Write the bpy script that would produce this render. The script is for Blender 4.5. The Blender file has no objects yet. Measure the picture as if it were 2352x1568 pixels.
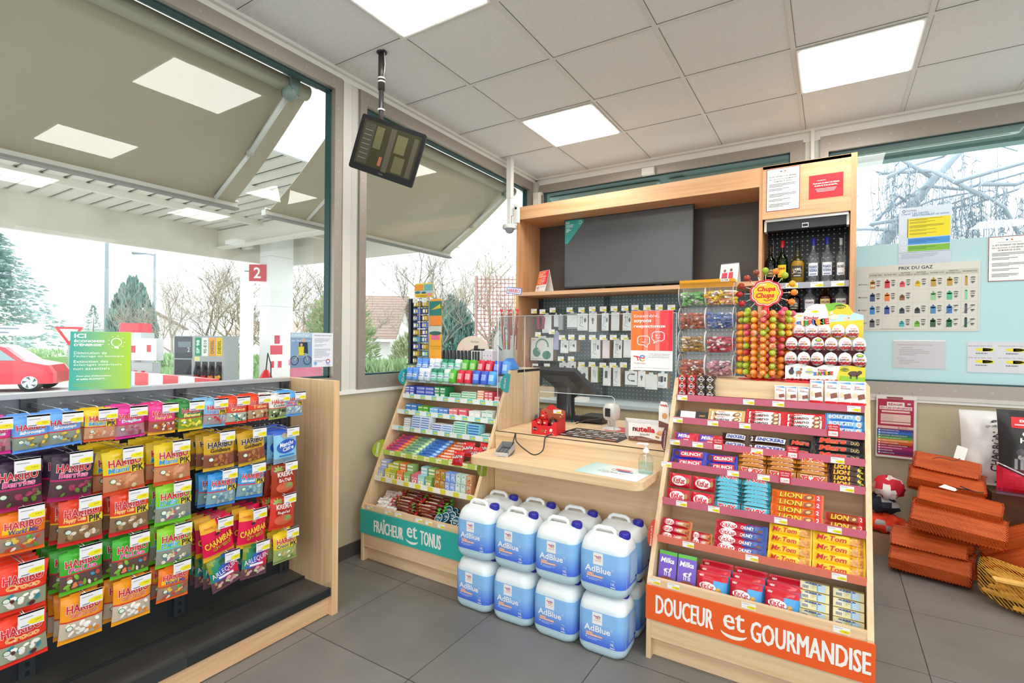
import bpy, math, random
from mathutils import Matrix, Vector
R = math.radians; PI = math.pi
C = bpy.context.scene.collection
random.seed(7)
# ---------------------------------------------------------------- camera, world, light, exposure
sc = bpy.context.scene
cam = bpy.data.cameras.new('camera'); camo = bpy.data.objects.new('camera', cam); C.objects.link(camo)
_y, _p, _r = R(32.023), R(-.295), R(.604)
_f = Vector((-math.sin(_y)*math.cos(_p), math.cos(_y)*math.cos(_p), math.sin(_p)))
_x = Vector((math.cos(_y), math.sin(_y), 0)); _u = _x.cross(_f)
_x2 = _x*math.cos(_r)+_u*math.sin(_r); _u2 = _u*math.cos(_r)-_x*math.sin(_r)
camo.matrix_world = Matrix(((_x2.x, _u2.x, -_f.x, 0), (_x2.y, _u2.y, -_f.y, 0), (_x2.z, _u2.z, -_f.z, 1.374), (0, 0, 0, 1)))
cam.lens = 17.964; cam.sensor_width = 36; cam.shift_y = 5.1/2352; cam.clip_start = .02; cam.clip_end = 400
sc.camera = camo
w = bpy.data.worlds.new('sky'); sc.world = w; w.use_nodes = True
bg = w.node_tree.nodes['Background']; bg.inputs[0].default_value = (.90, .96, 1, 1); bg.inputs[1].default_value = 1.35
sc.view_settings.view_transform = 'Standard'; sc.view_settings.look = 'None'
sc.view_settings.exposure = 1.05; sc.view_settings.gamma = 1; sc.view_settings.use_curve_mapping = False
sun = bpy.data.lights.new('sun', 'SUN'); sun.energy = 1.6; sun.angle = R(4); sun.color = (1, .96, .88)
suno = bpy.data.objects.new('sun', sun); C.objects.link(suno)
suno.rotation_euler = Vector((.80, -.10, -.62)).to_track_quat('-Z', 'Y').to_euler()
PANEL = 8.5
sc.cycles.max_bounces = 8; sc.cycles.diffuse_bounces = 4; sc.cycles.transparent_max_bounces = 24
sc.cycles.caustics_reflective = False; sc.cycles.caustics_refractive = False
sc.cycles.use_denoising = True; sc.cycles.sample_clamp_indirect = 6

# ---------------------------------------------------------------- materials
def lin(h):
    if not isinstance(h, str): return h
    o = []
    for i in (0, 2, 4):
        c = int(h[i:i+2], 16)/255
        o.append(c/12.92 if c <= .04045 else ((c+.055)/1.055)**2.4)
    return (*o, 1)
_M = {}
def mat(h, rough=.5, metal=0, spec=.5, emit=0, coat=0):
    k = (h, rough, metal, spec, emit, coat)
    if k in _M: return _M[k]
    m = bpy.data.materials.new('paint_'+str(h)); m.use_nodes = True
    b = m.node_tree.nodes['Principled BSDF']
    b.inputs['Base Color'].default_value = lin(h); b.inputs['Roughness'].default_value = rough
    b.inputs['Metallic'].default_value = metal; b.inputs['Specular IOR Level'].default_value = spec
    if coat: b.inputs['Coat Weight'].default_value = coat; b.inputs['Coat Roughness'].default_value = .1
    if emit: b.inputs['Emission Color'].default_value = lin(h); b.inputs['Emission Strength'].default_value = emit
    _M[k] = m; return m
def nodes(name):
    m = bpy.data.materials.new(name); m.use_nodes = True; nt = m.node_tree
    return m, nt, nt.nodes['Principled BSDF'], nt.nodes['Material Output']
def N(nt, t, **kw):
    n = nt.nodes.new('ShaderNode'+t)
    for k, v in kw.items():
        if k.startswith('i_'): n.inputs[k[2:].replace('_', ' ')].default_value = v
        else: setattr(n, k, v)
    return n
def ramp(nt, a, b, p0=0., p1=1.):
    r = N(nt, 'ValToRGB'); e = r.color_ramp.elements
    e[0].color = lin(a); e[0].position = p0; e[1].color = lin(b); e[1].position = p1; return r
def wood(a='e9cba2', b='d9b284', axis=2, rough=.45, sc_=1.):
    k = ('wood', a, b, axis, sc_)
    if k in _M: return _M[k]
    m, nt, p, o = nodes('wood_veneer')
    tc = N(nt, 'NewGeometry'); mp = N(nt, 'Mapping'); s = [26*sc_]*3; s[axis] = 1.1*sc_; mp.inputs['Scale'].default_value = s
    n = N(nt, 'TexNoise', i_Scale=1.6, i_Detail=5., i_Roughness=.62)
    r = ramp(nt, a, b, .34, .72); nt.links.new(tc.outputs['Position'], mp.inputs['Vector']); nt.links.new(mp.outputs[0], n.inputs['Vector'])
    nt.links.new(n.outputs[0], r.inputs[0]); nt.links.new(r.outputs[0], p.inputs['Base Color']); p.inputs['Roughness'].default_value = rough
    _M[k] = m; return m
def noisy(a, b, scale=3., rough=.6, det=4., p0=.35, p1=.65, bump=0, metal=0):
    k = ('noisy', a, b, scale, rough, p0, p1, bump)
    if k in _M: return _M[k]
    m, nt, p, o = nodes('mottled'); tc = N(nt, 'NewGeometry'); n = N(nt, 'TexNoise', i_Scale=scale, i_Detail=det)
    r = ramp(nt, a, b, p0, p1); nt.links.new(tc.outputs['Position'], n.inputs['Vector']); nt.links.new(n.outputs[0], r.inputs[0])
    nt.links.new(r.outputs[0], p.inputs['Base Color']); p.inputs['Roughness'].default_value = rough; p.inputs['Metallic'].default_value = metal
    if bump:
        bm = N(nt, 'Bump', i_Strength=bump); nt.links.new(n.outputs[0], bm.inputs['Height']); nt.links.new(bm.outputs[0], p.inputs['Normal'])
    _M[k] = m; return m
def thin(name, tint=(1, 1, 1, 1), ior=1.5, haze=0., hazecol=(1, 1, 1, 1), rough=0.):
    k = ('thin', name)
    if k in _M: return _M[k]
    m, nt, p, o = nodes(name); nt.nodes.remove(p)
    t = N(nt, 'BsdfTransparent'); t.inputs[0].default_value = tint; g = N(nt, 'BsdfGlossy', i_Roughness=rough); lw_ = N(nt, 'LayerWeight', i_Blend=.5)
    pw = N(nt, 'Math', operation='POWER'); pw.inputs[1].default_value = 5; nt.links.new(lw_.outputs['Facing'], pw.inputs[0]); r0 = ((ior-1)/(ior+1))**2
    f = N(nt, 'Math', operation='MULTIPLY_ADD'); f.inputs[1].default_value = .9; f.inputs[2].default_value = r0; nt.links.new(pw.outputs[0], f.inputs[0])
    mx = N(nt, 'MixShader'); nt.links.new(f.outputs[0], mx.inputs[0]); nt.links.new(t.outputs[0], mx.inputs[1]); nt.links.new(g.outputs[0], mx.inputs[2])
    last = mx
    if haze:
        d = N(nt, 'BsdfDiffuse'); d.inputs[0].default_value = hazecol; tr = N(nt, 'BsdfTranslucent'); tr.inputs[0].default_value = hazecol
        a = N(nt, 'MixShader'); a.inputs[0].default_value = .5; nt.links.new(d.outputs[0], a.inputs[1]); nt.links.new(tr.outputs[0], a.inputs[2])
        b = N(nt, 'MixShader'); b.inputs[0].default_value = haze; nt.links.new(mx.outputs[0], b.inputs[1]); nt.links.new(a.outputs[0], b.inputs[2]); last = b
    nt.links.new(last.outputs[0], o.inputs[0]); _M[k] = m; return m
GLASS = thin('window_glass', (.95, .985, .97, 1), 1.52)
CLEAR = thin('clear_plastic', (.93, .95, .95, 1), 1.45)
PLEXI = thin('acrylic', (.96, .975, .98, 1), 1.5, .04, (.9, .95, 1, 1))
SLEEVE = thin('plastic_sleeve', (.92, .92, .92, 1), 1.4, .25, (.9, .9, .9, 1), .2)
BTL = thin('bottle_glass', (.92, .95, .96, 1), 1.6, .16, (.8, .84, .88, 1))  # diffuse haze lightens the glass in place of its reflections
def dots(base, dot, px, pz, r, axis='x', rough=.4, metal=.0, off=(0, 0)):
    k = ('dots', base, dot, px, pz, r, axis)
    if k in _M: return _M[k]
    m, nt, p, o = nodes('perforated_metal'); g = N(nt, 'NewGeometry'); s = N(nt, 'SeparateXYZ'); nt.links.new(g.outputs['Position'], s.inputs[0])
    def cell(sock, pitch, of):
        a = N(nt, 'MATH' if 0 else 'Math', operation='ADD'); a.inputs[1].default_value = 50*pitch+of; nt.links.new(sock, a.inputs[0])
        d = N(nt, 'Math', operation='DIVIDE'); d.inputs[1].default_value = pitch; nt.links.new(a.outputs[0], d.inputs[0])
        fr = N(nt, 'Math', operation='FRACT'); nt.links.new(d.outputs[0], fr.inputs[0])
        sb = N(nt, 'Math', operation='SUBTRACT'); sb.inputs[1].default_value = .5; nt.links.new(fr.outputs[0], sb.inputs[0])
        ml = N(nt, 'Math', operation='MULTIPLY'); ml.inputs[1].default_value = pitch; nt.links.new(sb.outputs[0], ml.inputs[0])
        pw = N(nt, 'Math', operation='MULTIPLY'); nt.links.new(ml.outputs[0], pw.inputs[0]); nt.links.new(ml.outputs[0], pw.inputs[1]); return pw
    a = cell(s.outputs['X' if axis == 'x' else 'Y'], px, off[0]); b = cell(s.outputs['Z'], pz, off[1])
    ad = N(nt, 'Math', operation='ADD'); nt.links.new(a.outputs[0], ad.inputs[0]); nt.links.new(b.outputs[0], ad.inputs[1])
    lt = N(nt, 'Math', operation='LESS_THAN'); lt.inputs[1].default_value = r*r; nt.links.new(ad.outputs[0], lt.inputs[0])
    mx = N(nt, 'Mix', data_type='RGBA'); mx.inputs['A'].default_value = lin(base); mx.inputs['B'].default_value = lin(dot)
    nt.links.new(lt.outputs[0], mx.inputs['Factor']); nt.links.new(mx.outputs['Result'], p.inputs['Base Color'])
    p.inputs['Roughness'].default_value = rough; p.inputs['Metallic'].default_value = metal; _M[k] = m; return m
def grad(a, b, z0, z1, ax=2, rough=.4, space='o'):
    k = ('grad', a, b, z0, z1, ax)
    if k in _M: return _M[k]
    m, nt, p, o = nodes('printed_blend'); g = N(nt, 'TexCoord'); s = N(nt, 'SeparateXYZ'); nt.links.new(g.outputs['Object'], s.inputs[0])
    mr = N(nt, 'MapRange'); mr.inputs['From Min'].default_value = z0; mr.inputs['From Max'].default_value = z1
    r = ramp(nt, a, b); nt.links.new(s.outputs[ax], mr.inputs[0]); nt.links.new(mr.outputs[0], r.inputs[0])
    nt.links.new(r.outputs[0], p.inputs['Base Color']); p.inputs['Roughness'].default_value = rough; _M[k] = m; return m

# ---------------------------------------------------------------- mesh builder
_G = {}
def glyphs(s, off=0.):
    k = (s, off)
    if k in _G: return _G[k]
    cu = bpy.data.curves.new('t', 'FONT'); cu.body = s; cu.size = 1; cu.offset = off; cu.resolution_u = 2
    cu.fill_mode = 'FRONT'
    ob = bpy.data.objects.new('t', cu); me = ob.to_mesh()
    v = [(p.co.x, p.co.y) for p in me.vertices]; f = [tuple(q.vertices) for q in me.polygons]
    ob.to_mesh_clear(); bpy.data.objects.remove(ob); bpy.data.curves.remove(cu)
    _G[k] = (v, f); return _G[k]
FLAT = lambda x, y: 0.
class MB:
    def __init__(s): s.v = []; s.f = []; s.mi = []; s.mats = []; s.sm = []; s.M = Matrix(); s.S = FLAT; s.e = .0005
    def m(s, m):
        if isinstance(m, str): m = mat(m)
        if m not in s.mats: s.mats.append(m)
        return s.mats.index(m)
    def add(s, vs, fs, m, smooth=False):
        n = len(s.v); i = s.m(m)
        s.v += [tuple(s.M @ Vector(p)) for p in vs]
        s.f += [tuple(a+n for a in f) for f in fs]; s.mi += [i]*len(fs); s.sm += [smooth]*len(fs); return s
    def box(s, x0, x1, y0, y1, z0, z1, m):
        return s.add([(x0, y0, z0), (x1, y0, z0), (x1, y1, z0), (x0, y1, z0), (x0, y0, z1), (x1, y0, z1), (x1, y1, z1), (x0, y1, z1)],
                     [(0, 3, 2, 1), (4, 5, 6, 7), (0, 1, 5, 4), (1, 2, 6, 5), (2, 3, 7, 6), (3, 0, 4, 7)], m)
    def cbox(s, c, d, m): return s.box(c[0]-d[0]/2, c[0]+d[0]/2, c[1]-d[1]/2, c[1]+d[1]/2, c[2]-d[2]/2, c[2]+d[2]/2, m)
    def prism(s, pts, a0, a1, ax, m):      # polygon extruded along axis ax
        mk = {0: lambda p, a: (a, p[0], p[1]), 1: lambda p, a: (p[0], a, p[1]), 2: lambda p, a: (p[0], p[1], a)}[ax]
        n = len(pts); vs = [mk(p, a0) for p in pts]+[mk(p, a1) for p in pts]
        return s.add(vs, [tuple(range(n))[::-1], tuple(range(n, 2*n))]+[(i, (i+1) % n, n+(i+1) % n, n+i) for i in range(n)], m)
    def lathe(s, prof, m, n=20, c=(0, 0, 0), caps=True, sx=1, sy=1):
        vs = []; fs = []; L = len(prof)
        for r, z in prof:
            for i in range(n): a = 2*PI*i/n; vs.append((c[0]+r*math.cos(a)*sx, c[1]+r*math.sin(a)*sy, c[2]+z))
        for j in range(L-1):
            for i in range(n): k = (i+1) % n; fs.append((j*n+i, j*n+k, (j+1)*n+k, (j+1)*n+i))
        s.add(vs, fs, m, True)
        if caps: s.add([vs[i] for i in range(n)], [tuple(range(n))[::-1]], m); s.add(vs[-n:], [tuple(range(n))], m)
        return s
    def loft(s, secs, m, n=5, smooth=True, caps=True):   # rounded rectangles (z, w, d, r, cx, cy)
        vs = []; fs = []; K = 4*(n+1)
        for q in secs:
            z, w_, d_, r = q[:4]; cx, cy = (q[4:]+(0, 0))[:2] if len(q) > 4 else (0, 0)
            for k, (sx, sy) in enumerate(((1, 1), (-1, 1), (-1, -1), (1, -1))):
                for i in range(n+1):
                    a = (k+i/n)*PI/2; vs.append((cx+sx*(w_/2-r)+r*math.cos(a), cy+sy*(d_/2-r)+r*math.sin(a), z))
        for j in range(len(secs)-1):
            for i in range(K): k = (i+1) % K; fs.append((j*K+i, j*K+k, (j+1)*K+k, (j+1)*K+i))
        s.add(vs, fs, m, smooth)
        if caps: s.add(vs[:K], [tuple(range(K))[::-1]], m); s.add(vs[-K:], [tuple(range(K))], m)
        return s
    def tube(s, pts, r, m, n=8, closed=False):
        P = [Vector(p) for p in pts]; vs = []; fs = []; L = len(P)
        rr = r if isinstance(r, (list, tuple)) else [r]*L
        prev = None
        for i, p in enumerate(P):
            t = (P[(i+1) % L]-P[i-1]) if closed else (P[min(i+1, L-1)]-P[max(i-1, 0)])
            t.normalize()
            a = prev - t*prev.dot(t) if prev else t.orthogonal()
            if a.length < 1e-6: a = t.orthogonal()
            a.normalize(); prev = a; b = t.cross(a)
            for k in range(n): q = 2*PI*k/n; vs.append(p+(a*math.cos(q)+b*math.sin(q))*rr[i])
        for i in range(L if closed else L-1):
            j = (i+1) % L
            for k in range(n): l = (k+1) % n; fs.append((i*n+k, i*n+l, j*n+l, j*n+k))
        if not closed: fs += [tuple(range(n))[::-1], tuple(range((L-1)*n, L*n))]
        return s.add([tuple(v) for v in vs], fs, m, True)
    def ball(s, c, r, m, n=12, k=8, sz=1., top=None):
        prof = [(max(1e-4, math.sin(PI*i/k))*r, -math.cos(PI*i/k)*r*sz) for i in range(k+1)]
        return s.lathe(prof, m, n, c, False)
    # decals on the surface S, in the card plane (x right, y up, z out)
    def P(s, x, y, l): return (x, y, s.S(x, y)+s.e*l)
    def rect(s, x, y, w_, h_, m, l=1, nx=1, ny=1, sh=0.):
        if s.S is not FLAT: nx, ny = max(nx, 4), max(ny, 3)
        vs = []; fs = []
        for j in range(ny+1):
            for i in range(nx+1): X = x+(i/nx-.5)*w_; Y = y+(j/ny-.5)*h_; vs.append(s.P(X+sh*(Y-y), Y, l))
        for j in range(ny):
            for i in range(nx): a = j*(nx+1)+i; fs.append((a, a+1, a+nx+2, a+nx+1))
        return s.add(vs, fs, m, s.S is not FLAT)
    def ell(s, x, y, rx, ry, m, l=1, n=14, rot=0., amp=0., k=8):
        vs = [s.P(x, y, l)]; fs = []; rings = (.5, 1) if s.S is not FLAT else (1,)
        for q in rings:
            for i in range(n):
                a = 2*PI*i/n; f = q*(1+amp*math.cos(k*a)); X = rx*f*math.cos(a); Y = ry*f*math.sin(a)
                vs.append(s.P(x+X*math.cos(rot)-Y*math.sin(rot), y+X*math.sin(rot)+Y*math.cos(rot), l))
        for i in range(n): fs.append((0, 1+i, 1+(i+1) % n))
        if len(rings) == 2:
            for i in range(n): j = (i+1) % n; fs.append((1+i, 1+n+i, 1+n+j, 1+j))
        return s.add(vs, fs, m, s.S is not FLAT)
    def poly(s, pts, m, l=1):
        if s.S is FLAT: return s.add([s.P(x, y, l) for x, y in pts], [tuple(range(len(pts)))], m)
        def cut(P, ax, c, sg):
            o = []
            for i in range(len(P)):
                a, b = P[i-1], P[i]; da, db = (a[ax]-c)*sg, (b[ax]-c)*sg
                if (da < 0) != (db < 0): k = da/(da-db); o.append((a[0]+(b[0]-a[0])*k, a[1]+(b[1]-a[1])*k))
                if db >= 0: o.append(b)
            return o
        xs = [p[0] for p in pts]; ys = [p[1] for p in pts]; nx = max(1, min(12, int((max(xs)-min(xs))/.008))); ny = max(1, min(8, int((max(ys)-min(ys))/.008)))
        for i in range(nx):
            a = min(xs)+(max(xs)-min(xs))*i/nx; b = min(xs)+(max(xs)-min(xs))*(i+1)/nx; q = cut(cut(pts, 0, a, 1), 0, b, -1)
            for j in range(ny):
                c = min(ys)+(max(ys)-min(ys))*j/ny; d = min(ys)+(max(ys)-min(ys))*(j+1)/ny; r_ = cut(cut(q, 1, c, 1), 1, d, -1) if q else []
                if len(r_) > 2: s.add([s.P(x, y, l) for x, y in r_], [tuple(range(len(r_)))], m, True)
        return s
    def ring(s, x, y, r0, r1, m, l=1, n=24, a0=0, a1=360, sx=1, sy=1):
        vs = []; fs = []
        for i in range(n+1):
            a = R(a0+(a1-a0)*i/n)
            for r in (r0, r1): vs.append(s.P(x+r*math.cos(a)*sx, y+r*math.sin(a)*sy, l))
        for i in range(n): fs.append((2*i, 2*i+1, 2*i+3, 2*i+2))
        return s.add(vs, fs, m)
    def line(s, pts, wd, m, l=1):
        for (x0, y0), (x1, y1) in zip(pts, pts[1:]):
            dx, dy = x1-x0, y1-y0; L = math.hypot(dx, dy) or 1; nx, ny = -dy/L*wd/2, dx/L*wd/2
            s.poly([(x0-nx, y0-ny), (x1-nx, y1-ny), (x1+nx, y1+ny), (x0+nx, y0+ny)], m, l)
        return s
    def text(s, t, x, y, w_, h_, m, l=2, bold=.0, sh=0., rot=0., out=None, outw=.07, al='c', arc=0.):
        if out: s.text(t, x, y, w_, h_, out, l-.5, bold+outw, sh, rot, None, 0, al, arc)
        v, f = glyphs(t, bold)
        if not v: return s
        v0 = glyphs(t, 0.)[0]
        x0 = min(p[0] for p in v0); x1 = max(p[0] for p in v0); y0 = min(p[1] for p in v0); y1 = max(p[1] for p in v0)
        ky = h_/(y1-y0); kx = w_/(x1-x0) if w_ else ky
        W = (x1-x0)*kx; ax = {'c': x-W/2, 'l': x, 'r': x-W}[al]; vs = []
        for a, b in v:
            X = ax+(a-x0)*kx; Y = y-h_/2+(b-y0)*ky
            X += sh*(Y-y)
            if arc: Y += arc*(1-((X-x)/(W/2))**2)
            if rot: dx, dy = X-x, Y-y; X = x+dx*math.cos(rot)-dy*math.sin(rot); Y = y+dx*math.sin(rot)+dy*math.cos(rot)
            vs.append(s.P(X, Y, l))
        return s.add(vs, f, m)
    def lines(s, x, y, w_, n, dy, m, th=None, l=2, seed=1, al='l'):
        rr = random.Random(seed); th = th or dy*.38
        for i in range(n):
            k = w_*(rr.uniform(.7, 1) if i < n-1 else .5); s.rect(x+(k/2 if al == 'l' else 0), y-i*dy, k, th, m, l)
        return s
    def tag(s, x, y, w_=.045, h_=.02, price='1,00 €', l=1, white='f4f4f2'):
        s.rect(x, y, w_, h_, white, l); s.ell(x+w_*.14, y-h_*.16, w_*.28, h_*.22, 'ecdf1c', l+1, 12); s.rect(x+w_*.31, y-h_*.16, w_*.34, h_*.44, 'ecdf1c', l+1.2)
        s.text(price, x+w_*.26, y-h_*.12, w_*.24, h_*.13, '6e6820', l+2.4); s.rect(x-w_*.18, y+h_*.28, w_*.5, h_*.06, '9a9a9a', l+1); return s
    def build(s, name, parent=None, loc=None, rot=None):
        me = s.mesh(name); o = bpy.data.objects.new(name, me); C.objects.link(o)
        if parent: o.parent = parent
        if loc is not None: o.location = loc
        if rot is not None: o.rotation_euler = rot
        return o
    def mesh(s, name):
        me = bpy.data.meshes.new(name); me.from_pydata(s.v, [], s.f)
        for m in s.mats: me.materials.append(m)
        me.polygons.foreach_set('material_index', s.mi); me.polygons.foreach_set('use_smooth', s.sm); me.update(); return me
def tg(o, label, cat, group=None, kind=None):
    if label: o['label'] = label
    if cat: o['category'] = cat
    if group: o['group'] = group
    if kind: o['kind'] = kind
    return o
def thing(name, label, cat, loc=(0, 0, 0), rot=(0, 0, 0), group=None):
    o = bpy.data.objects.new(name, None); o.empty_display_size = .05; C.objects.link(o); o.location = loc; o.rotation_euler = rot
    return tg(o, label, cat, group)
def struct(mb, name): o = mb.build(name); o['kind'] = 'structure'; return o
def inst(me, name, loc, rot, label, cat, group=None):
    o = bpy.data.objects.new(name, me); C.objects.link(o); o.location = loc; o.rotation_euler = rot; return tg(o, label, cat, group)
def dup(root, loc, rot, label, group=None):
    r = root.copy(); C.objects.link(r); r.location = loc; r.rotation_euler = rot; r['label'] = label
    if group: r['group'] = group
    for ch in list(root.children):
        c = ch.copy(); C.objects.link(c); c.parent = r
        for g in ch.children:
            d = g.copy(); C.objects.link(d); d.parent = c
    return r
ORD = ['first', 'second', 'third', 'fourth', 'fifth', 'sixth', 'seventh', 'eighth', 'ninth', 'tenth', 'eleventh', 'twelfth', 'thirteenth', 'fourteenth', 'fifteenth', 'sixteenth']
RY = Matrix.Rotation(R(90), 4, 'X')                    # card plane standing, facing -Y
RX = Matrix.Rotation(R(90), 4, 'Z') @ RY               # card plane standing, facing +X
FY = lambda t=0, yaw=0: (R(90-t), 0, R(yaw))           # object rotation: card facing -Y, leaning back t
FX = lambda roll=0, yaw=0, lean=0: (Matrix.Rotation(R(90+yaw), 4, 'Z') @ Matrix.Rotation(R(90-lean), 4, 'X') @ Matrix.Rotation(R(roll), 4, 'Z')).to_euler()
# ---------------------------------------------------------------- room shell
WX, WY, CZ = -2.57, 4.54, 3.02; XR, YB = 3.6, -3.2
def tile_floor():
    m, nt, p, o = nodes('floor_tiles'); g = N(nt, 'NewGeometry'); mp = N(nt, 'Mapping'); mp.inputs['Location'].default_value = (2.037+6, -1.533+6, 0)
    b = N(nt, 'TexBrick', offset=0., squash=1.); b.inputs['Scale'].default_value = 1; b.inputs['Mortar Size'].default_value = .0022; b.inputs['Mortar Smooth'].default_value = .1
    b.inputs['Brick Width'].default_value = .6; b.inputs['Row Height'].default_value = .6; b.inputs['Bias'].default_value = -.3
    b.inputs['Color1'].default_value = lin('7c7975'); b.inputs['Color2'].default_value = lin('858280'); b.inputs['Mortar'].default_value = lin('3b3836')
    n = N(nt, 'TexNoise', i_Scale=1.6, i_Detail=8., i_Roughness=.6); r = ramp(nt, 'a09c98', 'ffffff', .3, .7)
    mx = N(nt, 'Mix', data_type='RGBA', blend_type='MULTIPLY'); mx.inputs['Factor'].default_value = .55
    nt.links.new(g.outputs['Position'], mp.inputs['Vector']); nt.links.new(mp.outputs[0], b.inputs['Vector']); nt.links.new(g.outputs['Position'], n.inputs['Vector'])
    nt.links.new(n.outputs[0], r.inputs[0]); nt.links.new(b.outputs['Color'], mx.inputs['A']); nt.links.new(r.outputs[0], mx.inputs['B'])
    nt.links.new(mx.outputs['Result'], p.inputs['Base Color']); p.inputs['Roughness'].default_value = .38; return m
FLOOR = tile_floor()
struct(MB().box(WX-.05, XR, YB, WY+.05, -.05, 0, FLOOR), 'floor')
WALL = noisy('b5aa90', 'bfb499', 2.2, .7); WHITE = mat('ecebe6', .45); ALU = mat('a39a90', .38, .35); ALU2 = mat('c9c6be', .45)
TILE = noisy('f1f1ef', 'f6f6f5', 60, .9)
cl = MB().box(WX-.05, XR, YB, WY+.05, CZ, CZ+.05, TILE)
GB = mat('eae9e4', .5); BAR_SHADE = mat('57534d', .8)  # thin dark strips along the ceiling bars paint their shadow lines
gx = [-2.0+.6*i for i in range(0, 10)]; gy = [2.05+.6*j for j in range(-8, 4)]
for x in gx: cl.box(x-.012, x+.012, YB, WY, CZ-.004, CZ, GB).box(x+.012, x+.0145, YB, WY, CZ-.0015, CZ, BAR_SHADE)
for y in gy: cl.box(WX, XR, y-.012, y+.012, CZ-.0042, CZ, GB).box(WX, XR, y-.0145, y-.012, CZ-.0015, CZ, BAR_SHADE)
cl.box(WX, WX+.025, YB, WY, CZ-.02, CZ-.001, WHITE).box(WX, XR, WY-.03, WY, CZ-.02, CZ-.001, WHITE)
struct(cl, 'ceiling')
for i, (x, y) in enumerate([(x, y) for x in (-2.0, -.2, 1.6) for y in (3.25, 1.45, -.35, -2.15)]):
    wh = {(-2.0, 1.45): 'square LED ceiling panel nearest the hanging monitor pole, cut by the top of the photo', (-2.0, 3.25): 'square LED ceiling panel above the big dark television', (-.2, 3.25): 'square LED ceiling panel above the drinks cabinet, at upper right'}.get((x, y))
    t = thing('ceiling_light', wh or 'square LED ceiling panel lighting the shop behind the viewer, outside the photo', 'ceiling light', (x+.3, y+.3, CZ), group='LED ceiling panels')
    MB().box(-.287, .287, -.287, .287, -.012, -.006, mat('efeeea', .5)).build('frame', t)
    MB().box(-.268, .268, -.268, .268, -.016, -.0125, mat('fffcf6', .5, emit=PANEL)).build('diffuser', t)
# left wall
lw = MB().box(WX-.2, WX, YB, WY+.2, -.05, 1.03, WALL).box(WX-.2, WX, YB, WY+.2, 2.97, CZ, WHITE)
struct(lw, 'wall_left')
struct(MB().box(WX, WX+.012, YB, 4.5, 0, .085, mat('4d4a47', .5)), 'baseboard_left')
struct(MB().box(WX-.02, WX+.012, YB, 4.5, 1.03, 1.052, WHITE).box(WX-.02, WX+.006, YB, 2.1, 1.052, 1.066, ALU2), 'trim_1')
def mull(mb, ax, a0, a1, z0, z1, face):
    # white pillar cover with grooves
    q = (lambda p0, p1, d0, d1, m: mb.box(face-d1, face+d0, p0, p1, z0, z1, m)) if ax == 'y' else (lambda p0, p1, d0, d1, m: mb.box(p0, p1, face-d0, face+d1, z0, z1, m))
    q(a0, a1, -.012, .15, ALU2); k = a1-a0
    q(a0+.015, a0+k*.55, .0, .1, mat('d8d6cd', .5)); q(a0+k*.58, a1-.015, -.004, .1, mat('d2d0c8', .5))
pm = MB(); mull(pm, 'y', 2.107, 2.25, 1.05, 2.97, WX); struct(pm, 'trim_2')
def window(n, ax, a0, a1, b0, b1, z0, z1, y0, y1, face, screws=.19):
    # outer a0..a1 / z0..z1, glass b0..b1 / y0..y1 ; face = wall plane
    t = bpy.data.objects.new('window_%d' % n, None); C.objects.link(t); t['kind'] = 'structure'
    mb = MB()
    def q(p0, p1, h0, h1, d0, d1, m):
        if ax == 'y': mb.box(face-d1, face+d0, p0, p1, h0, h1, m)
        else: mb.box(p0, p1, face-d0, face+d1, h0, h1, m)
    for (p0, p1, h0, h1) in ((a0, b0, z0, z1), (b1, a1, z0, z1), (b0, b1, z0, y0), (b0, b1, y1, z1)): q(p0, p1, h0, h1, .006, .07, ALU)
    mb.build('frame', t); mb = MB()
    g = .010
    for (p0, p1, h0, h1) in ((b0, b0+g, y0, y1), (b1-g, b1, y0, y1), (b0, b1, y0, y0+g), (b0, b1, y1-g, y1)): q(p0, p1, h0, h1, -.03, .075, mat('1f4a49', .5))
    mb.build('gasket', t); mb = MB(); 
    if ax == 'y': mb.add([(face-.05, b0, y0), (face-.05, b1, y0), (face-.05, b1, y1), (face-.05, b0, y1)], [(0, 1, 2, 3)], GLASS)
    else: mb.add([(b0, face+.05, y0), (b1, face+.05, y0), (b1, face+.05, y1), (b0, face+.05, y1)], [(0, 1, 2, 3)], GLASS)
    mb.build('pane', t); mb = MB()
    def sc1(a, z):
        m_ = Matrix.Translation((face+.0065, a, z)) @ RX if ax == 'y' else Matrix.Translation((a, face-.0065, z)) @ RY
        mb.M = m_; mb.ell(0, 0, .005, .005, 'dad6cd', 0, 8); mb.ell(0, 0, .003, .003, '4d4844', 1, 8)
    k = int((a1-a0)/screws)
    for i in range(k+1):
        a = a0+.06+(a1-a0-.12)*i/k; sc1(a, (y1+z1)/2); sc1(a, (y0+z0)/2)
    k = int((z1-z0)/screws)
    for i in range(1, k): z = z0+(z1-z0)*i/k; sc1((a0+b0)/2, z); sc1((a1+b1)/2, z)
    mb.build('screws', t); return t
window(1, 'y', -1.5, 2.107, -1.45, 2.055, 1.052, 2.97, 1.14, 2.89, WX)
window(2, 'y', 2.25, 4.47, 2.305, 4.41, 1.052, 2.97, 1.14, 2.885, WX)
struct(MB().box(WX-.2, WX, YB, -1.5, 1.03, 2.97, WALL), 'wall_left_rear')
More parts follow.
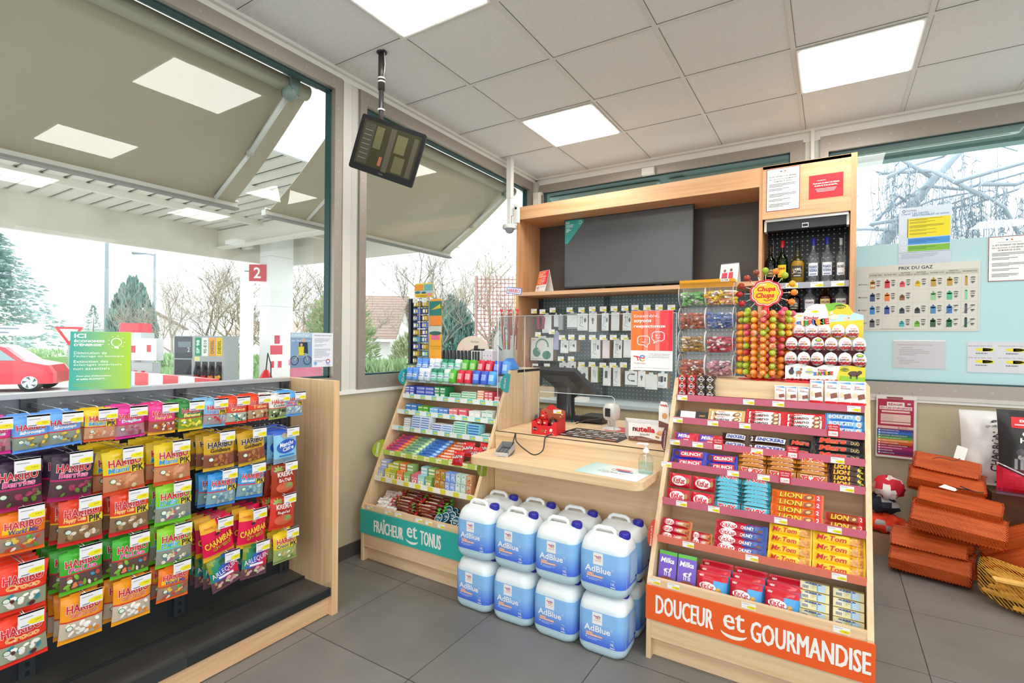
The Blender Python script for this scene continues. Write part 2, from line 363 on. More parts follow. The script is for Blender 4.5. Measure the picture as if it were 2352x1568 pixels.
# back wall
struct(MB().box(WX-.2, XR+.1, WY, WY+.2, -.05, .99, WALL).box(WX-.2, XR+.1, WY, WY+.2, 2.93, CZ, WHITE), 'wall_back')
struct(MB().box(WX, XR, WY-.012, WY+.02, .975, .995, WHITE).box(WX, XR, WY-.02, WY+.02, .995, 1.02, ALU2), 'trim_3')
pb = MB(); mull(pb, 'x', -.205, -.09, 1.0, 2.93, WY); pb.box(WX-.1, -2.535, WY-.06, WY+.1, 1.0, 2.97, ALU2); struct(pb, 'trim_4')
struct(MB().box(-.152, -.128, WY-.035, WY-.012, 2.5, 3.0, WHITE), 'trim_5')
window(3, 'x', -2.53, -.205, -2.49, -.293, 1.02, 2.95, 1.11, 2.875, WY)
window(4, 'x', -.09, 3.2, -.036, 3.12, 1.02, 2.95, 1.11, 2.83, WY)
struct(MB().box(3.2, XR, WY, WY+.2, .99, 2.93, WALL), 'wall_back_right')
wr = MB(); wf = MB(); WM = mat('d4cfc2', .7)  # unseen walls, given wide openings so daylight brightens the ceiling
wr.box(XR, XR+.1, YB, WY+.2, -.05, .7, WM).box(XR, XR+.1, YB, WY+.2, 2.8, CZ, WM)
for y in (YB, -.6, 2.0, WY): wr.box(XR, XR+.1, y-.15, y+.15, .7, 2.8, WM)
wf.box(WX-.2, XR+.1, YB-.1, YB, -.05, .3, WM).box(WX-.2, XR+.1, YB-.1, YB, 2.8, CZ, WM)
for x in (WX, -.5, 1.5, XR): wf.box(x-.12, x+.12, YB-.1, YB, .3, 2.8, WM)
struct(wr, 'wall_right'); struct(wf, 'wall_front')
# translucent film on the lower right-hand window, fixed to the inner side of the pane
FILM = thin('frosted_film', (.8, .95, .95, 1), 1.3, .93, lin('cfe3e4'), .4)
struct(MB().box(-.03, 3.11, WY+.046, WY+.049, 1.118, 2.105, FILM), 'window_5')
# ---------------------------------------------------------------- outside
gr = noisy('a5a6a4', 'b7b8b5', 1.2, .9); gm = MB().box(-90, 60, -40, 90, -.6, -.4, gr); o = gm.build('ground'); tg(o, None, None, kind='structure')
so = MB().box(-1.2, 9, 4.75, 5.32, 2.95, 3.4, mat('5f837c', .7)).box(-2.8, 9, 4.75, 5.32, 2.96, 3.4, mat('5f837c', .7))
so.box(-2.9, 9, 5.3, 5.42, 2.93, 3.5, mat('86aaa6', .7)); struct(so, 'trim_6')
for i, (x, nm) in enumerate([(-2.05, 'tube light under the eave above the left part of the television unit'), (-.75, 'tube light under the eave above the right part of the television unit'), (.55, 'tube light under the eave above the teal window film')]):
    t = thing('tube_light', nm, 'lamp', (x, 5.02, 2.95), group='tube lights under the eave')
    MB().loft([(-.045, 1.15, .06, .028), (-.01, 1.2, .1, .03), (0, 1.2, .1, .03)], mat('aecac4', .3)).build('housing', t)
    MB().box(-.52, .52, -.008, .008, -.05, -.0445, 'dfeee9').build('tube_strip', t)
# awnings
AW = noisy('beb69c', 'c8c0a8', 1.5, .85); AF = mat('cfccc4', .4)
def awning(y0, y1, lab, x1=-3.6, z1=2.33, arms=()):
    t = thing('awning', lab, 'awning', (0, 0, 0), group='roller awnings')
    n = 12; vs = []; fs = []; sg = [(-2.80, 2.87)]
    for j in range(n+1):
        u = j/n; x = -2.80+(x1+2.80)*u; z = 2.87+(z1-2.87)*u - .025*math.sin(PI*u)
        vs += [(x, y0, z), (x, y1, z), (x, y0, z+.004), (x, y1, z+.004)]
    for j in range(n):
        a = 4*j; b = a+4; fs += [(a, a+1, b+1, b), (a+2, b+2, b+3, a+3), (a, b, b+2, a+2), (a+1, a+3, b+3, b+1)]
    f = MB().add(vs, fs, AW, True)
    f.build('fabric', t)
    sm_ = MB()
    for y in (y0+.06, y1-.06, y1-.75, y0+.8):
        sm_.add([(-2.80, y, 2.868), (x1, y, z1-.002), (x1, y+.006, z1-.002), (-2.80, y+.006, 2.868)], [(0, 1, 2, 3)], mat('9c9577', .9))
    MB().tube([(-2.76, y0-.02, 2.885), (-2.76, y1-.02, 2.885)], .045, mat('b9b7a0', .6), 14).build('roller', t)
    MB().box(-2.735, -2.70, y0-.05, y1+.03, 2.925, 2.96, WHITE).build('mounting_rail', t)
    MB().box(x1-.05, x1, y0-.03, y1+.03, z1-.03, z1+.01, AF).box(x1-.04, x1+.02, y0-.03, y1+.03, z1-.045, z1-.03, mat('85837d', .4)).box(x1-.012, x1+.012, y0-.03, y1+.03, z1+.01, z1+.022, mat('d9d7cf', .4)).build('front_bar', t)
    for ya in arms:
        b = MB(); b.tube([(-2.74, ya-.03, 2.84), (-3.2, ya+.0, 2.57)], .016, WHITE, 8); b.tube([(-3.2, ya, 2.57), (x1+.03, ya-.02, z1)], .013, WHITE, 8)
        b.ball((-3.2, ya, 2.57), .024, mat('b8b5ab', .4)); b.build('folding_arm', t)
        b = MB().box(-2.80, -2.70, ya-.05, ya+.01, 2.82, 2.95, mat('7b8f88', .4)).ball((-2.74, ya-.03, 2.83), .045, mat('8a9a92', .4)); b.build('shoulder_bracket', t)
    return t
awning(-1.6, 2.02, 'roller awning of the big window on the left, olive grey underside', arms=(1.9, -1.4))
awning(2.29, 4.42, 'roller awning of the narrower window behind the hanging monitor', arms=(2.62, 4.3))
# petrol station canopy
CW = noisy('d9d7cb', 'e8e6dc', .8, .6); cn = thing('fuel_canopy', 'white corrugated canopy roof over the fuel pumps, seen through the big window', 'canopy')
dk = MB(); x0, x1 = -12.3, -6.5
yy = -4.
while yy < 8.1:
    dk.box(x0, x1, yy, yy+.22, 3.93, 3.96, CW).box(x0, x1, yy+.22, yy+.30, 3.97, 4.0, mat('e6e4d8', .6)); yy += .30
dk.box(x0, x1, -4, 8.2, 4.0, 4.03, CW); dk.build('corrugated_deck', cn)
MB().box(x0-.12, x0, -4, 8.3, 3.27, 4.3, noisy('d3cfc0', 'e9e6da', .9, .6)).build('outer_fascia', cn)
MB().box(x1, x1+.06, -4, 8.3, 3.93, 4.35, mat('e8ebee', .5)).build('inner_fascia', cn)
MB().box(x0-.12, x1+.06, 8.2, 8.3, 3.27, 4.35, mat('e2dfd3', .5)).build('end_fascia', cn)
for k, xb in enumerate((-10.6, -8.3)): MB().box(xb-.06, xb+.06, -4, 8.2, 3.82, 3.93, mat('e6e4d9', .5)).build('purlin', cn)
MB().box(x0, -6.5, 6.55, 6.63, 3.5, 3.9, mat('e6e4d9', .5)).box(x0, -6.5, 6.47, 6.71, 3.48, 3.51, mat('e6e4d9', .5)).build('cross_beam', cn)
fl = MB().box(-11.0, -10.6, 6.0, 6.2, 3.38, 3.46, mat('f2f2ee', .4)); fl.build('floodlight', cn)
col = thing('canopy_column', 'square white canopy column carrying the red number 2 sign', 'column', (-11.75, 7.6, -.4))
MB().box(-.08, .36, -.3, .3, 0, 4.3, mat('f0f1ef', .45)).build('shaft', col)
MB().box(-.082, .362, -.302, .302, 2.55, 2.56, 'c4c7c6').box(-.082, .362, -.302, .302, 3.75, 3.76, 'c4c7c6').build('joint', col)
def sign(mb, t): return t
sb = MB(); sb.M = Matrix.Translation((.02, -.42, 3.35)) @ Matrix.Rotation(R(38), 4, 'Z') @ RY
sb.box(-.19, .19, -.2, .2, -.03, .03, 'd6303a').box(-.3, -.19, .02, .05, -.02, .02, '9aa0a4'); sb.S = lambda x, y: .031; sb.text('2', 0, 0, .15, .25, 'ffffff', 1, .02); sb.build('number_sign', col)
st = MB(); st.M = Matrix.Translation((.362, 0, 0)) @ RX
for (x, y, w_, h_, c) in ((-.12, 1.75, .14, .2, 'c8475a'), (-.14, 1.5, .32, .22, 'd84a5c'), (-.25, 1.15, .1, .16, 'd84a5c'), (-.05, 1.15, .1, .16, 'd84a5c')): st.rect(x, y, w_, h_, c, 4)
st.text('2', -.25, 1.75, .07, .12, 'ffffff', 6); st.build('safety_stickers', col)
cm = MB().tube([(-.5, -.5, 4.02), (-.28, -.35, 4.05)], .09, mat('dddcd6', .4), 14); cm.tube([(-.52, -.515, 4.018), (-.505, -.505, 4.02)], .075, '5b5b5b', 14); cm.build('camera_housing', col)
fe = thing('fire_extinguisher', 'red wheeled fire extinguisher at the foot of the white canopy column', 'fire extinguisher', (-10.6, 6.7, -.4))
MB().lathe([(.16, 0), (.16, .85), (.09, 1.0), (.04, 1.08)], mat('d8232f', .3), 14).build('cylinder', fe)
MB().tube([(0, 0, 1.08), (.06, 0, 1.45), (.18, 0, 1.2), (.18, 0, .6)], .012, '222222').build('hose', fe)
bn = thing('barrel', 'pink lidded barrel standing outside near the canopy column', 'barrel', (-9.6, 7.0, -.4))
MB().lathe([(.3, 0), (.34, .3), (.33, 1.2), (.36, 1.22), (.36, 1.32), (.33, 1.36)], mat('f08fa4', .4), 24).build('tub', bn)
# pumps
def panel(mb, x, y, w_, h_, c, l): mb.rect(x, y, w_, h_, c, l)
pu = thing('fuel_pump', 'grey fuel pump with four nozzles under coloured fuel labels', 'fuel pump', (-12.45, 6.35, -.4), (0, 0, R(-60+90)))
b = MB().box(-.55, .62, -.3, .3, 0, 1.82, mat('a9b0b2', .4)); b.build('cabinet', pu)
b = MB(); b.M = Matrix.Translation((0, -.3, 0)) @ RY
b.rect(-.32, 1.55, .42, .5, '3a4046', 2).rect(-.3, 1.62, .3, .13, '6f7c85', 4).rect(-.33, 1.1, .4, .35, '2c2f33', 3).text('2', -.2, 1.5, .06, .1, 'dfe4e8', 5)
for i, (c, s_) in enumerate((('2f9a6a', 'SP 98'), ('ecf5ec', '95-E10'), ('f2a24a', 'DIESEL'), ('f0c929', 'DIESEL'))):
    x = .02+i*.165; b.rect(x, 1.57, .145, .42, c, 2).text(s_, x, 1.57, .3, .07, 'ffffff' if i == 0 else '3f6b3a', 4, .02, rot=PI/2)
    b.rect(x, 1.02, .13, .42, '3b3d40', 2)
b.rect(0, 1.29, .12, .1, 'e6e19a', 2); b.build('front_panel', pu)
for i, c in enumerate(('c9262f', 'c9262f', 'e07a2e', 'e3a52c')):
    MB().tube([(.02+i*.165, -.34, .82), (.02+i*.165, -.40, .98), (.02+i*.165, -.34, 1.14)], .035, '33363a', 8).ball((.02+i*.165, -.36, .88), .06, c).build('nozzle', pu)
p2 = thing('payment_terminal', 'tall grey payment terminal with red cap on the pump island', 'payment terminal', (-13.8, 5.55, -.4), (0, 0, R(28)))
MB().box(-.40, .2, -.2, .2, 0, 1.88, mat('c2c6c8', .4)).build('body', p2)
MB().loft([(1.88, .56, .4, .05, -.1, 0), (2.1, .54, .38, .08, -.1, 0)], mat('e0303c', .35)).build('cap', p2)
b = MB().box(.0, .75, -.42, -.2, 1.25, 1.75, mat('e9ebec', .4)); b.M = Matrix.Translation((.37, -.42, 0)) @ RY
b.rect(-.17, 1.5, .1, .16, 'd8303c', 2).rect(.2, 1.52, .1, .16, 'd8303c', 2); b.build('card_reader', p2)
b = MB().box(.05, .6, -.35, -.1, 0, 1.2, mat('c3c7c8', .4)); b.M = Matrix.Translation((.3, -.35, 0)) @ RY
b.rect(-.1, .95, .09, .12, 'd8303c', 2).rect(.08, .95, .09, .12, 'd8303c', 2); b.build('pedestal', p2)
br = MB()
for i in range(7): br.box(-13.9+i*.62, -13.9+(i+1)*.62, 5.0, 5.12, .35, .62, 'd83a3c' if i % 2 == 0 else 'f1f1ef')
b = br; b.box(-13.9, -9.56, 5.02, 5.1, -.4, .35, mat('c9cccb', .5)); o = b.build('barrier'); tg(o, 'red and white striped crash barrier along the pump island', 'barrier')
# car
def car():
    t = thing('car', 'small red hatchback with grey windows parked beyond the pump island', 'car', (-22.9, 5.0, -.4), (0, 0, R(58)))
    prof = [(-1.8, .25), (-1.82, .62), (-1.72, .86), (-1.3, 1.4), (-.9, 1.5), (.35, 1.5), (.62, 1.42), (1.12, .98), (1.72, .84), (1.86, .6), (1.86, .25)]
    secs = [(-.82, .93), (-.8, .98), (-.6, 1), (.6, 1), (.8, .98), (.82, .93)]
    vs = []; fs = []; n = len(prof)
    for y, k in secs:
        for x, z in prof:
            yy = y*(1 if z < .95 else 1-.22*(z-.95)/.55); vs.append((x*k, yy, .25+(z-.25)*(k if z > 1 else 1)))
    for j in range(len(secs)-1):
        for i in range(n): k = (i+1) % n; fs.append((j*n+i, j*n+k, (j+1)*n+k, (j+1)*n+i))
    fs += [tuple(range(n)), tuple(range(len(vs)-n, len(vs)))[::-1]]
    MB().add(vs, fs, mat('d8303f', .25, coat=.5)).build('body', t)
    for sy in (-1, 1):
        g = MB(); g.M = Matrix.Translation((0, sy*.80, 0)) @ (RY if sy < 0 else RY @ Matrix.Rotation(PI, 4, 'Y')); s_ = 1 if sy < 0 else -1
        g.S = lambda x, y: .012-.25*max(0, y-.95)
        g.poly([(-1.22*s_, 1.0), (-.95*s_, 1.38), (-.3*s_, 1.4), (-.3*s_, 1.0)], mat('8fa3ab', .1), 1); g.poly([(-.22*s_, 1.0), (-.22*s_, 1.4), (.42*s_, 1.4), (.9*s_, 1.0)], mat('8fa3ab', .1), 1)
        g.rect(0, .4, 2.2, .09, '8b8e90', 1); g.build('side_windows', t)
        for x in (-1.2, 1.25):
            b = MB(); b.M = Matrix.Translation((x, sy*.72, .3)) @ Matrix.Rotation(R(90), 4, 'X')
            b.lathe([(.2, -.1), (.3, -.09), (.3, .09), (.2, .1)], mat('2b2b2d', .7), 24); wo = b.build('wheel', t)
            b = MB(); b.M = Matrix.Translation((x, sy*.83, .3)) @ (RY if sy < 0 else RY @ Matrix.Rotation(PI, 4, 'Y')); b.ell(0, 0, .2, .2, 'c9ccce', 1, 20)
            for i in range(5): b.rect(0, 0, .01, .01, '444444', 2); b.poly([(.07*math.cos(i*1.257), .07*math.sin(i*1.257)), (.18*math.cos(i*1.257+.35), .18*math.sin(i*1.257+.35)), (.18*math.cos(i*1.257+.85), .18*math.sin(i*1.257+.85))], '55585b', 3)
            h = b.build('hubcap', wo)
car()
# trees
def branchy(seed, h, spread, depth=5, m='8d8578', r0=.12, kids=3, droop=0., up=.5):
    rr = random.Random(seed); mb = MB(); mm = mat(m, .8)
    def go(p, d, L, r, k):
        pts = [p]; q = p; dd = d.copy()
        for i in range(3):
            dd = (dd+Vector((rr.uniform(-1, 1), rr.uniform(-1, 1), rr.uniform(-.5, 1)-droop*(depth-k)*.35))*.16).normalized(); q = q+dd*L/3; pts.append(q)
        mb.tube(pts, [r, r*.85, r*.7, r*.55], mm, 4 if k < depth-1 else 5)
        if k == 0: return
        for i in range(kids+(k == depth)):
            a = pts[rr.choice((1, 2, 3, 3))]; v = Vector((rr.uniform(-1, 1), rr.uniform(-1, 1), rr.uniform(-.2, 1)))
            go(a, (dd*up+v.normalized()*spread - Vector((0, 0, droop*(depth-k)*.4))).normalized(), L*rr.uniform(.6, .85), r*.55, k-1)
    go(Vector((0, 0, 0)), Vector((0, 0, 1)), h*.34, r0, depth); return mb
def leafy(seed, n, fn, m, sz):
    rr = random.Random(seed); mb = MB(); vs = []; fs = []
    for i in range(n):
        p, nd = fn(rr); a = Vector((rr.uniform(-1, 1), rr.uniform(-1, 1), rr.uniform(-1, 1))).normalized(); b = nd.normalized(); s_ = sz*rr.uniform(.5, 1.4)
        k = len(vs); vs += [tuple(p+a*s_*.35), tuple(p+b*s_*1.3), tuple(p-a*s_*.35)]; fs.append((k, k+1, k+2))
    return mb.add(vs, fs, m)
def tree(name, lab, cat, loc, bark, crown=None, sc_=1, group=None, rz=0):
    t = thing(name, lab, cat, loc, (0, 0, rz), group); bark.build('trunk', t)
    if crown: crown.build('crown', t)
    t.scale = (sc_,)*3; return t
def cedar(seed, H, W, n):
    def fn(r):
        z = r.random()**.8; ti = int(z*15)/15+.05*r.random(); a = r.uniform(0, 2*PI); rad = W*(1-ti)**.75*r.random()**.45*(.75+.25*math.sin(a*5+ti*40))
        return Vector((rad*math.cos(a), rad*math.sin(a), H*(.12+.88*ti)+rad*.04-.15*r.random())), Vector((math.cos(a), math.sin(a), -.15))
    return leafy(seed, n, fn, noisy('7f9c9c', 'a5bdb8', 1.5, .9), H*.028)
def cyp(seed, H, W, n):
    def fn(r):
        z = r.random(); a = r.uniform(0, 2*PI); rad = W*math.sin(PI*min(1, z*.78+.2))**.7*(.8+.2*math.sin(a*4))*(1 if z < .93 else .6)
        rad *= .75+.25*r.random()
        return Vector((rad*math.cos(a), rad*math.sin(a), H*z)), Vector((.2*math.cos(a), .2*math.sin(a), 1))
    return leafy(seed, n, fn, noisy('587f77', '7fa598', 2.5, .9), .2)
def bushf(seed, H, W, n, c=('8ca870', 'b3c896'), sz=.12):
    def fn(r):
        a = r.uniform(0, 2*PI); e = r.uniform(0, PI/2); k = .7+.3*r.random()
        d = Vector((math.cos(a)*math.cos(e), math.sin(a)*math.cos(e), math.sin(e))); return Vector((d.x*W*k, d.y*W*k, d.z*H*k)), d
    return leafy(seed, n, fn, noisy(c[0], c[1], 3, .9), sz)
trk = lambda h, r: MB().tube([(0, 0, 0), (.05, 0, h*.5), (0, .03, h)], [r, r*.7, r*.2], mat('8c8175', .9), 8)
tree('cedar', 'large blue green cedar with layered branches at far left beyond the car', 'tree', (-41.5, 8.6, -.4), trk(6.8, .35), cedar(3, 8.6, 4.6, 9000))
tree('spruce', 'small distant spruce behind the triangular road sign', 'tree', (-46, 15.5, -.4), trk(3.2, .1), cedar(5, 4.2, 1.1, 1500))
tree('cypress', 'dense rounded dark green cypress behind the payment terminal', 'tree', (-25.3, 9.9, -.4), trk(3, .2), cyp(2, 4.15, 1.15, 6000))
BR = ['bare winter tree farthest left of the row behind the pumps', 'bare winter tree just right of the cypress', 'bare winter tree behind the nozzle pump', 'bare winter tree left of the white column', 'bare winter tree right of the white column', 'bare winter tree behind the house']
brk = [branchy(11+i, 7., .8, 5, ('aaa08e', 'a0968a', 'b0a58f')[i], .10, 4) for i in range(3)]
BT = ((-21.9, 9.9, .95), (-20.9, 10.9, 1.05), (-19.6, 11.3, 1.0), (-18.8, 12.6, 1.1), (-16.6, 13.6, 1.0), (-20.2, 25.5, 1.2))
for i, (x, y, s_) in enumerate(BT):
    me = None
    tree('bare_tree', BR[i], 'tree', (x, y, -.4), brk[i % 3], None, s_*.78, 'bare trees beyond the forecourt', i*1.3)
for i, (x, y, s_, lb) in enumerate(((-15.2, 17.5, 1.15, 'bare tree seen through the middle window, left of the house roof'), (-15.2, 22.0, 1.3, 'bare tree behind the tin rack seen through the middle window'), (-13.0, 23.0, 1.3, 'bare tree right of the tin rack seen through the middle window'), (-10.8, 23, 1.3, 'bare tree behind the lattice mast seen through the middle window'))):
    tree('bare_tree', lb, 'tree', (x, y, -.4), brk[(i+1) % 3], None, s_*.85, 'bare trees behind the middle window', i*2.1)
tree('shrub', 'tall leafy green shrub right of the white canopy column', 'shrub', (-13.6, 11.2, -.4), branchy(31, 4.4, .8, 4, 'b5a98a', .05, 4), bushf(6, 3.6, 1.3, 5000, ('7e9668', 'a9bb8b')))
tree('shrub', 'flowering round shrub beside the white house wall', 'shrub', (-11.9, 12.7, -.4), trk(1, .05), bushf(7, 2.0, .9, 3000, ('8c9c6e', 'c9cdb0')))
tree('conifer', 'blue green conifer behind the tin rack, through the middle window', 'tree', (-14.6, 18.2, -.4), trk(3, .12), cyp(8, 3.6, 1.2, 5000))
tree('conifer', 'blue green conifer right of the tin rack, through the middle window', 'tree', (-11.6, 18.6, -.4), trk(3, .12), cyp(9, 2.9, 1.1, 4500))
for i, (x, y, w_, d_, h_, lb) in enumerate(((-17.5, 9.3, 2.6, 1.0, 1.05, 'low green hedge behind the pump island'), (-8.2, 9.2, 1.6, .8, 1.1, 'bright green hedge under the middle window'), (-36, 7.0, 5.5, 1.0, 1.0, 'low clipped hedge in front of the cedar'))):
    def fn(r, w_=w_, d_=d_, h_=h_):
        return Vector((r.uniform(-w_, w_), r.uniform(-d_, d_), h_*(1-.25*r.random()**2)+.08*math.sin(r.random()*9))) if r.random() < .5 else Vector((r.uniform(-w_, w_), -d_*r.uniform(.9, 1), r.uniform(0, h_))), Vector((r.uniform(-.4, .4), -.2, 1))
    hm = leafy(40+i, 6000, fn, noisy('8fb27a', 'b4cda0', 3, .9), .13); hm.box(-w_, w_, -d_, d_, 0, h_*.8, mat('82a56e', .9))
    o = hm.build('hedge'); o.location = (x, y, -.4); o.rotation_euler = (0, 0, R((25, 30, 20)[i])); tg(o, lb, 'hedge')
o = MB().add([(-60, 2, -.395), (-25, 6.5, -.395), (-25, 8.6, -.39), (-60, 14, -.39)], [(0, 1, 2, 3)], noisy('9dbb78', 'b9cf93', 2, .95)).build('grass'); tg(o, 'grass strip behind the red car', 'grass', kind='stuff')
def house(lab, loc, rz, w_, d_, h_, rh, roofm='a3877a'):
    t = thing('house', lab, 'house', loc, (0, 0, rz)); MB().box(-w_, w_, -d_, d_, 0, h_, mat('f3f1ec', .8)).prism([(-d_, h_), (d_, h_), (0, h_+rh)], -w_, w_, 0, mat('efece6', .8)).build('wall', t)
    m, nt, p, o = nodes('roof_tiles'); g = N(nt, 'TexCoord'); wv = N(nt, 'TexWave', i_Scale=2.2, i_Distortion=.4); wv.bands_direction = 'Z'; r = ramp(nt, roofm, '7d6458'); nt.links.new(g.outputs['Object'], wv.inputs[0]); nt.links.new(wv.outputs[0], r.inputs[0]); nt.links.new(r.outputs[0], p.inputs['Base Color'])
    e = .35; k = rh/d_; rb = MB()
    for s_ in (-1, 1):
        rb.add([(-w_-e, s_*(d_+e), h_-k*e), (w_+e, s_*(d_+e), h_-k*e), (w_+e, 0, h_+rh), (-w_-e, 0, h_+rh), (-w_-e, s_*(d_+e), h_-k*e+.12), (w_+e, s_*(d_+e), h_-k*e+.12), (w_+e, 0, h_+rh+.12), (-w_-e, 0, h_+rh+.12)],
               [(0, 1, 2, 3), (4, 7, 6, 5), (0, 4, 5, 1), (1, 5, 6, 2), (0, 3, 7, 4)], m)
    rb.build('roof', t); MB().box(-w_-e, w_+e, -d_-e-.06, -d_-e+.04, h_-k*e-.06, h_-k*e+.08, 'f6f5f2').build('gutter', t)
    b = MB(); b.box(-w_*.5, -w_*.2, -d_-.02, -d_, h_*.4, h_*.8, 'b9c6cc'); b.build('shutters', t)
house('white house with brown tiled roof seen through the middle window', (-21.2, 19.0, -.4), R(32), 2.0, 2.6, 2.0, 2.0)
house('low white building with brown roof behind the cedar', (-55, 18, -.4), R(20), 7, 3, 2.6, 1.3)
house('small white outbuilding with low roof right of the cedar', (-48, 31.0, -.4), R(30), 3, 2.4, 2.2, 1.2)
for (x, y, h_, lb) in ((-33.7, 11.95, 11, 'tall grey mast rising behind the green tent card'), (-39.4, 16.7, 7.5, 'street lamp with curved arm behind the cypress')):
    t = thing('street_lamp', lb, 'lamp post', (x, y, -.4)); MB().tube([(0, 0, 0), (0, 0, h_)], [.13, .07], mat('8d98a0', .5), 8).build('pole', t)
    if h_ < 9: MB().tube([(0, 0, h_-.1), (-.5, -.3, h_), (-1.3, -.8, h_+.05)], [.05, .05, .12], mat('8d98a0', .5), 8).build('lamp_head', t)
t = thing('post', 'white slim post standing left of the canopy column', 'post', (-13.4, 7.9, -.4)); MB().box(-.12, .12, -.12, .12, 0, 3.7, mat('eef0f0', .5)).build('shaft', t)
t = thing('road_sign', 'triangular give way sign with red border left of the tall mast', 'road sign', (-29, 8.9, -.4), (0, 0, R(70)))
MB().tube([(0, 0, 0), (0, 0, 1.7)], .04, '9a9fa3').build('post', t); b = MB(); b.M = Matrix.Translation((0, -.05, 1.85)) @ RY
b.poly([(-.5, .35), (.5, .35), (0, -.5)], 'd8303c', 1).poly([(-.32, .25), (.32, .25), (0, -.3)], 'ffffff', 2).prism([(-.5, .35), (.5, .35), (0, -.5)], -.01, 0, 2, '9a9fa3'); b.build('plate', t)
t = thing('road_sign', 'white arrow shaped direction sign in front of the low white building', 'road sign', (-31, 7.6, -.4), (0, 0, R(70)))
MB().tube([(0, 0, 0), (0, 0, 1.8)], .05, '9a9fa3').build('post', t); b = MB(); b.M = Matrix.Translation((0, -.06, 2.0)) @ RY
b.prism([(-1.1, -.22), (.8, -.22), (1.1, 0), (.8, .22), (-1.1, .22)], -.02, .02, 2, 'f4f5f6'); b.S = lambda x, y: .02; b.lines(-.9, .1, 1.4, 2, .18, '7d8a96'); b.build('plate', t)
b = MB()
for i in range(24): b.tube([(0, i*.045, 0), (0, i*.045, 1)], .004, '9bb', 4) if 0 else None
t = thing('lattice_mast', 'pale lattice panel standing among the trees behind the counter corner', 'lattice', (-5.72, 8.75, -.4), (0, 0, R(30)))
b = MB()
for i in range(14): b.box(-.52+i*.08, -.50+i*.08, -.01, .01, 1.0, 3.1, mat('b98a80', .6))
for i in range(26): b.box(-.52, .54, -.01, .01, 1.02+i*.08, 1.04+i*.08, mat('b98a80', .6))
b.build('panel', t); MB().box(-.56, -.52, -.02, .02, 0, 3.1, mat('b99a92', .6)).box(.54, .58, -.02, .02, 0, 3.1, mat('b99a92', .6)).build('frame', t)
# weeping tree behind the right window
def willow():
    rr = random.Random(5); b = MB(); mm = mat('a8b4be', .9)  # bark and twigs coloured pale to imitate the sky glare around them
    t = thing('weeping_tree', 'bare tree with arching boughs and hanging twigs above the teal window film', 'tree', (0, 0, -.4))
    T = [(.2, 10.5, 0), (.3, 10.4, 2.2), (.6, 10.2, 3.3), (1.2, 10, 4.2), (2.0, 10, 5.2)]
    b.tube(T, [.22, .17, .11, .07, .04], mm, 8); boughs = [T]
    for i in range(13):
        x = rr.uniform(.4, 2.6); z = rr.uniform(2.9, 4.4); dx = rr.choice((-1, 1))*rr.uniform(1.4, 3.6); a = rr.uniform(.2, .9)
        P = [(x+dx*k/6, 10+rr.uniform(-.6, .6)+k*.1, z+a*math.sin(PI*k/7)+rr.uniform(-.1, .1)+.3*k/6) for k in range(7)]
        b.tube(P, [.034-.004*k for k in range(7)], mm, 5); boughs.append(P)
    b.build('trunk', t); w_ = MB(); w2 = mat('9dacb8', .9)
    for i in range(420):
        P = rr.choice(boughs[1:]); k = rr.randrange(1, 6); p = Vector(P[k])+Vector((rr.uniform(-.3, .3), rr.uniform(-.3, .3), 0)); L = rr.uniform(.5, 1.9)
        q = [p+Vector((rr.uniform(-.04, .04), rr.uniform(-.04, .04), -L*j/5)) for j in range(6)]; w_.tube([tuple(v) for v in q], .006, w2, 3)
        for v in q[1:]:
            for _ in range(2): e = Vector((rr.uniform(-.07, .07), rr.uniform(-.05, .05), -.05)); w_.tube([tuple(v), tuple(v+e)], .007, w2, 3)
    w_.build('hanging_twigs', t)
willow()
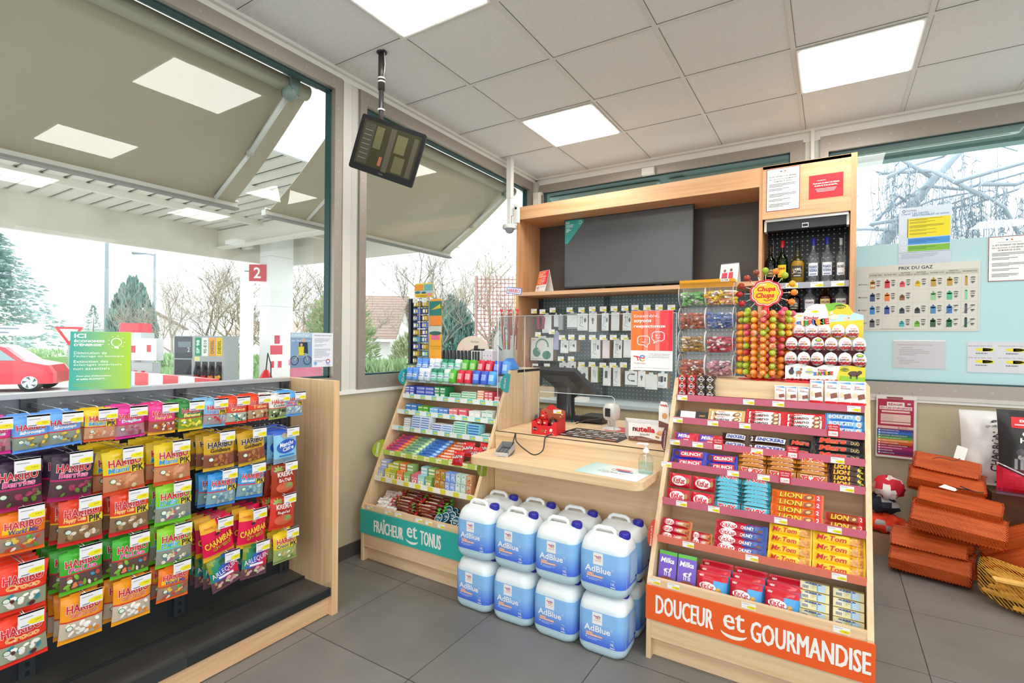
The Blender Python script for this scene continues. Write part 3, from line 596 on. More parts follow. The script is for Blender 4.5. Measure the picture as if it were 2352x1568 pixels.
# ---------------------------------------------------------------- shop furniture
OAK = wood('ecd0aa', 'dcb88c', 2); OAKH = wood('ecd0aa', 'dcb88c', 0); OAKY = wood('e9c39a', 'd6a678', 1)
BLK = mat('2e2f33', .45); GREY = mat('4d5054', .4)
LZ = [1.105, 1.0, .90, .80, .65, .50]           # shelf heights of both stepped displays
def lipy(z): return 2.205+max(0, z-.33)/.86*.43
def stepped(x0, x1, label, signcol, words, lips, tags, ears, side_m=OAK):
    t = thing('stepped_display', label, 'display stand', (0, 0, 0))
    prof = [(2.205, 0), (2.205, .33), (2.64, 1.195), (3.0, 1.195), (3.0, 0)]
    for xa in (x0, x1-.02): MB().prism(prof, xa, xa+.02, 0, OAK).build('side_panel', t)
    MB().box(x0+.02, x1-.02, 2.245, 2.265, 0, .1, OAKH).build('kickboard', t)
    fr_ = MB().box(x0+.02, x1-.02, 2.21, 2.23, .09, .352, OAKH).build('front_rail', t)
    MB().box(x0+.02, x1-.02, 2.23, 2.42, .27, .285, OAKH).build('tray_floor', t)
    bb = MB(); bb.add([(x0+.02, 2.42, .27), (x1-.02, 2.42, .27), (x1-.02, 2.80, 1.165), (x0+.02, 2.80, 1.165)], [(0, 1, 2, 3)], OAKH).build('backboard', t)
    tb = 2.66 if x0 > -1 else 2.715
    MB().box(x0, x1, tb, 3.0, 1.178, 1.197, OAKH).build('top_board', t)
    MB().box(x0+.02, x1-.02, tb, tb+.015, 1.115, 1.178, OAKH).build('top_rail', t)
    sg = MB(); sg.box(x0-.002, x1+.004, 2.2, 2.2045, .175, .32, signcol); sg.M = Matrix.Translation((0, 2.2, 0)) @ RY
    for (s_, x, y, w_, h_, b_) in words:
        for q in (-1, 0, 1): sg.text(s_, x+q*h_*.028, y, w_, h_, 'f6f4ef', 1+.1*q, 0); sg.text(s_, x+q*h_*.028, y, w_, h_*1.03, 'f6f4ef', 1.4+.1*q, 0)
    ex = words[1][1]; sg.poly([(ex+.05*math.cos(R(a)), .222+.030*math.sin(R(a))) for a in range(195, 346, 10)]+[(ex+.05*math.cos(R(a)), .222+.016*math.sin(R(a))) for a in range(345, 194, -10)], 'f6f4ef', 1)
    sg.build('sign', t)
    for i, z in enumerate(LZ):
        y = lipy(z); s = MB().box(x0+.02, x1-.02, y+.012, y+.16, z-.016, z-.006, OAKH); so_ = s.build('shelf', t)
        lp = MB().box(x0+.019, x1-.019, y, y+.006, z-.016, z+.014, lips[i] if isinstance(lips[i], str) else lips[i][0])
        if not isinstance(lips[i], str):
            lp.M = Matrix.Translation((0, y, 0)) @ RY; k = lips[i]; n = 16
            for q in range(n):
                if q % 2: lp.rect(x0+.03+(x1-x0-.05)*(q+.5)/n, z-.001, (x1-x0-.05)/n*.85, .026, k[1], 1); lp.ell(x0+.035+(x1-x0-.05)*(q+.5)/n, z-.004, .016, .006, 'e3dc3a', 2, 8)
        lo = lp.build('shelf_lip', so_)
        for f in tags[i]:
            red = f < 0; f = abs(f); b = MB(); b.M = Matrix.Translation((x0+(x1-x0)*f, y-.001, z-.002)) @ RY
            if red: b.rect(0, .014, .045, .052, 'd3202f', 1); b.text('LES PRIX', 0, .031, .034, .006, 'ffffff', 2).text('SERRÉS', 0, .022, .03, .006, 'ffffff', 2); b.rect(0, .001, .034, .02, 'f6f3f0', 2); b.text('1,20€', 0, .0, .026, .009, 'c8202c', 3)
            else: b.tag(0, 0, .048, .024)
            b.build('price_tag', so_)
    for f in tags[6]:
        b = MB(); b.M = Matrix.Translation((x0+(x1-x0)*f, 2.209, .337)) @ RY; b.tag(0, 0, .052, .024); b.build('price_tag', fr_)
    for (side, z, c, s_, sh) in ears:
        y = lipy(z); b = MB(); pts = []
        for k in range(-6, 7): a = k/6*PI/2; pts.append((y+.012-.085*math.cos(a)*sh, z+.016+.058*math.sin(a)))
        pts += [(y+.035, z+.066), (y+.015, z-.042)]
        xs = x0-.003 if side < 0 else x1+.0005
        b.prism(pts, xs, xs+.0025, 0, c)
        # the printed face looks towards the customer: lettering on both sides
        m_ = Matrix.Translation((xs+.0026, y-.028, z+.016)) @ RX; b.M = m_; b.text(s_, 0, 0, .02*len(s_) if len(s_) < 5 else .088, .02, 'f2f7ee', 1, .02, rot=R(76))
        b.build('end_flag', t)
    return t
PK = 'c9657c'; TL = ('e9f3ee', '7fd0d3')
stepped(-.672, .140, 'light oak stepped sweets display with orange DOUCEUR et GOURMANDISE sign', 'ee5f1f',
    [('DOUCEUR', -.513, .2475, .232, .078, .012), ('et', -.318, .263, .077, .066, .04), ('GOURMANDISE', -.063, .2475, .385, .078, .008)],
    [PK, PK, PK, PK, PK, 'd9745c'],
    [[.06, .43, .58, .93], [.05, .25, .42, -.84], [.05, .18, -.29, .49, -.66, .86], [.02, .38, .53, -.63, .9], [.13, .3, .62, .85], [.19, .5, .87], [.04, .14, .5, .88]],
    [(-1, .895, '5a1523', 'CHOCOLAT', 1), (-1, .50, 'd0402a', 'BISCUIT', 1)])
stepped(-2.476, -1.655, 'light oak stepped sweets display with turquoise FRAICHEUR et TONUS sign', '2fb0aa',
    [('FRAÎCHEUR', -2.235, .2475, .24, .088, .012), ('et', -2.045, .263, .077, .066, .04), ('TONUS', -1.905, .2475, .15, .078, .012)],
    [TL, TL, TL, TL, ('b5cf5c', 'eef2dc'), ('f2f2ea', 'e3dc3a')],
    [[], [], [], [], [], [], [.09, .28, .38, .58, .67, .78]],
    [(-1, 1.105, '2fb0b4', 'GUM', 1), (1, 1.105, '2fb0b4', 'GUM', 1), (-1, .65, '9cb32c', 'CONFISERIE', 1), (1, .65, '9cb32c', 'CONFISERIE', 1)])
# counter between the displays
t = thing('sales_counter', 'light oak sales counter between the two stepped displays', 'counter')
MB().box(-1.652, -.675, 2.47, 2.49, 0, .85, OAKH).build('front_panel', t)
MB().box(-1.652, -.675, 2.465, 3.3, .828, .85, OAKH).build('counter_top', t)
b = MB().prism([(-1.645, 2.47), (-1.645, 2.24)]+[(-1.645+.045*(1-math.cos(R(a))), 2.24-.045*math.sin(R(a))) for a in range(15, 91, 15)]+[(-.75+.05*math.sin(R(a)), 2.195+.05*(1-math.cos(R(a)))) for a in range(0, 91, 15)]+[(-.70, 2.47)], .718, .755, 2, OAKH); b.build('bag_shelf', t)
MB().box(-1.652, -1.632, 2.49, 3.28, 0, .828, OAK).box(-.695, -.675, 2.49, 3.28, 0, .828, OAK).build('side_panel', t)
# candy wall along the left windows
PERF = dots('6a6f74', '9aa3aa', .0500, .0500, .0030, 'y', .38, .2); PERFD = dots('26292d', 'c9d4dc', .025, .025, .0028, 'y', .4)
t = thing('gondola_shelf', 'dark perforated steel gondola with oak end panel carrying hanging candy bags', 'shelving')
b = MB().box(-2.46, -2.44, -1.3, 1.68, .14, .80, mat('26282c', .4)); b.build('lower_back_panel', t); MB().box(-2.46, -2.44, -1.3, 1.68, .80, 1.02, PERFD).build('middle_back_panel', t)
MB().box(-2.46, -2.44, -1.3, 1.68, 1.02, 1.15, PERF).build('upper_back_panel', t)
MB().box(-2.50, -2.435, -1.3, 1.68, 1.15, 1.168, mat('b9bdc0', .35, .5)).build('top_rail', t)
for y in (-.35, .14, .632, 1.135, 1.64):
    b = MB().box(-2.44, -2.425, y-.022, y+.022, .14, 1.15, mat('3a3e44', .4, .3)); b.M = Matrix.Translation((-2.425, y, 0)) @ RX
    for k in range(30): b.rect(0, 1.125-k*.033, .012, .018, '0c0d10', 1)
    b.build('slotted_post', t)
DK2 = noisy('45433f', '4e4b47', 3, .42)
MB().add([(-2.44, -1.3, .15), (-2.31, -1.3, .142), (-2.31, 1.68, .142), (-2.44, 1.68, .15)], [(0, 1, 2, 3)], DK2).box(-2.44, -2.11, -1.3, 1.68, .095, .132, DK2).build('base_shelf', t)
MB().box(-2.31, -2.305, -1.3, 1.68, .132, .146, '232325').box(-2.12, -2.098, -1.3, 1.68, .098, .137, mat('393a3c', .4)).build('shelf_edge', t)
MB().box(-2.135, -2.115, -1.3, 1.68, 0.003, .098, OAKY).build('plinth', t)
for a, c in ((-1.3, 1.0), (1.01, 1.675)): MB().box(-2.098, -2.094, a, c, .1, .17, CLEAR).build('clear_lip', t)
MB().box(-2.535, -2.09, 1.68, 1.715, 0, 1.167, wood('eac79c', 'd8ab7a', 2)).build('end_panel', t)
# tall wall unit behind the counter
t = thing('wall_unit', 'tall oak wall unit holding the television niche and the drinks cabinet', 'wall unit')
OU = wood('e2b48a', 'cf9868', 0); OV = wood('d8a67a', 'c28a5c', 2)
for xa, xb, zt in ((-2.466, -2.44, 2.60), (-.447, -.425, 2.62), (.095, .128, 2.625)):
    MB().box(xa, xb, 4.0, 4.42, 0, zt, OV).build('side_panel', t)
MB().prism([(-2.44, 2.50), (-.447, 2.50), (-.447, 2.62), (-2.44, 2.60)], 4.0, 4.02, 1, OU).build('header', t)
MB().box(-2.44, -.447, 4.0, 4.40, 2.485, 2.5, OU).build('niche_top', t)
MB().box(-2.44, -.447, 4.0, 4.40, 1.787, 1.819, OU).build('shelf', t)
MB().box(-2.44, -.447, 4.40, 4.415, 1.8, 2.5, mat('4f4945', .4)).build('niche_back', t)
PG = dots('5f7579', 'b4c6c9', .0333, .0333, .0050, 'x', .4)  # pale dots paint window light showing through the peg holes
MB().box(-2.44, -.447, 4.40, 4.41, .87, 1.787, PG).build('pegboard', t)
for x in (-2.42, -1.74, -1.05):
    b = MB().box(x-.022, x+.022, 4.385, 4.40, .87, 1.787, mat('34424a', .4)); b.M = Matrix.Translation((x, 4.385, 0)) @ RY
    for k in range(27): b.rect(0, 1.76-k*.033, .010, .018, '0c0d10', 1)
    b.build('slotted_post', t)
MB().box(-2.44, -.447, 3.90, 4.40, .845, .872, mat('c9d9dc', .35)).build('worktop', t)
MB().box(-2.44, -.447, 3.93, 4.3, 0, .845, wood('d9c79f', 'c9b48a', 2)).build('drawer_fronts', t)
b = MB(); b.M = Matrix.Translation((-1.52, 3.93, .76)) @ RY; b.ell(0, 0, .021, .021, '111111', 1, 16); b.build('cable_hole', t)
MB().box(-.425, .095, 4.0, 4.02, 2.25, 2.622, OU).build('cabinet_header', t)
MB().box(-.425, .095, 4.0, 4.4, 2.60, 2.62, OU).build('cabinet_top', t)
PC = dots('1d2026', 'c9d0d8', .0333, .0333, .0050, 'x', .4, 0, (.01, .008))  # hole dots coloured pale, as if lit from the window behind
MB().box(-.425, .095, 4.37, 4.38, .9, 2.6, PC).build('cabinet_back', t)
MB().box(-.425, .095, 4.0, 4.37, 0, 1.0, OU).build('cabinet_base', t)
MB().box(-.40, .075, 4.03, 4.09, 2.17, 2.235, mat('2b2c30', .5)).box(-.41, .085, 4.02, 4.035, 2.232, 2.25, mat('c9c9c6', .3, .5)).box(-.415, -.40, 4.025, 4.10, 2.165, 2.24, mat('d8d8d4', .4)).box(.075, .09, 4.025, 4.10, 2.165, 2.24, mat('d8d8d4', .4)).build('roller_blind', t)
MB().tube([(-.18, 4.02, 2.20), (-.145, 4.02, 2.20), (-.145, 4.02, 2.175), (-.18, 4.02, 2.175)], .004, 'e8e8e4', 6, True).build('blind_handle', t)
for z in (1.80, 1.59):
    MB().box(-.425, .095, 4.06, 4.37, z-.006, z, mat('55585e', .3)).build('cabinet_shelf', t)
    b = MB().box(-.423, .093, 4.052, 4.058, z-.04, z+.002, mat('a3a6b0', .25)); b.build('shelf_edge', t)
    for x in ((-.36, -.24, -.09, .03) if z > 1.7 else (-.33, -.27, -.2)):
        b = MB(); b.M = Matrix.Translation((x, 4.05, z-.019)) @ RY; b.tag(0, 0, .075, .034); b.build('price_tag', t)
for x in (-.385, .07): MB().tube([(x, 4.36, 2.16), (x, 4.36, 1.85)], .003, 'dfe3e6', 5).build('blind_cord', t)
# television
tv = thing('television', 'big dark flat television in the oak niche with green corner sticker', 'television', (0, 4.22, 0))
MB().box(-2.085, -.945, 0, .035, 1.86, 2.485, mat('2a2c2f', .35)).build('casing', tv)
MB().box(-2.078, -.952, -.001, .001, 1.875, 2.477, mat('484c4f', .38, 0, .9)).build('screen', tv)
MB().box(-1.75, -1.70, .035, .17, 1.82, 2.35, BLK).box(-1.25, -1.20, .035, .17, 1.82, 2.35, BLK).build('mount', tv)
b = MB(); b.M = Matrix.Translation((-2.078, -.002, 2.476)) @ RY
b.poly([(0, 0), (.155, 0), (.185, -.012), (.18, -.03), (.03, -.21), (0, -.21)], grad('3fa9a0', '9ccb3a', 0, .17, 0), 1)
b.text('ICI', .012, -.022, .03, .018, 'ffffff', 2, .02, al='l').text('ÉCONOMIES', .012, -.042, .07, .011, 'ffffff', 2, .02, al='l').text("D'ÉNERGIE", .012, -.057, .065, .011, 'ffffff', 2, .02, al='l')
b.lines(.012, -.078, .05, 3, .012, 'ffffff'); b.ring(.15, -.028, .013, .016, 'ffffff', 2, 16); b.build('sticker', tv)
def notice(name, lab, cat, loc, w_, h_, fn, rot=None, border=None, th=.0008):
    b = MB(); b.M = RY if rot is None else rot; b.box(-w_/2, w_/2, -h_/2, h_/2, -th, 0, mat('f0efec', .5)) 
    b.S = FLAT; fn(b); o = b.build(name); o.location = loc; return tg(o, lab, cat)
def alc(b):
    w_, h_ = .206, .296; b.rect(0, 0, w_, h_, '8c2232', .5).rect(0, 0, w_-.008, h_-.008, 'f3f2ef', 1)
    b.rect(-.012, .124, .009, .008, '26418f', 2).rect(.012, .124, .009, .008, 'd0323c', 2); b.rect(0, .108, .12, .002, '777777', 2)
    for i, s_ in enumerate(('IL EST INTERDIT DE VENDRE', "DE L'ALCOOL À DES MINEURS", 'DE MOINS DE 18 ANS.')): b.text(s_, 0, .09-i*.017, (.165, .17, .11)[i], .0095, '2c2c2e', 2, .02)
    for j, (y, n) in enumerate(((.038, 3), (.005, 2), (-.03, 3), (-.068, 2), (-.1, 3))): b.lines(-.085, y, .17, n, .0085, '55555a', .0035, seed=j)
    b.text('IL EST INTERDIT DE VENDRE DES BOISSONS', 0, -.02, .16, .006, '333333', 3) if 0 else None
notice('alcohol_notice', 'white notice with dark red border on the drinks cabinet header', 'notice', (-.299, 3.9990, 2.448), .206, .296, alc)
def tob(b):
    b.rect(0, 0, .196, .158, 'e01f2d', 1); b.lines(-.05, .04, .1, 1, .01, 'f7d9d9', .003)
    b.text('Toute vente de tabac à des mineurs', 0, .022, .15, .009, 'ffffff', 2, .02).text('de moins de 18 ans est interdite.', 0, .006, .13, .009, 'ffffff', 2, .02)
    for i in range(3): b.rect(0, -.016-i*.009, .12-.01*i, .003, 'f7d9d9', 2)
notice('tobacco_notice', 'small red notice with white lettering on the drinks cabinet header', 'notice', (-.045, 3.9990, 2.432), .196, .158, tob)
# tent card and calendar in the niche
def speech(b, x, y, w_, h_, m, flip=1, wink=0, th=.004, l=2):
    k = w_*.16; P = [(x-w_/2+k, y+h_/2), (x+w_/2-k, y+h_/2), (x+w_/2, y+h_/2-k), (x+w_/2, y-h_/2+k), (x+w_/2-k, y-h_/2)]
    P = P+([(x+w_*.34, y-h_*.8), (x+w_*.02, y-h_/2)] if flip > 0 else [(x-w_*.05, y-h_/2), (x-w_*.38, y-h_*.8), (x-w_*.28, y-h_/2)])+[(x-w_/2+k, y-h_/2), (x-w_/2, y-h_/2+k), (x-w_/2, y+h_/2-k), (x-w_/2+k, y+h_/2)]
    b.line(P, th, m, l); b.ell(x+w_*.14, y+h_*.15, th*.6, th*.6, m, l, 8)
    if wink: b.rect(x-w_*.14, y+h_*.13, th*3, th*.8, m, l)
    else: b.ell(x-w_*.14, y+h_*.15, th*.6, th*.6, m, l, 8)
    b.line([(x-w_*.16, y-h_*.1), (x-w_*.06, y-h_*.2), (x+w_*.06, y-h_*.2), (x+w_*.16, y-h_*.1)], th*.8, m, l)
def tlogo(b, x, y, s, l=2, word=True):
    red, blue, yel = 'e0253a', '3f7fd0', 'e7c52f'
    b.line([(x-s*.5, y+s*.16), (x-s*.1, y+s*.10), (x+s*.15, y+s*.02), (x+s*.42, y+s*.02)], s*.09, red, l).line([(x-s*.22, y+s*.1), (x-s*.12, y-s*.2)], s*.08, red, l+.5)
    b.ring(x+s*.22, y, s*.17, s*.26, blue, l+.3, 12, 20, 170); b.ring(x+s*.22, y, s*.17, s*.26, '6b8f5a', l+.3, 6, 180, 250); b.ring(x+s*.22, y, s*.17, s*.26, yel, l+.3, 6, 240, 330)
    if word: b.text('TotalEnergies', x, y-s*.42, s*.95, s*.15, 'c0304a', l)
def respect(b, w_, h_):
    b.rect(0, h_*.165, w_, h_*.67, 'f4553f', 1)
    for i, (x, k, c) in enumerate(((-.36, .28, 'f07a30'), (-.13, .10, 'f4917a'), (.0, .12, 'f56a50'), (.14, .1, 'f98c86'), (.3, .16, 'f5414a'), (.45, .1, 'ec2a3a'))): b.rect(x*w_, h_*.165, k*w_, h_*.668, c, 1.4+.1*i)
    for i, (s_, bo) in enumerate((('Ensemble,', .0), ('soyons', .025), ('respectueux', .025))): b.text(s_, -w_*.43, h_*(.41-.09*i), w_*(.6, .42, .76)[i], h_*.055, 'ffffff', 3, bo, al='l')
    speech(b, -w_*.19, h_*.0, w_*.29, h_*.15, 'ffffff', 1, 0, w_*.016, 3); speech(b, w_*.16, h_*.07, w_*.29, h_*.15, 'ffffff', -1, 1, w_*.016, 3)
    b.rect(0, -h_*.335, w_, h_*.33, 'f4f4f4', 1); tlogo(b, -w_*.28, -h_*.3, w_*.3, 3)
    for i, s_ in enumerate(('Toute agression physique', 'ou verbale peut entraîner', 'des poursuites judiciaires.')): b.text(s_, -w_*.07, h_*(-.225-.028*i), w_*.5, h_*.016, '3a3a40', 3, .01, al='l')
    b.rect(0, -h_*.46, w_*.86, h_*.006, 'b9b9bd', 3)
def tent(name, lab, loc, rz, w_, h_, d_, fn, side='f1f1ee', slant=0.):
    t = thing(name, lab, 'tent card', loc, (0, 0, rz)); lean = math.degrees(math.atan2(d_/2, h_)); L = math.hypot(h_, d_/2)
    b = MB(); M0 = Matrix.Translation((0, -d_/2, 0)) @ Matrix.Rotation(R(90-lean), 4, 'X'); b.M = M0 @ Matrix.Translation((0, L/2, 0)); b.box(-w_/2, w_/2, -L/2, L/2, -.0012, 0, side); fn(b); b.build('front_panel', t)
    b = MB(); b.M = Matrix.Translation((0, d_/2, 0)) @ Matrix.Rotation(R(90+lean), 4, 'X'); b.box(-w_/2, w_/2, 0, L, -.0005, .0007, side); b.build('rear_panel', t)
    b = MB().box(-w_/2, w_/2, -d_/2, d_/2, 0, .001, side); b.build('base', t); return t
tent('tent_card', 'small red and white tent card on the niche shelf left of the television', (-2.23, 4.11, 1.819), R(-28), .165, .2, .1, lambda b: respect(b, .163, .2))
def cal(b): b.rect(0, 0, .125, .13, 'f6f6f4', 1); b.rect(-.012, -.005, .09, .1, 'f3e3e2', 2); b.ell(-.032, .022, .01, .012, '8a5a45', 3).poly([(-.055, -.055), (-.05, .005), (-.012, .008), (-.008, -.055)], 'd9304a', 3).ell(.015, .026, .01, .012, '6b4636', 3).poly([(-.003, -.055), (0, .008), (.03, .01), (.034, -.055)], 'e03a4c', 4).rect(-.025, -.03, .02, .01, '5b6a80', 5)
t = tent('desk_calendar', 'small spiral bound desk calendar at the right end of the niche shelf', (-.65, 4.1, 1.819), R(-14), .135, .15, .07, cal)
b = MB()
for i in range(16): b.tube([(-.062+i*.0083, -.006, .148), (-.062+i*.0083, 0, .156), (-.062+i*.0083, .006, .148)], .0012, '9aa0a8', 5)
b.build('spiral_binding', t)
def eco(b):
    w_, L = .19, .232; b.rect(0, 0, w_, L, grad('2fa39a', 'a3cc1f', -.09, .09, 0), 1)
    b.text('ICI', -.082, .098, .034, .016, 'ffffff', 2, .03, al='l').text('ÉCONOMIES', -.082, .078, .092, .011, 'ffffff', 2, .03, al='l').text("D'ÉNERGIE*", -.082, .063, .09, .011, 'ffffff', 2, .03, al='l')
    b.ring(.048, .073, .015, .0175, 'ffffff', 2, 20, -60, 240); b.rect(.048, .103 if 0 else .053, .014, .008, 'ffffff', 2)
    for a in range(0, 360, 40): b.rect(.048+.026*math.cos(R(a)), .073+.026*math.sin(R(a)), .0045, .0018, 'ffffff', 2)
    for i, s_ in enumerate(('Diminution de', "l'éclairage en boutique", 'Extinction des', 'éclairages extérieurs', 'non essentiels')): b.text(s_, -.082, (.03, .016, -.004, -.018, -.032)[i], (.1, .155, .105, .148, .11)[i], .0105, 'f4fbef', 2, 0, al='l')
    b.text("Pour plus d'informations", -.072, -.062, .105, .0065, 'ffffff', 2, .02, al='l').text('et météo ECOWATT :', -.072, -.073, .09, .0065, 'ffffff', 2, .02, al='l'); b.lines(-.082, -.093, .14, 2, .007, '8fbf4a', .002)
tent('tent_card', 'large green tent card on the gondola rail telling of energy saving', (-2.475, .862, 1.168), R(66), .19, .225, .085, eco, 'd9efe6')
def par(b):
    b.rect(0, 0, .285, .2, 'e4e8f2', 1); b.rect(-.073, 0, .139, .198, '7f9fbf', 2); b.rect(-.073, .085, .139, .028, 'a9c9dc', 3); b.text('handigr', -.075, .085, .12, .02, 'dceaf4', 4).text('an inclusion', -.075, .055, .125, .014, 'cfe0ee', 4)
    b.rect(-.073, -.07, .139, .058, '6f8bab', 3); b.ell(-.06, .055, .012, .014, 'c9a58c', 5).poly([(-.09, .045), (-.035, .045), (-.03, -.02), (-.088, -.02)], '27334a', 5).ell(-.075, .03, .008, .01, 'c9a58c', 6).poly([(-.095, .02), (-.058, .02), (-.06, -.03), (-.09, -.03)], 'd9c62e', 6)
    b.ring(-.118, -.058, .022, .026, '2e3a4c', 6, 20).ring(-.035, -.058, .022, .026, '2e3a4c', 6, 20).line([(-.118, -.058), (-.09, -.02), (-.045, -.02), (-.035, -.058)], .003, 'd8dc8a', 7)
    b.text('Attestation de parrainage', .07, .085, .12, .011, '6f6f86', 3)
    for k, (y, n) in enumerate(((.066, 4), (.03, 2), (.005, 8), (-.062, 2))): b.lines(.012, y, .115, n, .0068, '9aa0b5', .0025, seed=k)
    b.ring(.108, -.068, .009, .014, 'd04a4a', 3, 16, 0, 180).ring(.108, -.068, .009, .014, '4a6fd0', 3, 16, 180, 360).text('TOTAL', .108, -.09, .03, .006, '55597a', 3); b.ell(.02, -.078, .011, .011, '7fb0dc', 3)
o = notice('sponsorship_poster', 'bicycle photo poster stuck on the big window above the oak end panel', 'poster', (-2.554, 1.9, 1.31), .285, .2, par, RX)
# oak panel already carries nothing; posters on the right window
YP = WY+.040
def charte(b):
    w_, h_ = .292, .402; b.rect(0, 0, w_, h_, grad('b9c6d4', 'd3e2f0', -.2, .2, 2), 1)
    b.ring(-.118, .178, .006, .010, '5a6a9a', 2, 14).text('TOTAL', -.075, .178, .06, .012, '56506a', 2, .01)
    b.text('Charte "LES GESTES', -.055, .158, .15, .013, '3a6ea5', 2, .01).text('RESPONSABLES" en station', .03, .143, .2, .013, '3a6ea5', 2, .01)
    b.rect(.022, .055, .23, .135, 'e6d51f', 2).rect(.022, -.04, .23, .045, '3f8fd2', 2).rect(.022, -.09, .23, .042, '7ab43a', 2).rect(-.095, .055, .004, .135, '4a4a30', 3)
    for k, (y, n) in enumerate(((.115, 2), (.095, 2), (.07, 3), (.04, 2), (.015, 2))): b.lines(-.085, y, .19, n, .007, '6e6a24', .0028, 3, k)
    b.lines(-.085, -.03, .19, 3, .009, '1f4f8a', .0028, 3, 3).lines(-.085, -.082, .19, 2, .01, '2f5a1f', .0028, 3, 4)
    for y in (.03, -.045, -.088): b.ring(-.118, y, .011, .0135, 'e9eef2', 2, 16)
    b.rect(0, -.118, w_*.98, .002, '55606a', 2).lines(-.13, -.13, .25, 4, .009, '8c98a8', .003, 2, 9)
o = notice('charter_poster', 'pale blue charter poster with yellow, blue and green blocks', 'poster', (.545, YP, 2.15), .292, .402, charte)
def gas(b):
    w_, h_ = .69, .475; b.rect(0, 0, w_, h_, 'cfcfc6', 1); b.text('PRIX DU GAZ', 0, .212, .19, .022, '2a2a2c', 2, .02)
    x0, y0 = -.335, .155; cw = [.06]+[.0868]*7; tot = .0
    heads = ('BUTANE 13KG', 'BUTANE 10KG', 'BUTANE PETITS FORMATS', 'PROPANE PETITS FORMATS', 'PROPANE 13 KG', 'CARBURATION PROPANE 13 KG', 'PROPANE 35 KG'); b.rect(.032, .17, .607, .035, 'bdbdae', 1.5)
    for i, s_ in enumerate(heads):
        X = -.272+.0434+.0868*i; p = s_.split(' ')
        if len(p) > 2 and i != 4 and i != 6: b.text(p[0], X, .178, .05, .008, '3a3a34', 2, .02).text(' '.join(p[1:]), X, .164, .078, .008, '3a3a34', 2, .02)
        else: b.text(s_, X, .17, .072, .009, '3a3a34', 2, .02)
    for r_ in range(5): b.rect(0, .152-r_*.0945, .67, .001, 'aeaea2', 2)
    for i in range(8): b.rect(-.272+.0868*i, -.036, .001, .378, 'aeaea2', 2)
    for r_, (s_, c) in enumerate((('antargaz', '5a3a3a'), ('FINAGAZ', '3a3a3a'), ('Butagaz', 'a02a3a'), ('PRIMAGAZ', '3a3a3a'))): b.text(s_, -.303, .105-r_*.0945, .05, .009, c, 2, .02); b.ell(-.328, .105-r_*.0945, .005, .005, ('6aa03a', 'b0392e', '3a4a8a', '55585c')[r_], 2)
    cols = [['c4833f', 'd0303c', 'd84a60', 'd9b32a', 'b8924a', 'b8924a', 'b8924a'], ['3d4a7a', 'e07a24', '8a5a3a', None, '8fc08a', '4fae84', '7fc49a'], ['2f83c4', '37529a', '3a4456', '3a3f48', '4a82b0', '3f72b4', '5a5560'], ['5a5c60', None, '3fb0b4', '6ab43a', '2f5a3a', '1f6a4a', '1f4f4a']]
    for r_ in range(4):
        for i in range(7):
            c = cols[r_][i]
            if not c: continue
            X = -.272+.025+.0868*i; Y_ = .103-r_*.0945; sm = i in (2, 3); tall = i == 6
            if tall: b.rect(X, Y_, .014, .062, c, 3).ell(X, Y_+.032, .006, .006, c, 3)
            elif sm: b.rect(X, Y_-.012, .03, .026, c, 3).ell(X, Y_+.004, .014, .008, c, 3).ell(X, Y_+.012, .007, .005, c, 3)
            else: b.rect(X, Y_-.006, .03, .045, c, 3).ell(X, Y_+.017, .015, .009, c, 3).rect(X, Y_+.028, .009, .012, c, 3)
            b.rect(X, Y_-.008, .026, .012, 'e8e0c8', 4) if r_ == 0 and i == 0 else None
            b.ell(X+.034, Y_+.022, .014, .006, '34343a', 3); b.rect(X+.034, Y_+.019, .03, .004, 'cfcfc6', 4)
            if not (r_ > 1 and i > 4): b.text(('44', '35', '24', '24', '46', '45', '127')[i]+'90', X+.033, Y_+.009, .022, .009, '26262a', 3, .02)
            b.ell(X+.034, Y_-.006, .012, .0035, '34343a', 3); b.text(('39', '33', '19', '19', '39', '62', '80')[i], X+.033, Y_-.014, .012, .007, '26262a', 3, .02)
            if r_ > 1 and i > 4: b.line([(X-.02, Y_-.03), (X+.045, Y_+.03)], .0018, '26262a', 5)
    b.lines(-.2, -.222, .4, 1, .01, '8a8a84', .003)
notice('price_poster', 'large PRIX DU GAZ poster with rows of gas bottles on the teal film', 'poster', (.497, YP, 1.712), .69, .475, gas)
notice('alcohol_notice', 'white notice with dark red border stuck on the teal film at the right edge', 'notice', (.983, YP, 1.952), .206, .296, alc)
def refill(b): b.rect(0, 0, .293, .2, 'c6c6cc', 1); b.text('RÉAPPROVISIONNEMENT DE LA BOUTIQUE', -.02, .065, .2, .009, '8a8a90', 2); b.lines(-.1, .045, .14, 1, .01, '9a9aa0').lines(-.11, .03, .18, 4, .012, 'a4a4aa').text('EXTÉRIEUR', -.1, -.03, .045, .008, '8a8a90', 2).lines(-.11, -.045, .12, 3, .012, 'a4a4aa'); b.rect(0, .095, .29, .008, 'e9eef0', 3)
notice('paper_sleeve', 'grey paper in a plastic sleeve on the teal film below the gas prices', 'notice', (.522, YP, 1.312), .293, .2, refill)
def prices(b):
    b.rect(0, 0, .3, .205, 'd0d2da', 1)
    for (x, y, n_, p_) in ((-.075, .05, 'Bois Chauff 120m3 30Cm', '15,90 €'), (.075, .05, 'Charbon De Bois 1Kg', '10,50 €'), (-.075, -.03, 'Filet Bois Allu 20L', '10,50 €'), (.075, -.03, 'Sac Pellet TE 10Kg', '15,90 €')):
        b.text(n_, x-.01, y+.025, .12, .007, '4a4a50', 2); b.ell(x+.01, y, .045, .011, 'e6d81f', 2).rect(x+.03, y-.001, .055, .022, 'e6d81f', 2); b.text(p_, x+.03, y, .036, .009, '6a6a20', 3)
        for k in range(12): b.rect(x-.03+k*.005, y-.025, .0025 if k % 3 else .004, .007, '34343a', 2)
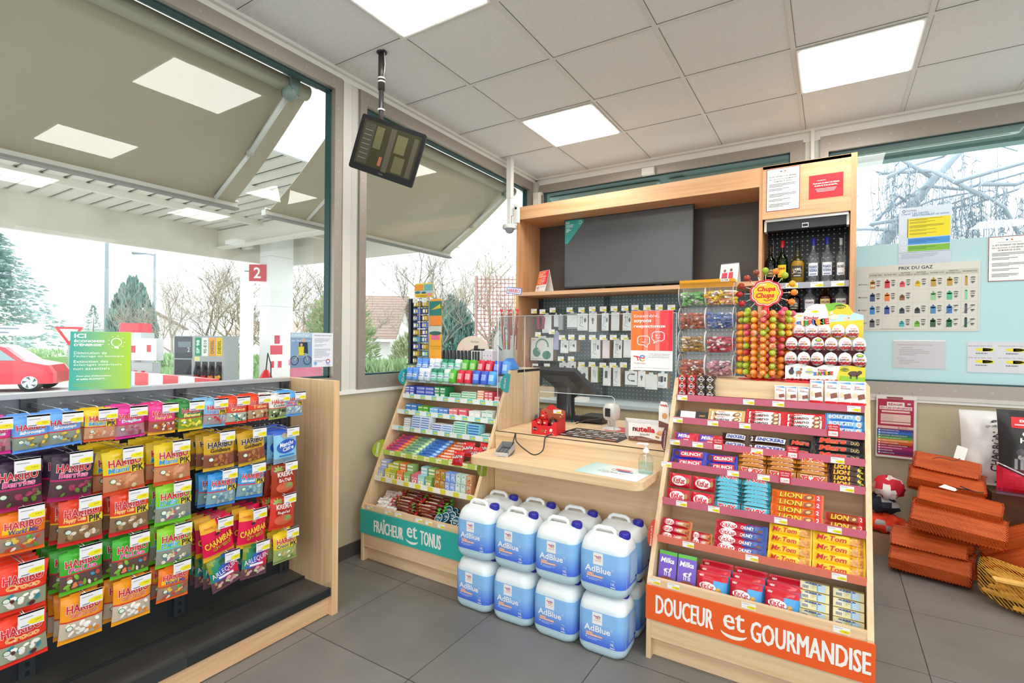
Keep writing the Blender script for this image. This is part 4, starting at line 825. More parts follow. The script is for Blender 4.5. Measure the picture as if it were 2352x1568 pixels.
notice('price_sheet', 'white sheet with four yellow price blobs low on the teal film', 'notice', (.932, YP, 1.3), .3, .205, prices)
def emerg(b):
    w_, h_ = .205, .4; b.rect(-.0, 0, w_, h_, 'a31038', 1)
    for i in range(10): b.line([(w_*.1+i*.01, h_/2-.002), (w_/2-.001, h_/2-.09+i*.009)], .0015, 'c23a58', 1.5)
    b.rect(0, .165, .10, .03, 'e9d9d6', 2).rect(0, .138, .185, .024, 'e9d9d6', 2); b.text('RÉAGIR', 0, .165, .082, .02, '9a1034', 3, .02).text("EN CAS D'URGENCE", 0, .138, .172, .014, '9a1034', 3, .02)
    b.rect(.075, .17, .018, .012, 'd8c8d0', 2).rect(.075, .16, .018, .006, '3a3a6a', 2); b.rect(0, .112, .16, .013, 'e0c0b8', 2).rect(0, .068, .17, .052, 'dcbcb0', 2).rect(0, .030, .17, .013, 'e0c0b8', 2)
    for i in range(5): b.rect(-.045, .087-i*.01, .07, .002, 'a8887c', 3)
    b.rect(0, .0, w_, .018, 'd9b4a8', 2); b.ring(.02, .0, .003, .006, 'a31038', 3, 10).text('TOTAL', .052, .0, .04, .009, '8a2040', 3, .01)
    for i, (c, s_) in enumerate((('1f3f8a', 'FUITES PRODUITS GPLc'), ('1f62c0', 'FUITES PRODUITS GNC'), ('1f6a6a', 'ÉPANDAGES - MÉLANGES PRODUITS'), ('4a9a2e', 'INCENDIES DE VÉHICULES'), ('d98a1f', 'INCENDIES SUR BÂTIMENT OU SUR PISTE'), ('c2501f', 'ACCIDENTS CORPORELS'), ('8a1024', 'SÛRETÉ - AGRESSIONS/TERRORISME'), ('b01a6a', 'CATASTROPHES NATURELLES'), ('7a1a5a', 'INTOXICATIONS'), ('5f1a5a', "NUMÉROS D'APPEL"))):
        y = -.022-i*.0178; b.rect(-.003, y, w_, .0174, c, 2).rect(-.092, y, .01, .01, 'e8e8e8', 3); b.text(s_, -.082, y, min(.15, .0052*len(s_)), .0068, 'e6dde2', 3, .02, al='l')
b = MB(); b.M = RY; b.box(-.112, .118, -.215, .225, -.003, -.0005, mat('dcdad4', .5)); b.box(-.05, .04, .205, .216, 0, .008, mat('8a3a34', .35, .5)); b.tube([(-.1, .226, 0), (-.09, .25, -.005)], .001, '333333', 4).tube([(.1, .226, 0), (.09, .25, -.005)], .001, '333333', 4); b.M = RY @ Matrix.Translation((0, 0, 0)); emerg(b)
o = b.build('emergency_board'); o.location = (.39, 4.512, .79); tg(o, 'dark red emergency board with rainbow index tabs on the beige wall', 'notice')
# ---------------------------------------------------------------- packaged goods (card plane: x right, y up, z out)
def pillow(mb, w_, h_, d_, cf, cx=0., cy=.07, seed=0, nx=10, vs_=(), wr=.05, back='9a9a9a', teeth=True):
    """soft bag with flat seams; cf(u,v) -> colour; returns the front surface"""
    rr = random.Random(seed); ph = [rr.uniform(0, 6) for _ in range(4)]
    us = sorted(set([i/nx for i in range(nx+1)]+([cx, 1-cx] if cx else []))); vv = sorted(set([0, cy/2, cy, 1-cy, 1]+[.1+.8*i/8 for i in range(9)]+list(vs_)))
    def prof(t, c):
        if c: t = (t-c)/(1-2*c)
        if t <= 0 or t >= 1: return 0.
        return (1-abs(2*t-1)**3.2)**.6
    def S(x, y):
        u = x/w_+.5; v = y/h_+.5; k = prof(u, cx)*prof(v, cy)
        return d_*k*(1+wr*math.sin(17*u+ph[0])*math.cos(13*v+ph[1])+wr*.7*math.sin(31*(u-v)+ph[2]))+.0006
    n = len(us); P = []; F = {}
    for v in vv:
        for u in us:
            x = (u-.5)*w_; y = (v-.5)*h_; pin = 1-.045*math.sin(PI*v) if not cx else 1; x *= pin; y2 = y*(1-.03*math.sin(PI*u)*(1 if cx else 0)); P.append((x, y2, S((u-.5)*w_, y)))
    for j in range(len(vv)-1):
        for i in range(n-1):
            c = cf((us[i]+us[i+1])/2, (vv[j]+vv[j+1])/2); a = j*n+i; F.setdefault(c, []).append((a, a+1, a+n+1, a+n))
    for c, f in F.items(): mb.add(P, f, c, True)
    Q = [(p[0], p[1], -.35*(p[2]-.0006)-.0004) for p in P]; mb.add(Q, [(j*n+i, (j+1)*n+i, (j+1)*n+i+1, j*n+i+1) for j in range(len(vv)-1) for i in range(n-1)], back, True)
    mb.S = S; mb.e = .0007; return S
G_ = lambda c: mat(c, .28, 0, .5)       # glossy foil / film
def blobs(mb, x0, x1, y0, y1, n, cols, r=.007, seed=1, l=2):
    rr = random.Random(seed)
    for i in range(n): mb.ell(rr.uniform(x0, x1), rr.uniform(y0, y1), r*rr.uniform(.7, 1.4), r*rr.uniform(.45, .9), G_(rr.choice(cols)), l+.1*(i % 5), 7, rr.uniform(0, 3))
def haribo(w_, h_, top, sub, subc, band, win, cand, pik=0, bot=None, logo='d01f30', split=.45, subbg=None, seed=1, brand='HARIBO'):
    b = MB(); bot = bot or top
    pillow(b, w_, h_, .014, lambda u, v: G_(bot if v < .1 else win if v < split else band if v < split+.035 else top), 0, .06, seed, 8, (.1, split, split+.035), .07, G_(top))
    W, H = w_, h_; blobs(b, -W*.36, W*.36, -H*.36, H*(split-.55), 16, cand, W*.075, seed)
    if subbg: b.rect(-W*.12, H*.10, W*.6, H*.12, G_(subbg), 2)
    b.text(brand, 0, H*.23, W*.76, H*.16, logo, 4, .03, 0, .0, 'f6f2ea', .035); b.text(sub, -W*(.16 if pik else 0), H*.075, W*(.46 if pik else .62), H*.11, subc, 4, .025, .1, 0, 'f2eee6' if not subbg and top not in ('dcae22',) else None, .03)
    if pik: b.poly([(W*.1, H*.12), (W*.46, H*.14), (W*.47, -H*.03), (W*.12, -H*.04)], G_('f2d832'), 2.5); b.text('P!K', W*.29, H*.05, W*.28, H*.14, '2a2430', 4, .03)
    b.ell(-W*.3, -H*.17, W*.075, W*.07, G_('2f7a4a'), 4, 12).ell(-W*.3, -H*.17, W*.06, W*.055, G_('dfe8dc'), 5, 12)
    b.box(-W*.3, W*.3, h_/2-.003, h_/2+.004, -.001, .0005, G_(top)); return b.mesh('candy_bag')
WI = dict(
 berries=lambda: haribo(.118, .15, '3a2440', 'Berries', 'e03a8a', 'c8206a', '5a3440', ('7a2f44', '8f3a50', '4a2a3a', 'a33a58', '5f8a3a'), bot='b01a64', seed=2),
 cola=lambda: haribo(.122, .15, 'e2401c', 'Happy Cola', 'f6b23a', 'f3c22e', '8a6a4c', ('b3936a', '9a7850', 'c4a57e', '6f4f34', 'e6dccb'), 1, 'd8262a', seed=3),
 polka=lambda: haribo(.122, .14, '3fae2e', 'PoLka', 'e63a9c', 'c8283a', '5d4a44', ('f08a5a', 'f6f0ea', 'c85a4a', '4a3a34', '7ab43a', '3a9ac8'), 0, '5cc02a', seed=4),
 oeufs=lambda: haribo(.124, .155, 'f39a1e', 'Oeufs au plat', 'e2581c', 'd0382a', 'c9b9a4', ('f8f5ef', 'f8f5ef', 'f5efe6', 'f08a1e', 'fbf8f2'), 0, 'f6a41e', seed=5),
 miami=lambda: haribo(.132, .155, 'f0d21c', 'Miami', '3a9ad0', 'd8442a', 'c98a62', ('e0a27a', 'd08a5e', 'e8b48a', 'c9744a', 'e8d8b0'), 1, 'e2502a', seed=6),
 delir=lambda: haribo(.130, .15, '8fd42a', 'Délir', '3aa8e0', '6ac0dc', '8d8f84', ('f4f2ea', '5f8a94', 'd8c27a', 'f0ead8', 'c85a8a'), 1, '6cc82e', seed=7),
 world=lambda: haribo(.115, .125, 'f07a1c', 'World Mix', '3a4a9a', 'c8402a', '9a7f6c', ('e8c04a', 'd84a3a', '4aa83a', 'f2ede0', '3a7ac0'), 0, 'f06a1c', seed=8, subbg='f6c21e'),
 croco=lambda: haribo(.125, .15, 'ee3a1e', 'Croco', 'f2a41e', 'c82a1e', '9aa38a', ('f4f2ea', '2f8a9a', '2f9a44', 'f0ede4', '5f2a2a'), 0, 'e8301e', seed=9),
 gold=lambda: haribo(.125, .145, 'dcae22', 'Goldbears', '2a2420', 'b0803a', '8a4f3a', ('a0603c', '8f5038', 'b87a4a', 'c8963a'), 0, 'e2b42a', '2a2024', seed=10),
 souris=lambda: haribo(.122, .135, '3a9ae0', 'Schtroumpfs', 'e6f2fa', 'd03a4a', '7fa3ae', ('a9c4ca', '6a9ab0', '8fb4c0', 'b4c8a0', '5a8aa0'), 1, '3a8ad8', seed=11),
 pik=lambda: haribo(.118, .14, 'f0d01e', 'Croco', '2a2a24', 'a8b82a', '9cae6a', ('f4f0e4', 'c8b07a', 'f0ead8', '7a9a4a'), 1, '8a9a5a', seed=12))
def carambar():
    b = MB(); W, H = .13, .165; pillow(b, W, H, .014, lambda u, v: G_('f0b428' if (v > .72 and u < .5) or v < .12 else 'e3124e'), 0, .06, 3, 8, (.12, .72), .09, G_('d01048'))
    b.text('CARAMBAR', 0, -.008, .115, .026, 'f6c832', 4, .03, 0, .22, 'c01030', .05); b.text('Caramel', .008, -.032, .07, .014, '6a2a1a', 4, .02, .1, .22, 'f6c832', .06)
    b.ell(.0, .04, .011, .018, G_('e8a85a'), 3, 12).ell(-.004, .022, .01, .007, G_('4a2a1c'), 4, 10); b.text('TENDRE', -.035, .055, .035, .007, 'e05a1e', 4, .02); return b.mesh('candy_bag')
def arle():
    b = MB(); W, H = .12, .145; cs = ['8a9a2a', '2a8a6a', '2f6ac0', '6a3aa8', 'c8307a', 'd8243a']
    pillow(b, W, H, .013, lambda u, v: G_('6a4650' if v < .32 else cs[min(5, int((u*.8+(.85-v)*.5)*6))]), 0, .06, 4, 10, (.32,), .09, G_('c8307a'))
    b.text('ARLEQUIN', 0, .008, .108, .026, 'f4f0f4', 4, .0, 0, .2); b.rect(0, -.014, .06, .01, G_('f4f0f4'), 3); b.ell(.0, .048, .018, .013, G_('2f6a4a'), 3, 14)
    blobs(b, -.045, .045, -.055, -.028, 14, ('e8c0a0', 'c8e0a0', 'f0a0a0', 'b08a60', 'd8a8c0'), .009, 3); return b.mesh('candy_bag')
def menthe():
    b = MB(); pillow(b, .122, .155, .014, lambda u, v: G_('8fb0c8' if v < .16 else '8fd0f2' if v < .86 else '3a6ad8'), 0, .06, 5, 8, (.16, .86), .1, G_('3f7fe0'))
    b.ell(0, .0, .05, .032, G_('2f62c8'), 2, 20, .15); b.text('Menthe', -.002, .012, .07, .02, 'ffffff', 4, .015, .2, .15); b.text('Claire', .004, -.01, .055, .017, 'ffffff', 4, .015, .2, .15)
    b.rect(0, -.042, .08, .008, G_('3a8ad0'), 3); b.ell(-.01, .05, .014, .012, G_('d8c8b0'), 3); return b.mesh('candy_bag')
def krema(c, s_):
    b = MB(); pillow(b, .125, .148, .014, lambda u, v: G_(c), 0, .06, 6, 8, (), .09, G_(c))
    for k in range(5): b.ell(-.03+.012*math.cos(.8*k), .05+.009*math.sin(.8*k), .013, .005, G_('9ab05a'), 3, 8, .8*k)
    b.text('KREMA', .0, .03, .075, .02, 'f4ece0', 4, .03); b.rect(0, .002, .075, .024, G_('a8281c'), 3); b.text(s_, 0, .002, .06, .016, 'f4ece0', 4, .02)
    b.ell(0, -.032, .042, .024, G_('d8684a'), 2, 14).ell(.02, -.025, .02, .013, G_('8aa05a'), 3); return b.mesh('candy_bag')
def small(top, sub, subc, win, cand, pik=0, bot=None, seed=1): return haribo(.092, .108, top, sub, subc, 'c8303a', win, cand, pik, bot, seed=seed)
WI.update(carambar=carambar, arle=arle, menthe=menthe, kremab=lambda: krema('a8361c', 'BATNA'), kremar=lambda: krema('d83a24', "Régal'ad"),
 sch=lambda: small('6aa8f0', 'Schtroumpfs', 'e8f4fc', '8f9a8a', ('4a3a34', '7a6a3a', '8ac0d8', 'e8c03a', 'c8d4c8'), 0, '5a9cf2', 21),
 miami_s=lambda: small('f0cc1e', 'Miami', '3a9ad0', 'cf9a78', ('e8b898', 'd88a60', 'e8d0b0'), 1, 'e0602a', 22),
 pink=lambda: small('e83aa0', 'Dragibus', 'd0e8f8', 'b08a94', ('8a4a5a', 'b05a6a', 'c87a8a', '9a8ab0'), 0, 'e02a98', 23),
 life=lambda: small('ee3a90', 'Happy Life', 'f2a82a', 'a8584a', ('c8603a', 'f4ece0', '8a3a34', 'e8b03a'), 0, 'f0b02a', 24),
 banan=lambda: small('2f8a3a', 'Bananes', 'e8d83a', '8aa83a', ('f0e03a', 'e6d42e', 'f4ea5a'), 0, 'e8c82a', 25),
 frites=lambda: small('8ac8ec', 'Frites', '5a6ad0', 'b09aa0', ('c87a6a', 'd8a8c0', 'c0304a', '8ac0e0'), 1, '6ab8e4', 26),
 croco_s=lambda: small('f04a1e', 'Croco', 'f0a42a', 'b8bcae', ('f4f2ea', '2f4a3a', '3a8a9a', '2f9a44'), 0, 'ee3a1e', 27),
 crtile=lambda: small('f0441e', 'Tétine', 'f0a42a', 'b89a74', ('c8944a', 'e8d0b0', '5a2a1a', 'b0503a'), 0, 'ee3a1e', 28),
 cocobat=lambda: small('eef0e4', 'Cocobat', '3a3a34', '8a9a6a', ('2a2a24', '4a5a34', 'd8dcc0', '1f1f1c'), 0, '9ab85a', 29),
 pik_s=lambda: small('5ab0f0', 'Pik', 'd03040', 'a0b4c4', ('c0d4e0', '8ab0c8', 'd8e0e8'), 1, '4aa0ec', 30))
_P = {}
def proto(k, fn):
    if k not in _P: _P[k] = fn()
    return _P[k]
DESC = dict(berries='dark purple berry candy bag', cola='red orange cola candy bag', polka='green topped candy bag with pink word', oeufs='orange bag of fried egg candies', miami='yellow topped candy bag with orange window', delir='lime green candy bag', world='orange mixed candy bag', croco='bright red crocodile candy bag', gold='golden bear candy bag', souris='sky blue candy bag', pik='small yellow sour candy bag', carambar='magenta and yellow caramel bag', arle='rainbow candy bag', menthe='light blue mint candy bag', kremab='brown red fruit candy bag', kremar='red fruit candy bag',
 sch='small pale blue candy bag', miami_s='small yellow candy bag', pink='small pink candy bag', life='small pink and orange candy bag', banan='small green banana candy bag', frites='small light blue candy bag', croco_s='small red crocodile candy bag', crtile='small red orange candy bag', cocobat='small white and green candy bag', pik_s='small blue candy bag')
def hook_mesh(L=.33):
    b = MB(); b.tube([(0, 0, 0), (0, 0, L)], .0018, mat('c9ccd0', .25, .8), 6).tube([(0, .014, 0), (0, .014, L-.06), (0, .004, L)], .0014, mat('c9ccd0', .25, .8), 6); return b.mesh('wire')
def ptag_mesh(w_=.062, h_=.038, pr='2,20 €'):
    b = MB(); b.rect(0, h_*.5+.004, w_, .006, mat('e6e8ea', .2), 0); b.tag(0, 0, w_, h_, pr, 1, 'e9e9ee'); b.lines(-.025, -h_*.36, .04, 1, .004, '3a3a3a', .0022, 3)
    b.box(-w_/2, w_/2, -h_/2, h_/2+.006, -.0012, 0, mat('dfe2e8', .3)); return b.mesh('price_tag')
HK, PT, PTS = hook_mesh(), ptag_mesh(), ptag_mesh(.055, .03, '1,00 €')
def hook(lab, y, z, L=.33, tag=PT, x0=-2.44, dz=0):
    t = thing('display_hook', lab, 'hook', (x0, y, z), FX(), 'wire hooks of the candy gondola')
    a = bpy.data.objects.new('wire', HK); C.objects.link(a); a.parent = t; a.scale = (1, 1, L/.33)
    p = bpy.data.objects.new('price_tag', tag); C.objects.link(p); p.parent = t; p.location = (.012, -.012, L+.004); return t
COLN = ['leftmost column', 'second column from left', 'third column', 'fourth column', 'fifth column', 'sixth column', 'column beside oak end panel']
BAGS = [(.535, .955, 'berries', 0, 0), (.545, .757, 'world', 0, -2), (.545, .583, 'croco', 0, -3), (.545, .425, 'croco', 0, 2),
 (.669, .903, 'berries', 1, -5), (.694, .749, 'cola', 1, -1), (.696, .585, 'polka', 1, 1), (.698, .427, 'oeufs', 1, -3),
 (.817, .893, 'miami', 2, 2), (.835, .740, 'cola', 2, -1), (.840, .580, 'polka', 2, -3), (.845, .423, 'oeufs', 2, -2),
 (.977, .891, 'miami', 3, 0), (.982, .734, 'delir', 3, -1), (.986, .571, 'delir', 3, -2), (.983, .427, 'world', 3, -4),
 (1.153, .902, 'gold', 4, 0), (1.165, .744, 'souris', 4, -4), (1.148, .548, 'carambar', 4, 7), (1.177, .400, 'arle', 4, 12),
 (1.293, .897, 'gold', 5, 4), (1.291, .744, 'souris', 5, -6), (1.298, .543, 'carambar', 5, -5), (1.312, .396, 'arle', 5, -5),
 (1.456, .877, 'menthe', 6, 1), (1.449, .720, 'kremab', 6, -1), (1.443, .571, 'kremar', 6, -4), (1.459, .408, 'pik', 6, 1)]
rr = random.Random(4); rows = ['top', 'second', 'third', 'bottom']
for i, (y, z, k, c, roll) in enumerate(BAGS):
    if i in (0,): z = .905
    me = proto(k, WI[k]); n = 5 if c < 4 else 4
    if k in ('souris', 'pik', 'kremar'): n = 3
    hz = z+.078; r_ = rows[i % 4]
    hook('wire hook with white price tag, %s hook of the %s' % (r_, COLN[c]), y, hz, .33)
    for j in range(n):
        x = -2.15-.045*j-(0 if j == 0 else rr.uniform(0, .008)); dy = 0 if j == 0 else rr.uniform(-.009, .004)-.002*j
        lab = '%s, %s from front, %s hook, %s' % (DESC[k], ORD[j], r_, COLN[c])
        inst(me, 'candy_bag', (x, y+dy, z+(0 if j == 0 else rr.uniform(-.004, .004))), FX(roll if j == 0 else roll*.3+rr.uniform(-2, 2), rr.uniform(-3, 3)), lab, 'candy bag', '%s bags on the %s hook, %s' % (k if 0 else DESC[k].split(' bag')[0], r_, COLN[c]))
TOP = [(.556, 'sch'), (.641, 'sch'), (.737, 'miami_s'), (.828, 'pink'), (.931, 'life'), (1.025, 'banan'), (1.118, 'frites'), (1.211, 'croco_s'), (1.305, 'crtile'), (1.399, 'cocobat'), (1.482, 'pik_s'), (.470, 'pink')]
TOP.sort()
for i, (y, k) in enumerate(TOP):
    me = proto(k, WI[k]); hook('wire hook with small price tag, %s hook from the left in the upper row' % ORD[i], y, 1.120, .345, PTS)
    for j in range(3): inst(me, 'candy_bag', (-2.125-.05*j, y+rr.uniform(-.004, .004), 1.068+rr.uniform(-.003, .003)), FX(rr.uniform(-2, 5)), '%s, %s from front, %s hook of upper row' % (DESC[k], ORD[j], ORD[i]), 'candy bag', 'small bags on the %s hook of the upper row' % ORD[i])

# ------------------------------------------------ bars on the right display
def bar(w_, h_, d_, col, deco, cx=.05, seed=0, back=None, ends=None, teeth=1):
    b = MB(); pillow(b, w_, h_, d_, lambda u, v: G_(ends if ends and (u < cx*1.2 or u > 1-cx*1.2) else col), cx, 0.0001, seed, 12, (), .05, G_(back or col)); deco(b, w_, h_); return b.mesh('chocolate_bar')
def carton(w_, h_, d_, col, deco, side=None, name='carton'):
    b = MB(); b.box(-w_/2, w_/2, -h_/2, h_/2, -d_, 0, mat(side or col, .4)); b.rect(0, 0, w_, h_, mat(col, .4), .5); deco(b, w_, h_); return b.mesh(name)
T = lambda b, s_, x, y, w_, h_, c, **k: b.text(s_, x, y, w_, h_, c, 4, k.get('bold', .02), k.get('sh', 0), k.get('rot', 0), k.get('out'), k.get('outw', .05), k.get('al', 'c'), k.get('arc', 0))
def d_bueno(white):
    def f(b, W, H):
        b.rect(0, -H*.02, W*.82, H*.56, G_('f6f2ee'), 2); T(b, 'kinder', -W*.12, H*.16, W*.2, H*.13, 'c81e2a'); T(b, 'bueno', -W*.1, -H*.07, W*.42, H*.26, '3a2a24' if not white else '4a342a', sh=.1)
        b.ell(W*.28, -H*.02, W*.11, H*.18, G_('8a5a3a'), 3, 12, .4).ell(W*.3, 0, W*.06, H*.1, G_('e8d0a8'), 4, 10, .4)
    return f
def d_snick(W2):
    def f(b, W, H):
        b.poly([(-W*.28, H*.3), (W*.45, H*.3), (W*.42, -H*.3), (-W*.32, -H*.3)], G_('f4f4f2'), 2); T(b, 'SNICKERS', W*.07, 0, W*.66, H*.38, '2f3f9a', sh=.15, bold=.04)
        if W2: T(b, '2', -W*.4, 0, W*.07, H*.5, 'f4f4f2', bold=.04)
    return f
def d_txt(s_, c, w__, h__, out=None, x=0, y=0, sh=0., bold=.03, extra=None, outw=.06):
    def f(b, W, H):
        if extra: extra(b, W, H)
        T(b, s_, x*W, y*H, w__*W, h__*H, c, out=out, sh=sh, bold=bold, outw=outw)
    return f
def kk(b, W, H): b.ell(-W*.02, 0, W*.34, H*.36, G_('f6f4f2'), 2, 18); T(b, 'KitKat', -W*.02, 0, W*.5, H*.4, 'd0122c', bold=.03); b.ell(W*.36, H*.05, W*.07, H*.2, G_('b0823e'), 3)
def chunky(c2):
    def f(b, W, H):
        b.poly([(W*.02, -H*.5), (W*.5, -H*.5), (W*.5, H*.5), (W*.12, H*.5)], G_(c2), 2); b.ell(-W*.24, 0, W*.17, H*.38, G_('f6f4f2'), 3, 16); T(b, 'KitKat', -W*.24, 0, W*.3, H*.42, 'd0122c'); T(b, 'CHUNKY', W*.12, 0, W*.24, H*.3, 'f6f6f6')
        b.rect(W*.36, -H*.1, W*.08, H*.2, G_('7a4a2a'), 3)
    return f
def tom(b, W, H): b.poly([(W*.18, -H*.5), (W*.46, -H*.5), (W*.46, H*.5), (W*.26, H*.5)], G_('d89a4a'), 2); blobs(b, W*.22, W*.44, -H*.42, H*.42, 16, ('e8b870', 'c8863a', 'f0c888', 'b87430'), H*.09, 3, 3); T(b, 'Mr.Tom', -W*.13, 0, W*.56, H*.42, 'c8242a', sh=.25, bold=.02)
def bounty(b, W, H): b.poly([(-W*.45, -H*.5), (W*.2, -H*.5), (W*.45, H*.0), (W*.45, H*.5), (-W*.45, H*.5)], G_('7fc0ea'), 2); T(b, 'BOUNTY', -W*.08, 0, W*.64, H*.42, 'ffffff', bold=.03, out='1f3f8a', outw=.04); b.ell(W*.36, 0, W*.07, H*.34, G_('f4f4f0'), 3).ell(W*.36, 0, W*.045, H*.22, G_('c8b8a0'), 4)
def crunch(b, W, H): b.poly([(-W*.25, -H*.4), (W*.4, -H*.22), (W*.4, H*.4), (-W*.25, H*.25)], G_('d8202e'), 2); T(b, 'CRUNCH', W*.06, 0, W*.56, H*.34, 'ffffff', bold=.03, rot=.05); b.ell(-W*.36, 0, W*.06, H*.3, G_('6a3a24'), 3)
def lion(c='e86a1c'):
    def f(b, W, H): T(b, 'LION', -W*.12, 0, W*.42, H*.5, 'f6c21e', bold=.04, out='7a2a14', outw=.05, sh=.15); b.ell(W*.22, 0, W*.1, H*.28, G_('8a4a24'), 3, 10, .3); b.ell(W*.23, .0, W*.05, H*.14, G_('e8b870'), 4, 8, .3); b.rect(W*.4, 0, W*.12, H*.9, G_('d8302a'), 2); T(b, '2', W*.4, .1*H, W*.05, H*.4, 'ffffff')
    return f
def country(b, W, H): T(b, 'Kinder', -W*.1, H*.28, W*.36, H*.055, 'c81e2a'); T(b, 'Country', W*.02, H*.2, W*.66, H*.075, '4a342a'); b.poly([(-W*.5, H*.42), (W*.3, H*.46), (W*.5, H*.4), (W*.5, H*.37), (-W*.1, H*.40)], G_('5a9ad8'), 2); b.poly([(-W*.1, -H*.02), (W*.36, H*.04), (W*.42, -H*.14), (-W*.06, -H*.2)], G_('8a4a34'), 3); b.ell(-W*.25, -H*.04, W*.14, H*.1, G_('e8d4a8'), 2); b.rect(0, -H*.37, W*.96, H*.14, G_('e0242c'), 2)
def milkab(b, W, H): b.poly([(-W*.45, -H*.5), (W*.45, -H*.5), (W*.45, H*.5), (W*.2, H*.5), (-W*.1, -H*.15), (-W*.45, -H*.2)], G_('d02a3a'), 2); T(b, 'Milka', -W*.05, H*.15, W*.5, H*.3, 'f6f4f8', sh=.2); b.rect(W*.05, -H*.22, W*.2, H*.14, G_('f4e8e0'), 3)
def milkat(b, W, H):
    b.rect(0, H*.45, W, H*.09, G_('5ab83a'), 2).rect(0, -H*.4, W, H*.2, G_('6cbf3e'), 2); T(b, 'Milka', 0, H*.27, W*.74, H*.12, 'f8f6fa', sh=.2, bold=.03)
    b.ell(0, -H*.2, W*.38, H*.065, G_('9a5a34'), 3, 14).ell(-W*.1, -H*.22, W*.06, H*.02, G_('e8c890'), 4).ell(W*.25, -H*.24, W*.08, H*.03, G_('e0b880'), 4)
    b.ell(0, H*.02, W*.2, H*.05, G_('f2f0f4'), 3).ell(.04*W, H*.02, W*.08, H*.035, G_('7a5ac0'), 4).ell(W*.2, H*.07, W*.06, H*.035, G_('f2f0f4'), 4)
    for q in (-.14, -.04, .1, .17): b.rect(W*q, -H*.07, W*.04, H*.09, G_('f2f0f4'), 3)
    T(b, 'Noisettes', 0, -H*.4, W*.5, H*.035, 'f2f8ea')
def pops():
    b = MB(); W, H = .125, .12; pillow(b, W, H, .02, lambda u, v: G_('c8142c' if u < .55+.5*(v-.6) or v > .8 else '4aa0e0'), .0, .05, 8, 12, (.8,), .1, G_('b01028'))
    b.ell(-W*.1, H*.06, W*.27, H*.14, G_('f6f4f2'), 2, 18); T(b, 'KitKat', -W*.1, H*.06, W*.42, H*.17, 'd0122c'); T(b, 'POPS', -W*.15, -H*.16, W*.3, H*.1, 'f8f8f8'); T(b, 'NEW', -W*.33, H*.38, W*.14, H*.06, 'f8f8f8')
    b.ell(W*.25, H*.02, W*.08, H*.08, G_('c89a4a'), 3).ell(W*.27, -H*.12, W*.08, H*.09, G_('4a2418'), 3).ell(W*.22, -H*.2, W*.06, H*.06, G_('5a2c1c'), 4).rect(W*.08, -H*.24, W*.2, H*.08, G_('1f1f24'), 3); T(b, 'MILK', W*.08, -H*.24, W*.13, H*.04, 'f0f0f0'); return b.mesh('candy_bag')
def cereal(b, W, H):
    b.rect(-W*.3, -H*.05, W*.26, H*.5, 'f4f4ee', 2).rect(W*.22, 0, W*.3, H*.84, 'bfdcf0', 2).rect(W*.1, 0, W*.03, H*.8, '6aaee0', 3)
    for k in range(10): b.rect(-W*.4+k*W*.02, -H*.1, W*(.008 if k % 3 else .014), H*.36, '3a3a3a', 3)
    b.lines(-W*.1, H*.25, W*.16, 3, H*.17, 'a8a890', H*.05, 3); b.ell(-W*.05, H*.4, W*.3, H*.12, '2f5fb0', 3, 12)
    for k in range(4): b.ell(-W*.2+k*W*.1, H*.42, W*.025, H*.06, ('e8c82a', '5ab83a', 'e0602a', 'e8e8e8')[k], 4)
def tube_end(c):
    b = MB(); s_ = .036; b.loft([(-.06, s_, s_*.98, .010), (0, s_, s_*.98, .010)], G_(c), 3); b.S = lambda x, y: .0003
    b.poly([(0, .015), (.016, 0), (0, -.015), (-.016, 0)], 'f2f0ee', 1).poly([(0, .012), (.013, 0), (0, -.012), (-.013, 0)], '3a1f1c', 2); b.text('Mille', 0, 0, .020, .006, 'f2f0ee', 3, .02); b.rect(0, .0158, .012, .003, 'e0c05a', 1); return b.mesh('chocolate_piece')
def rowx(i): return -.652
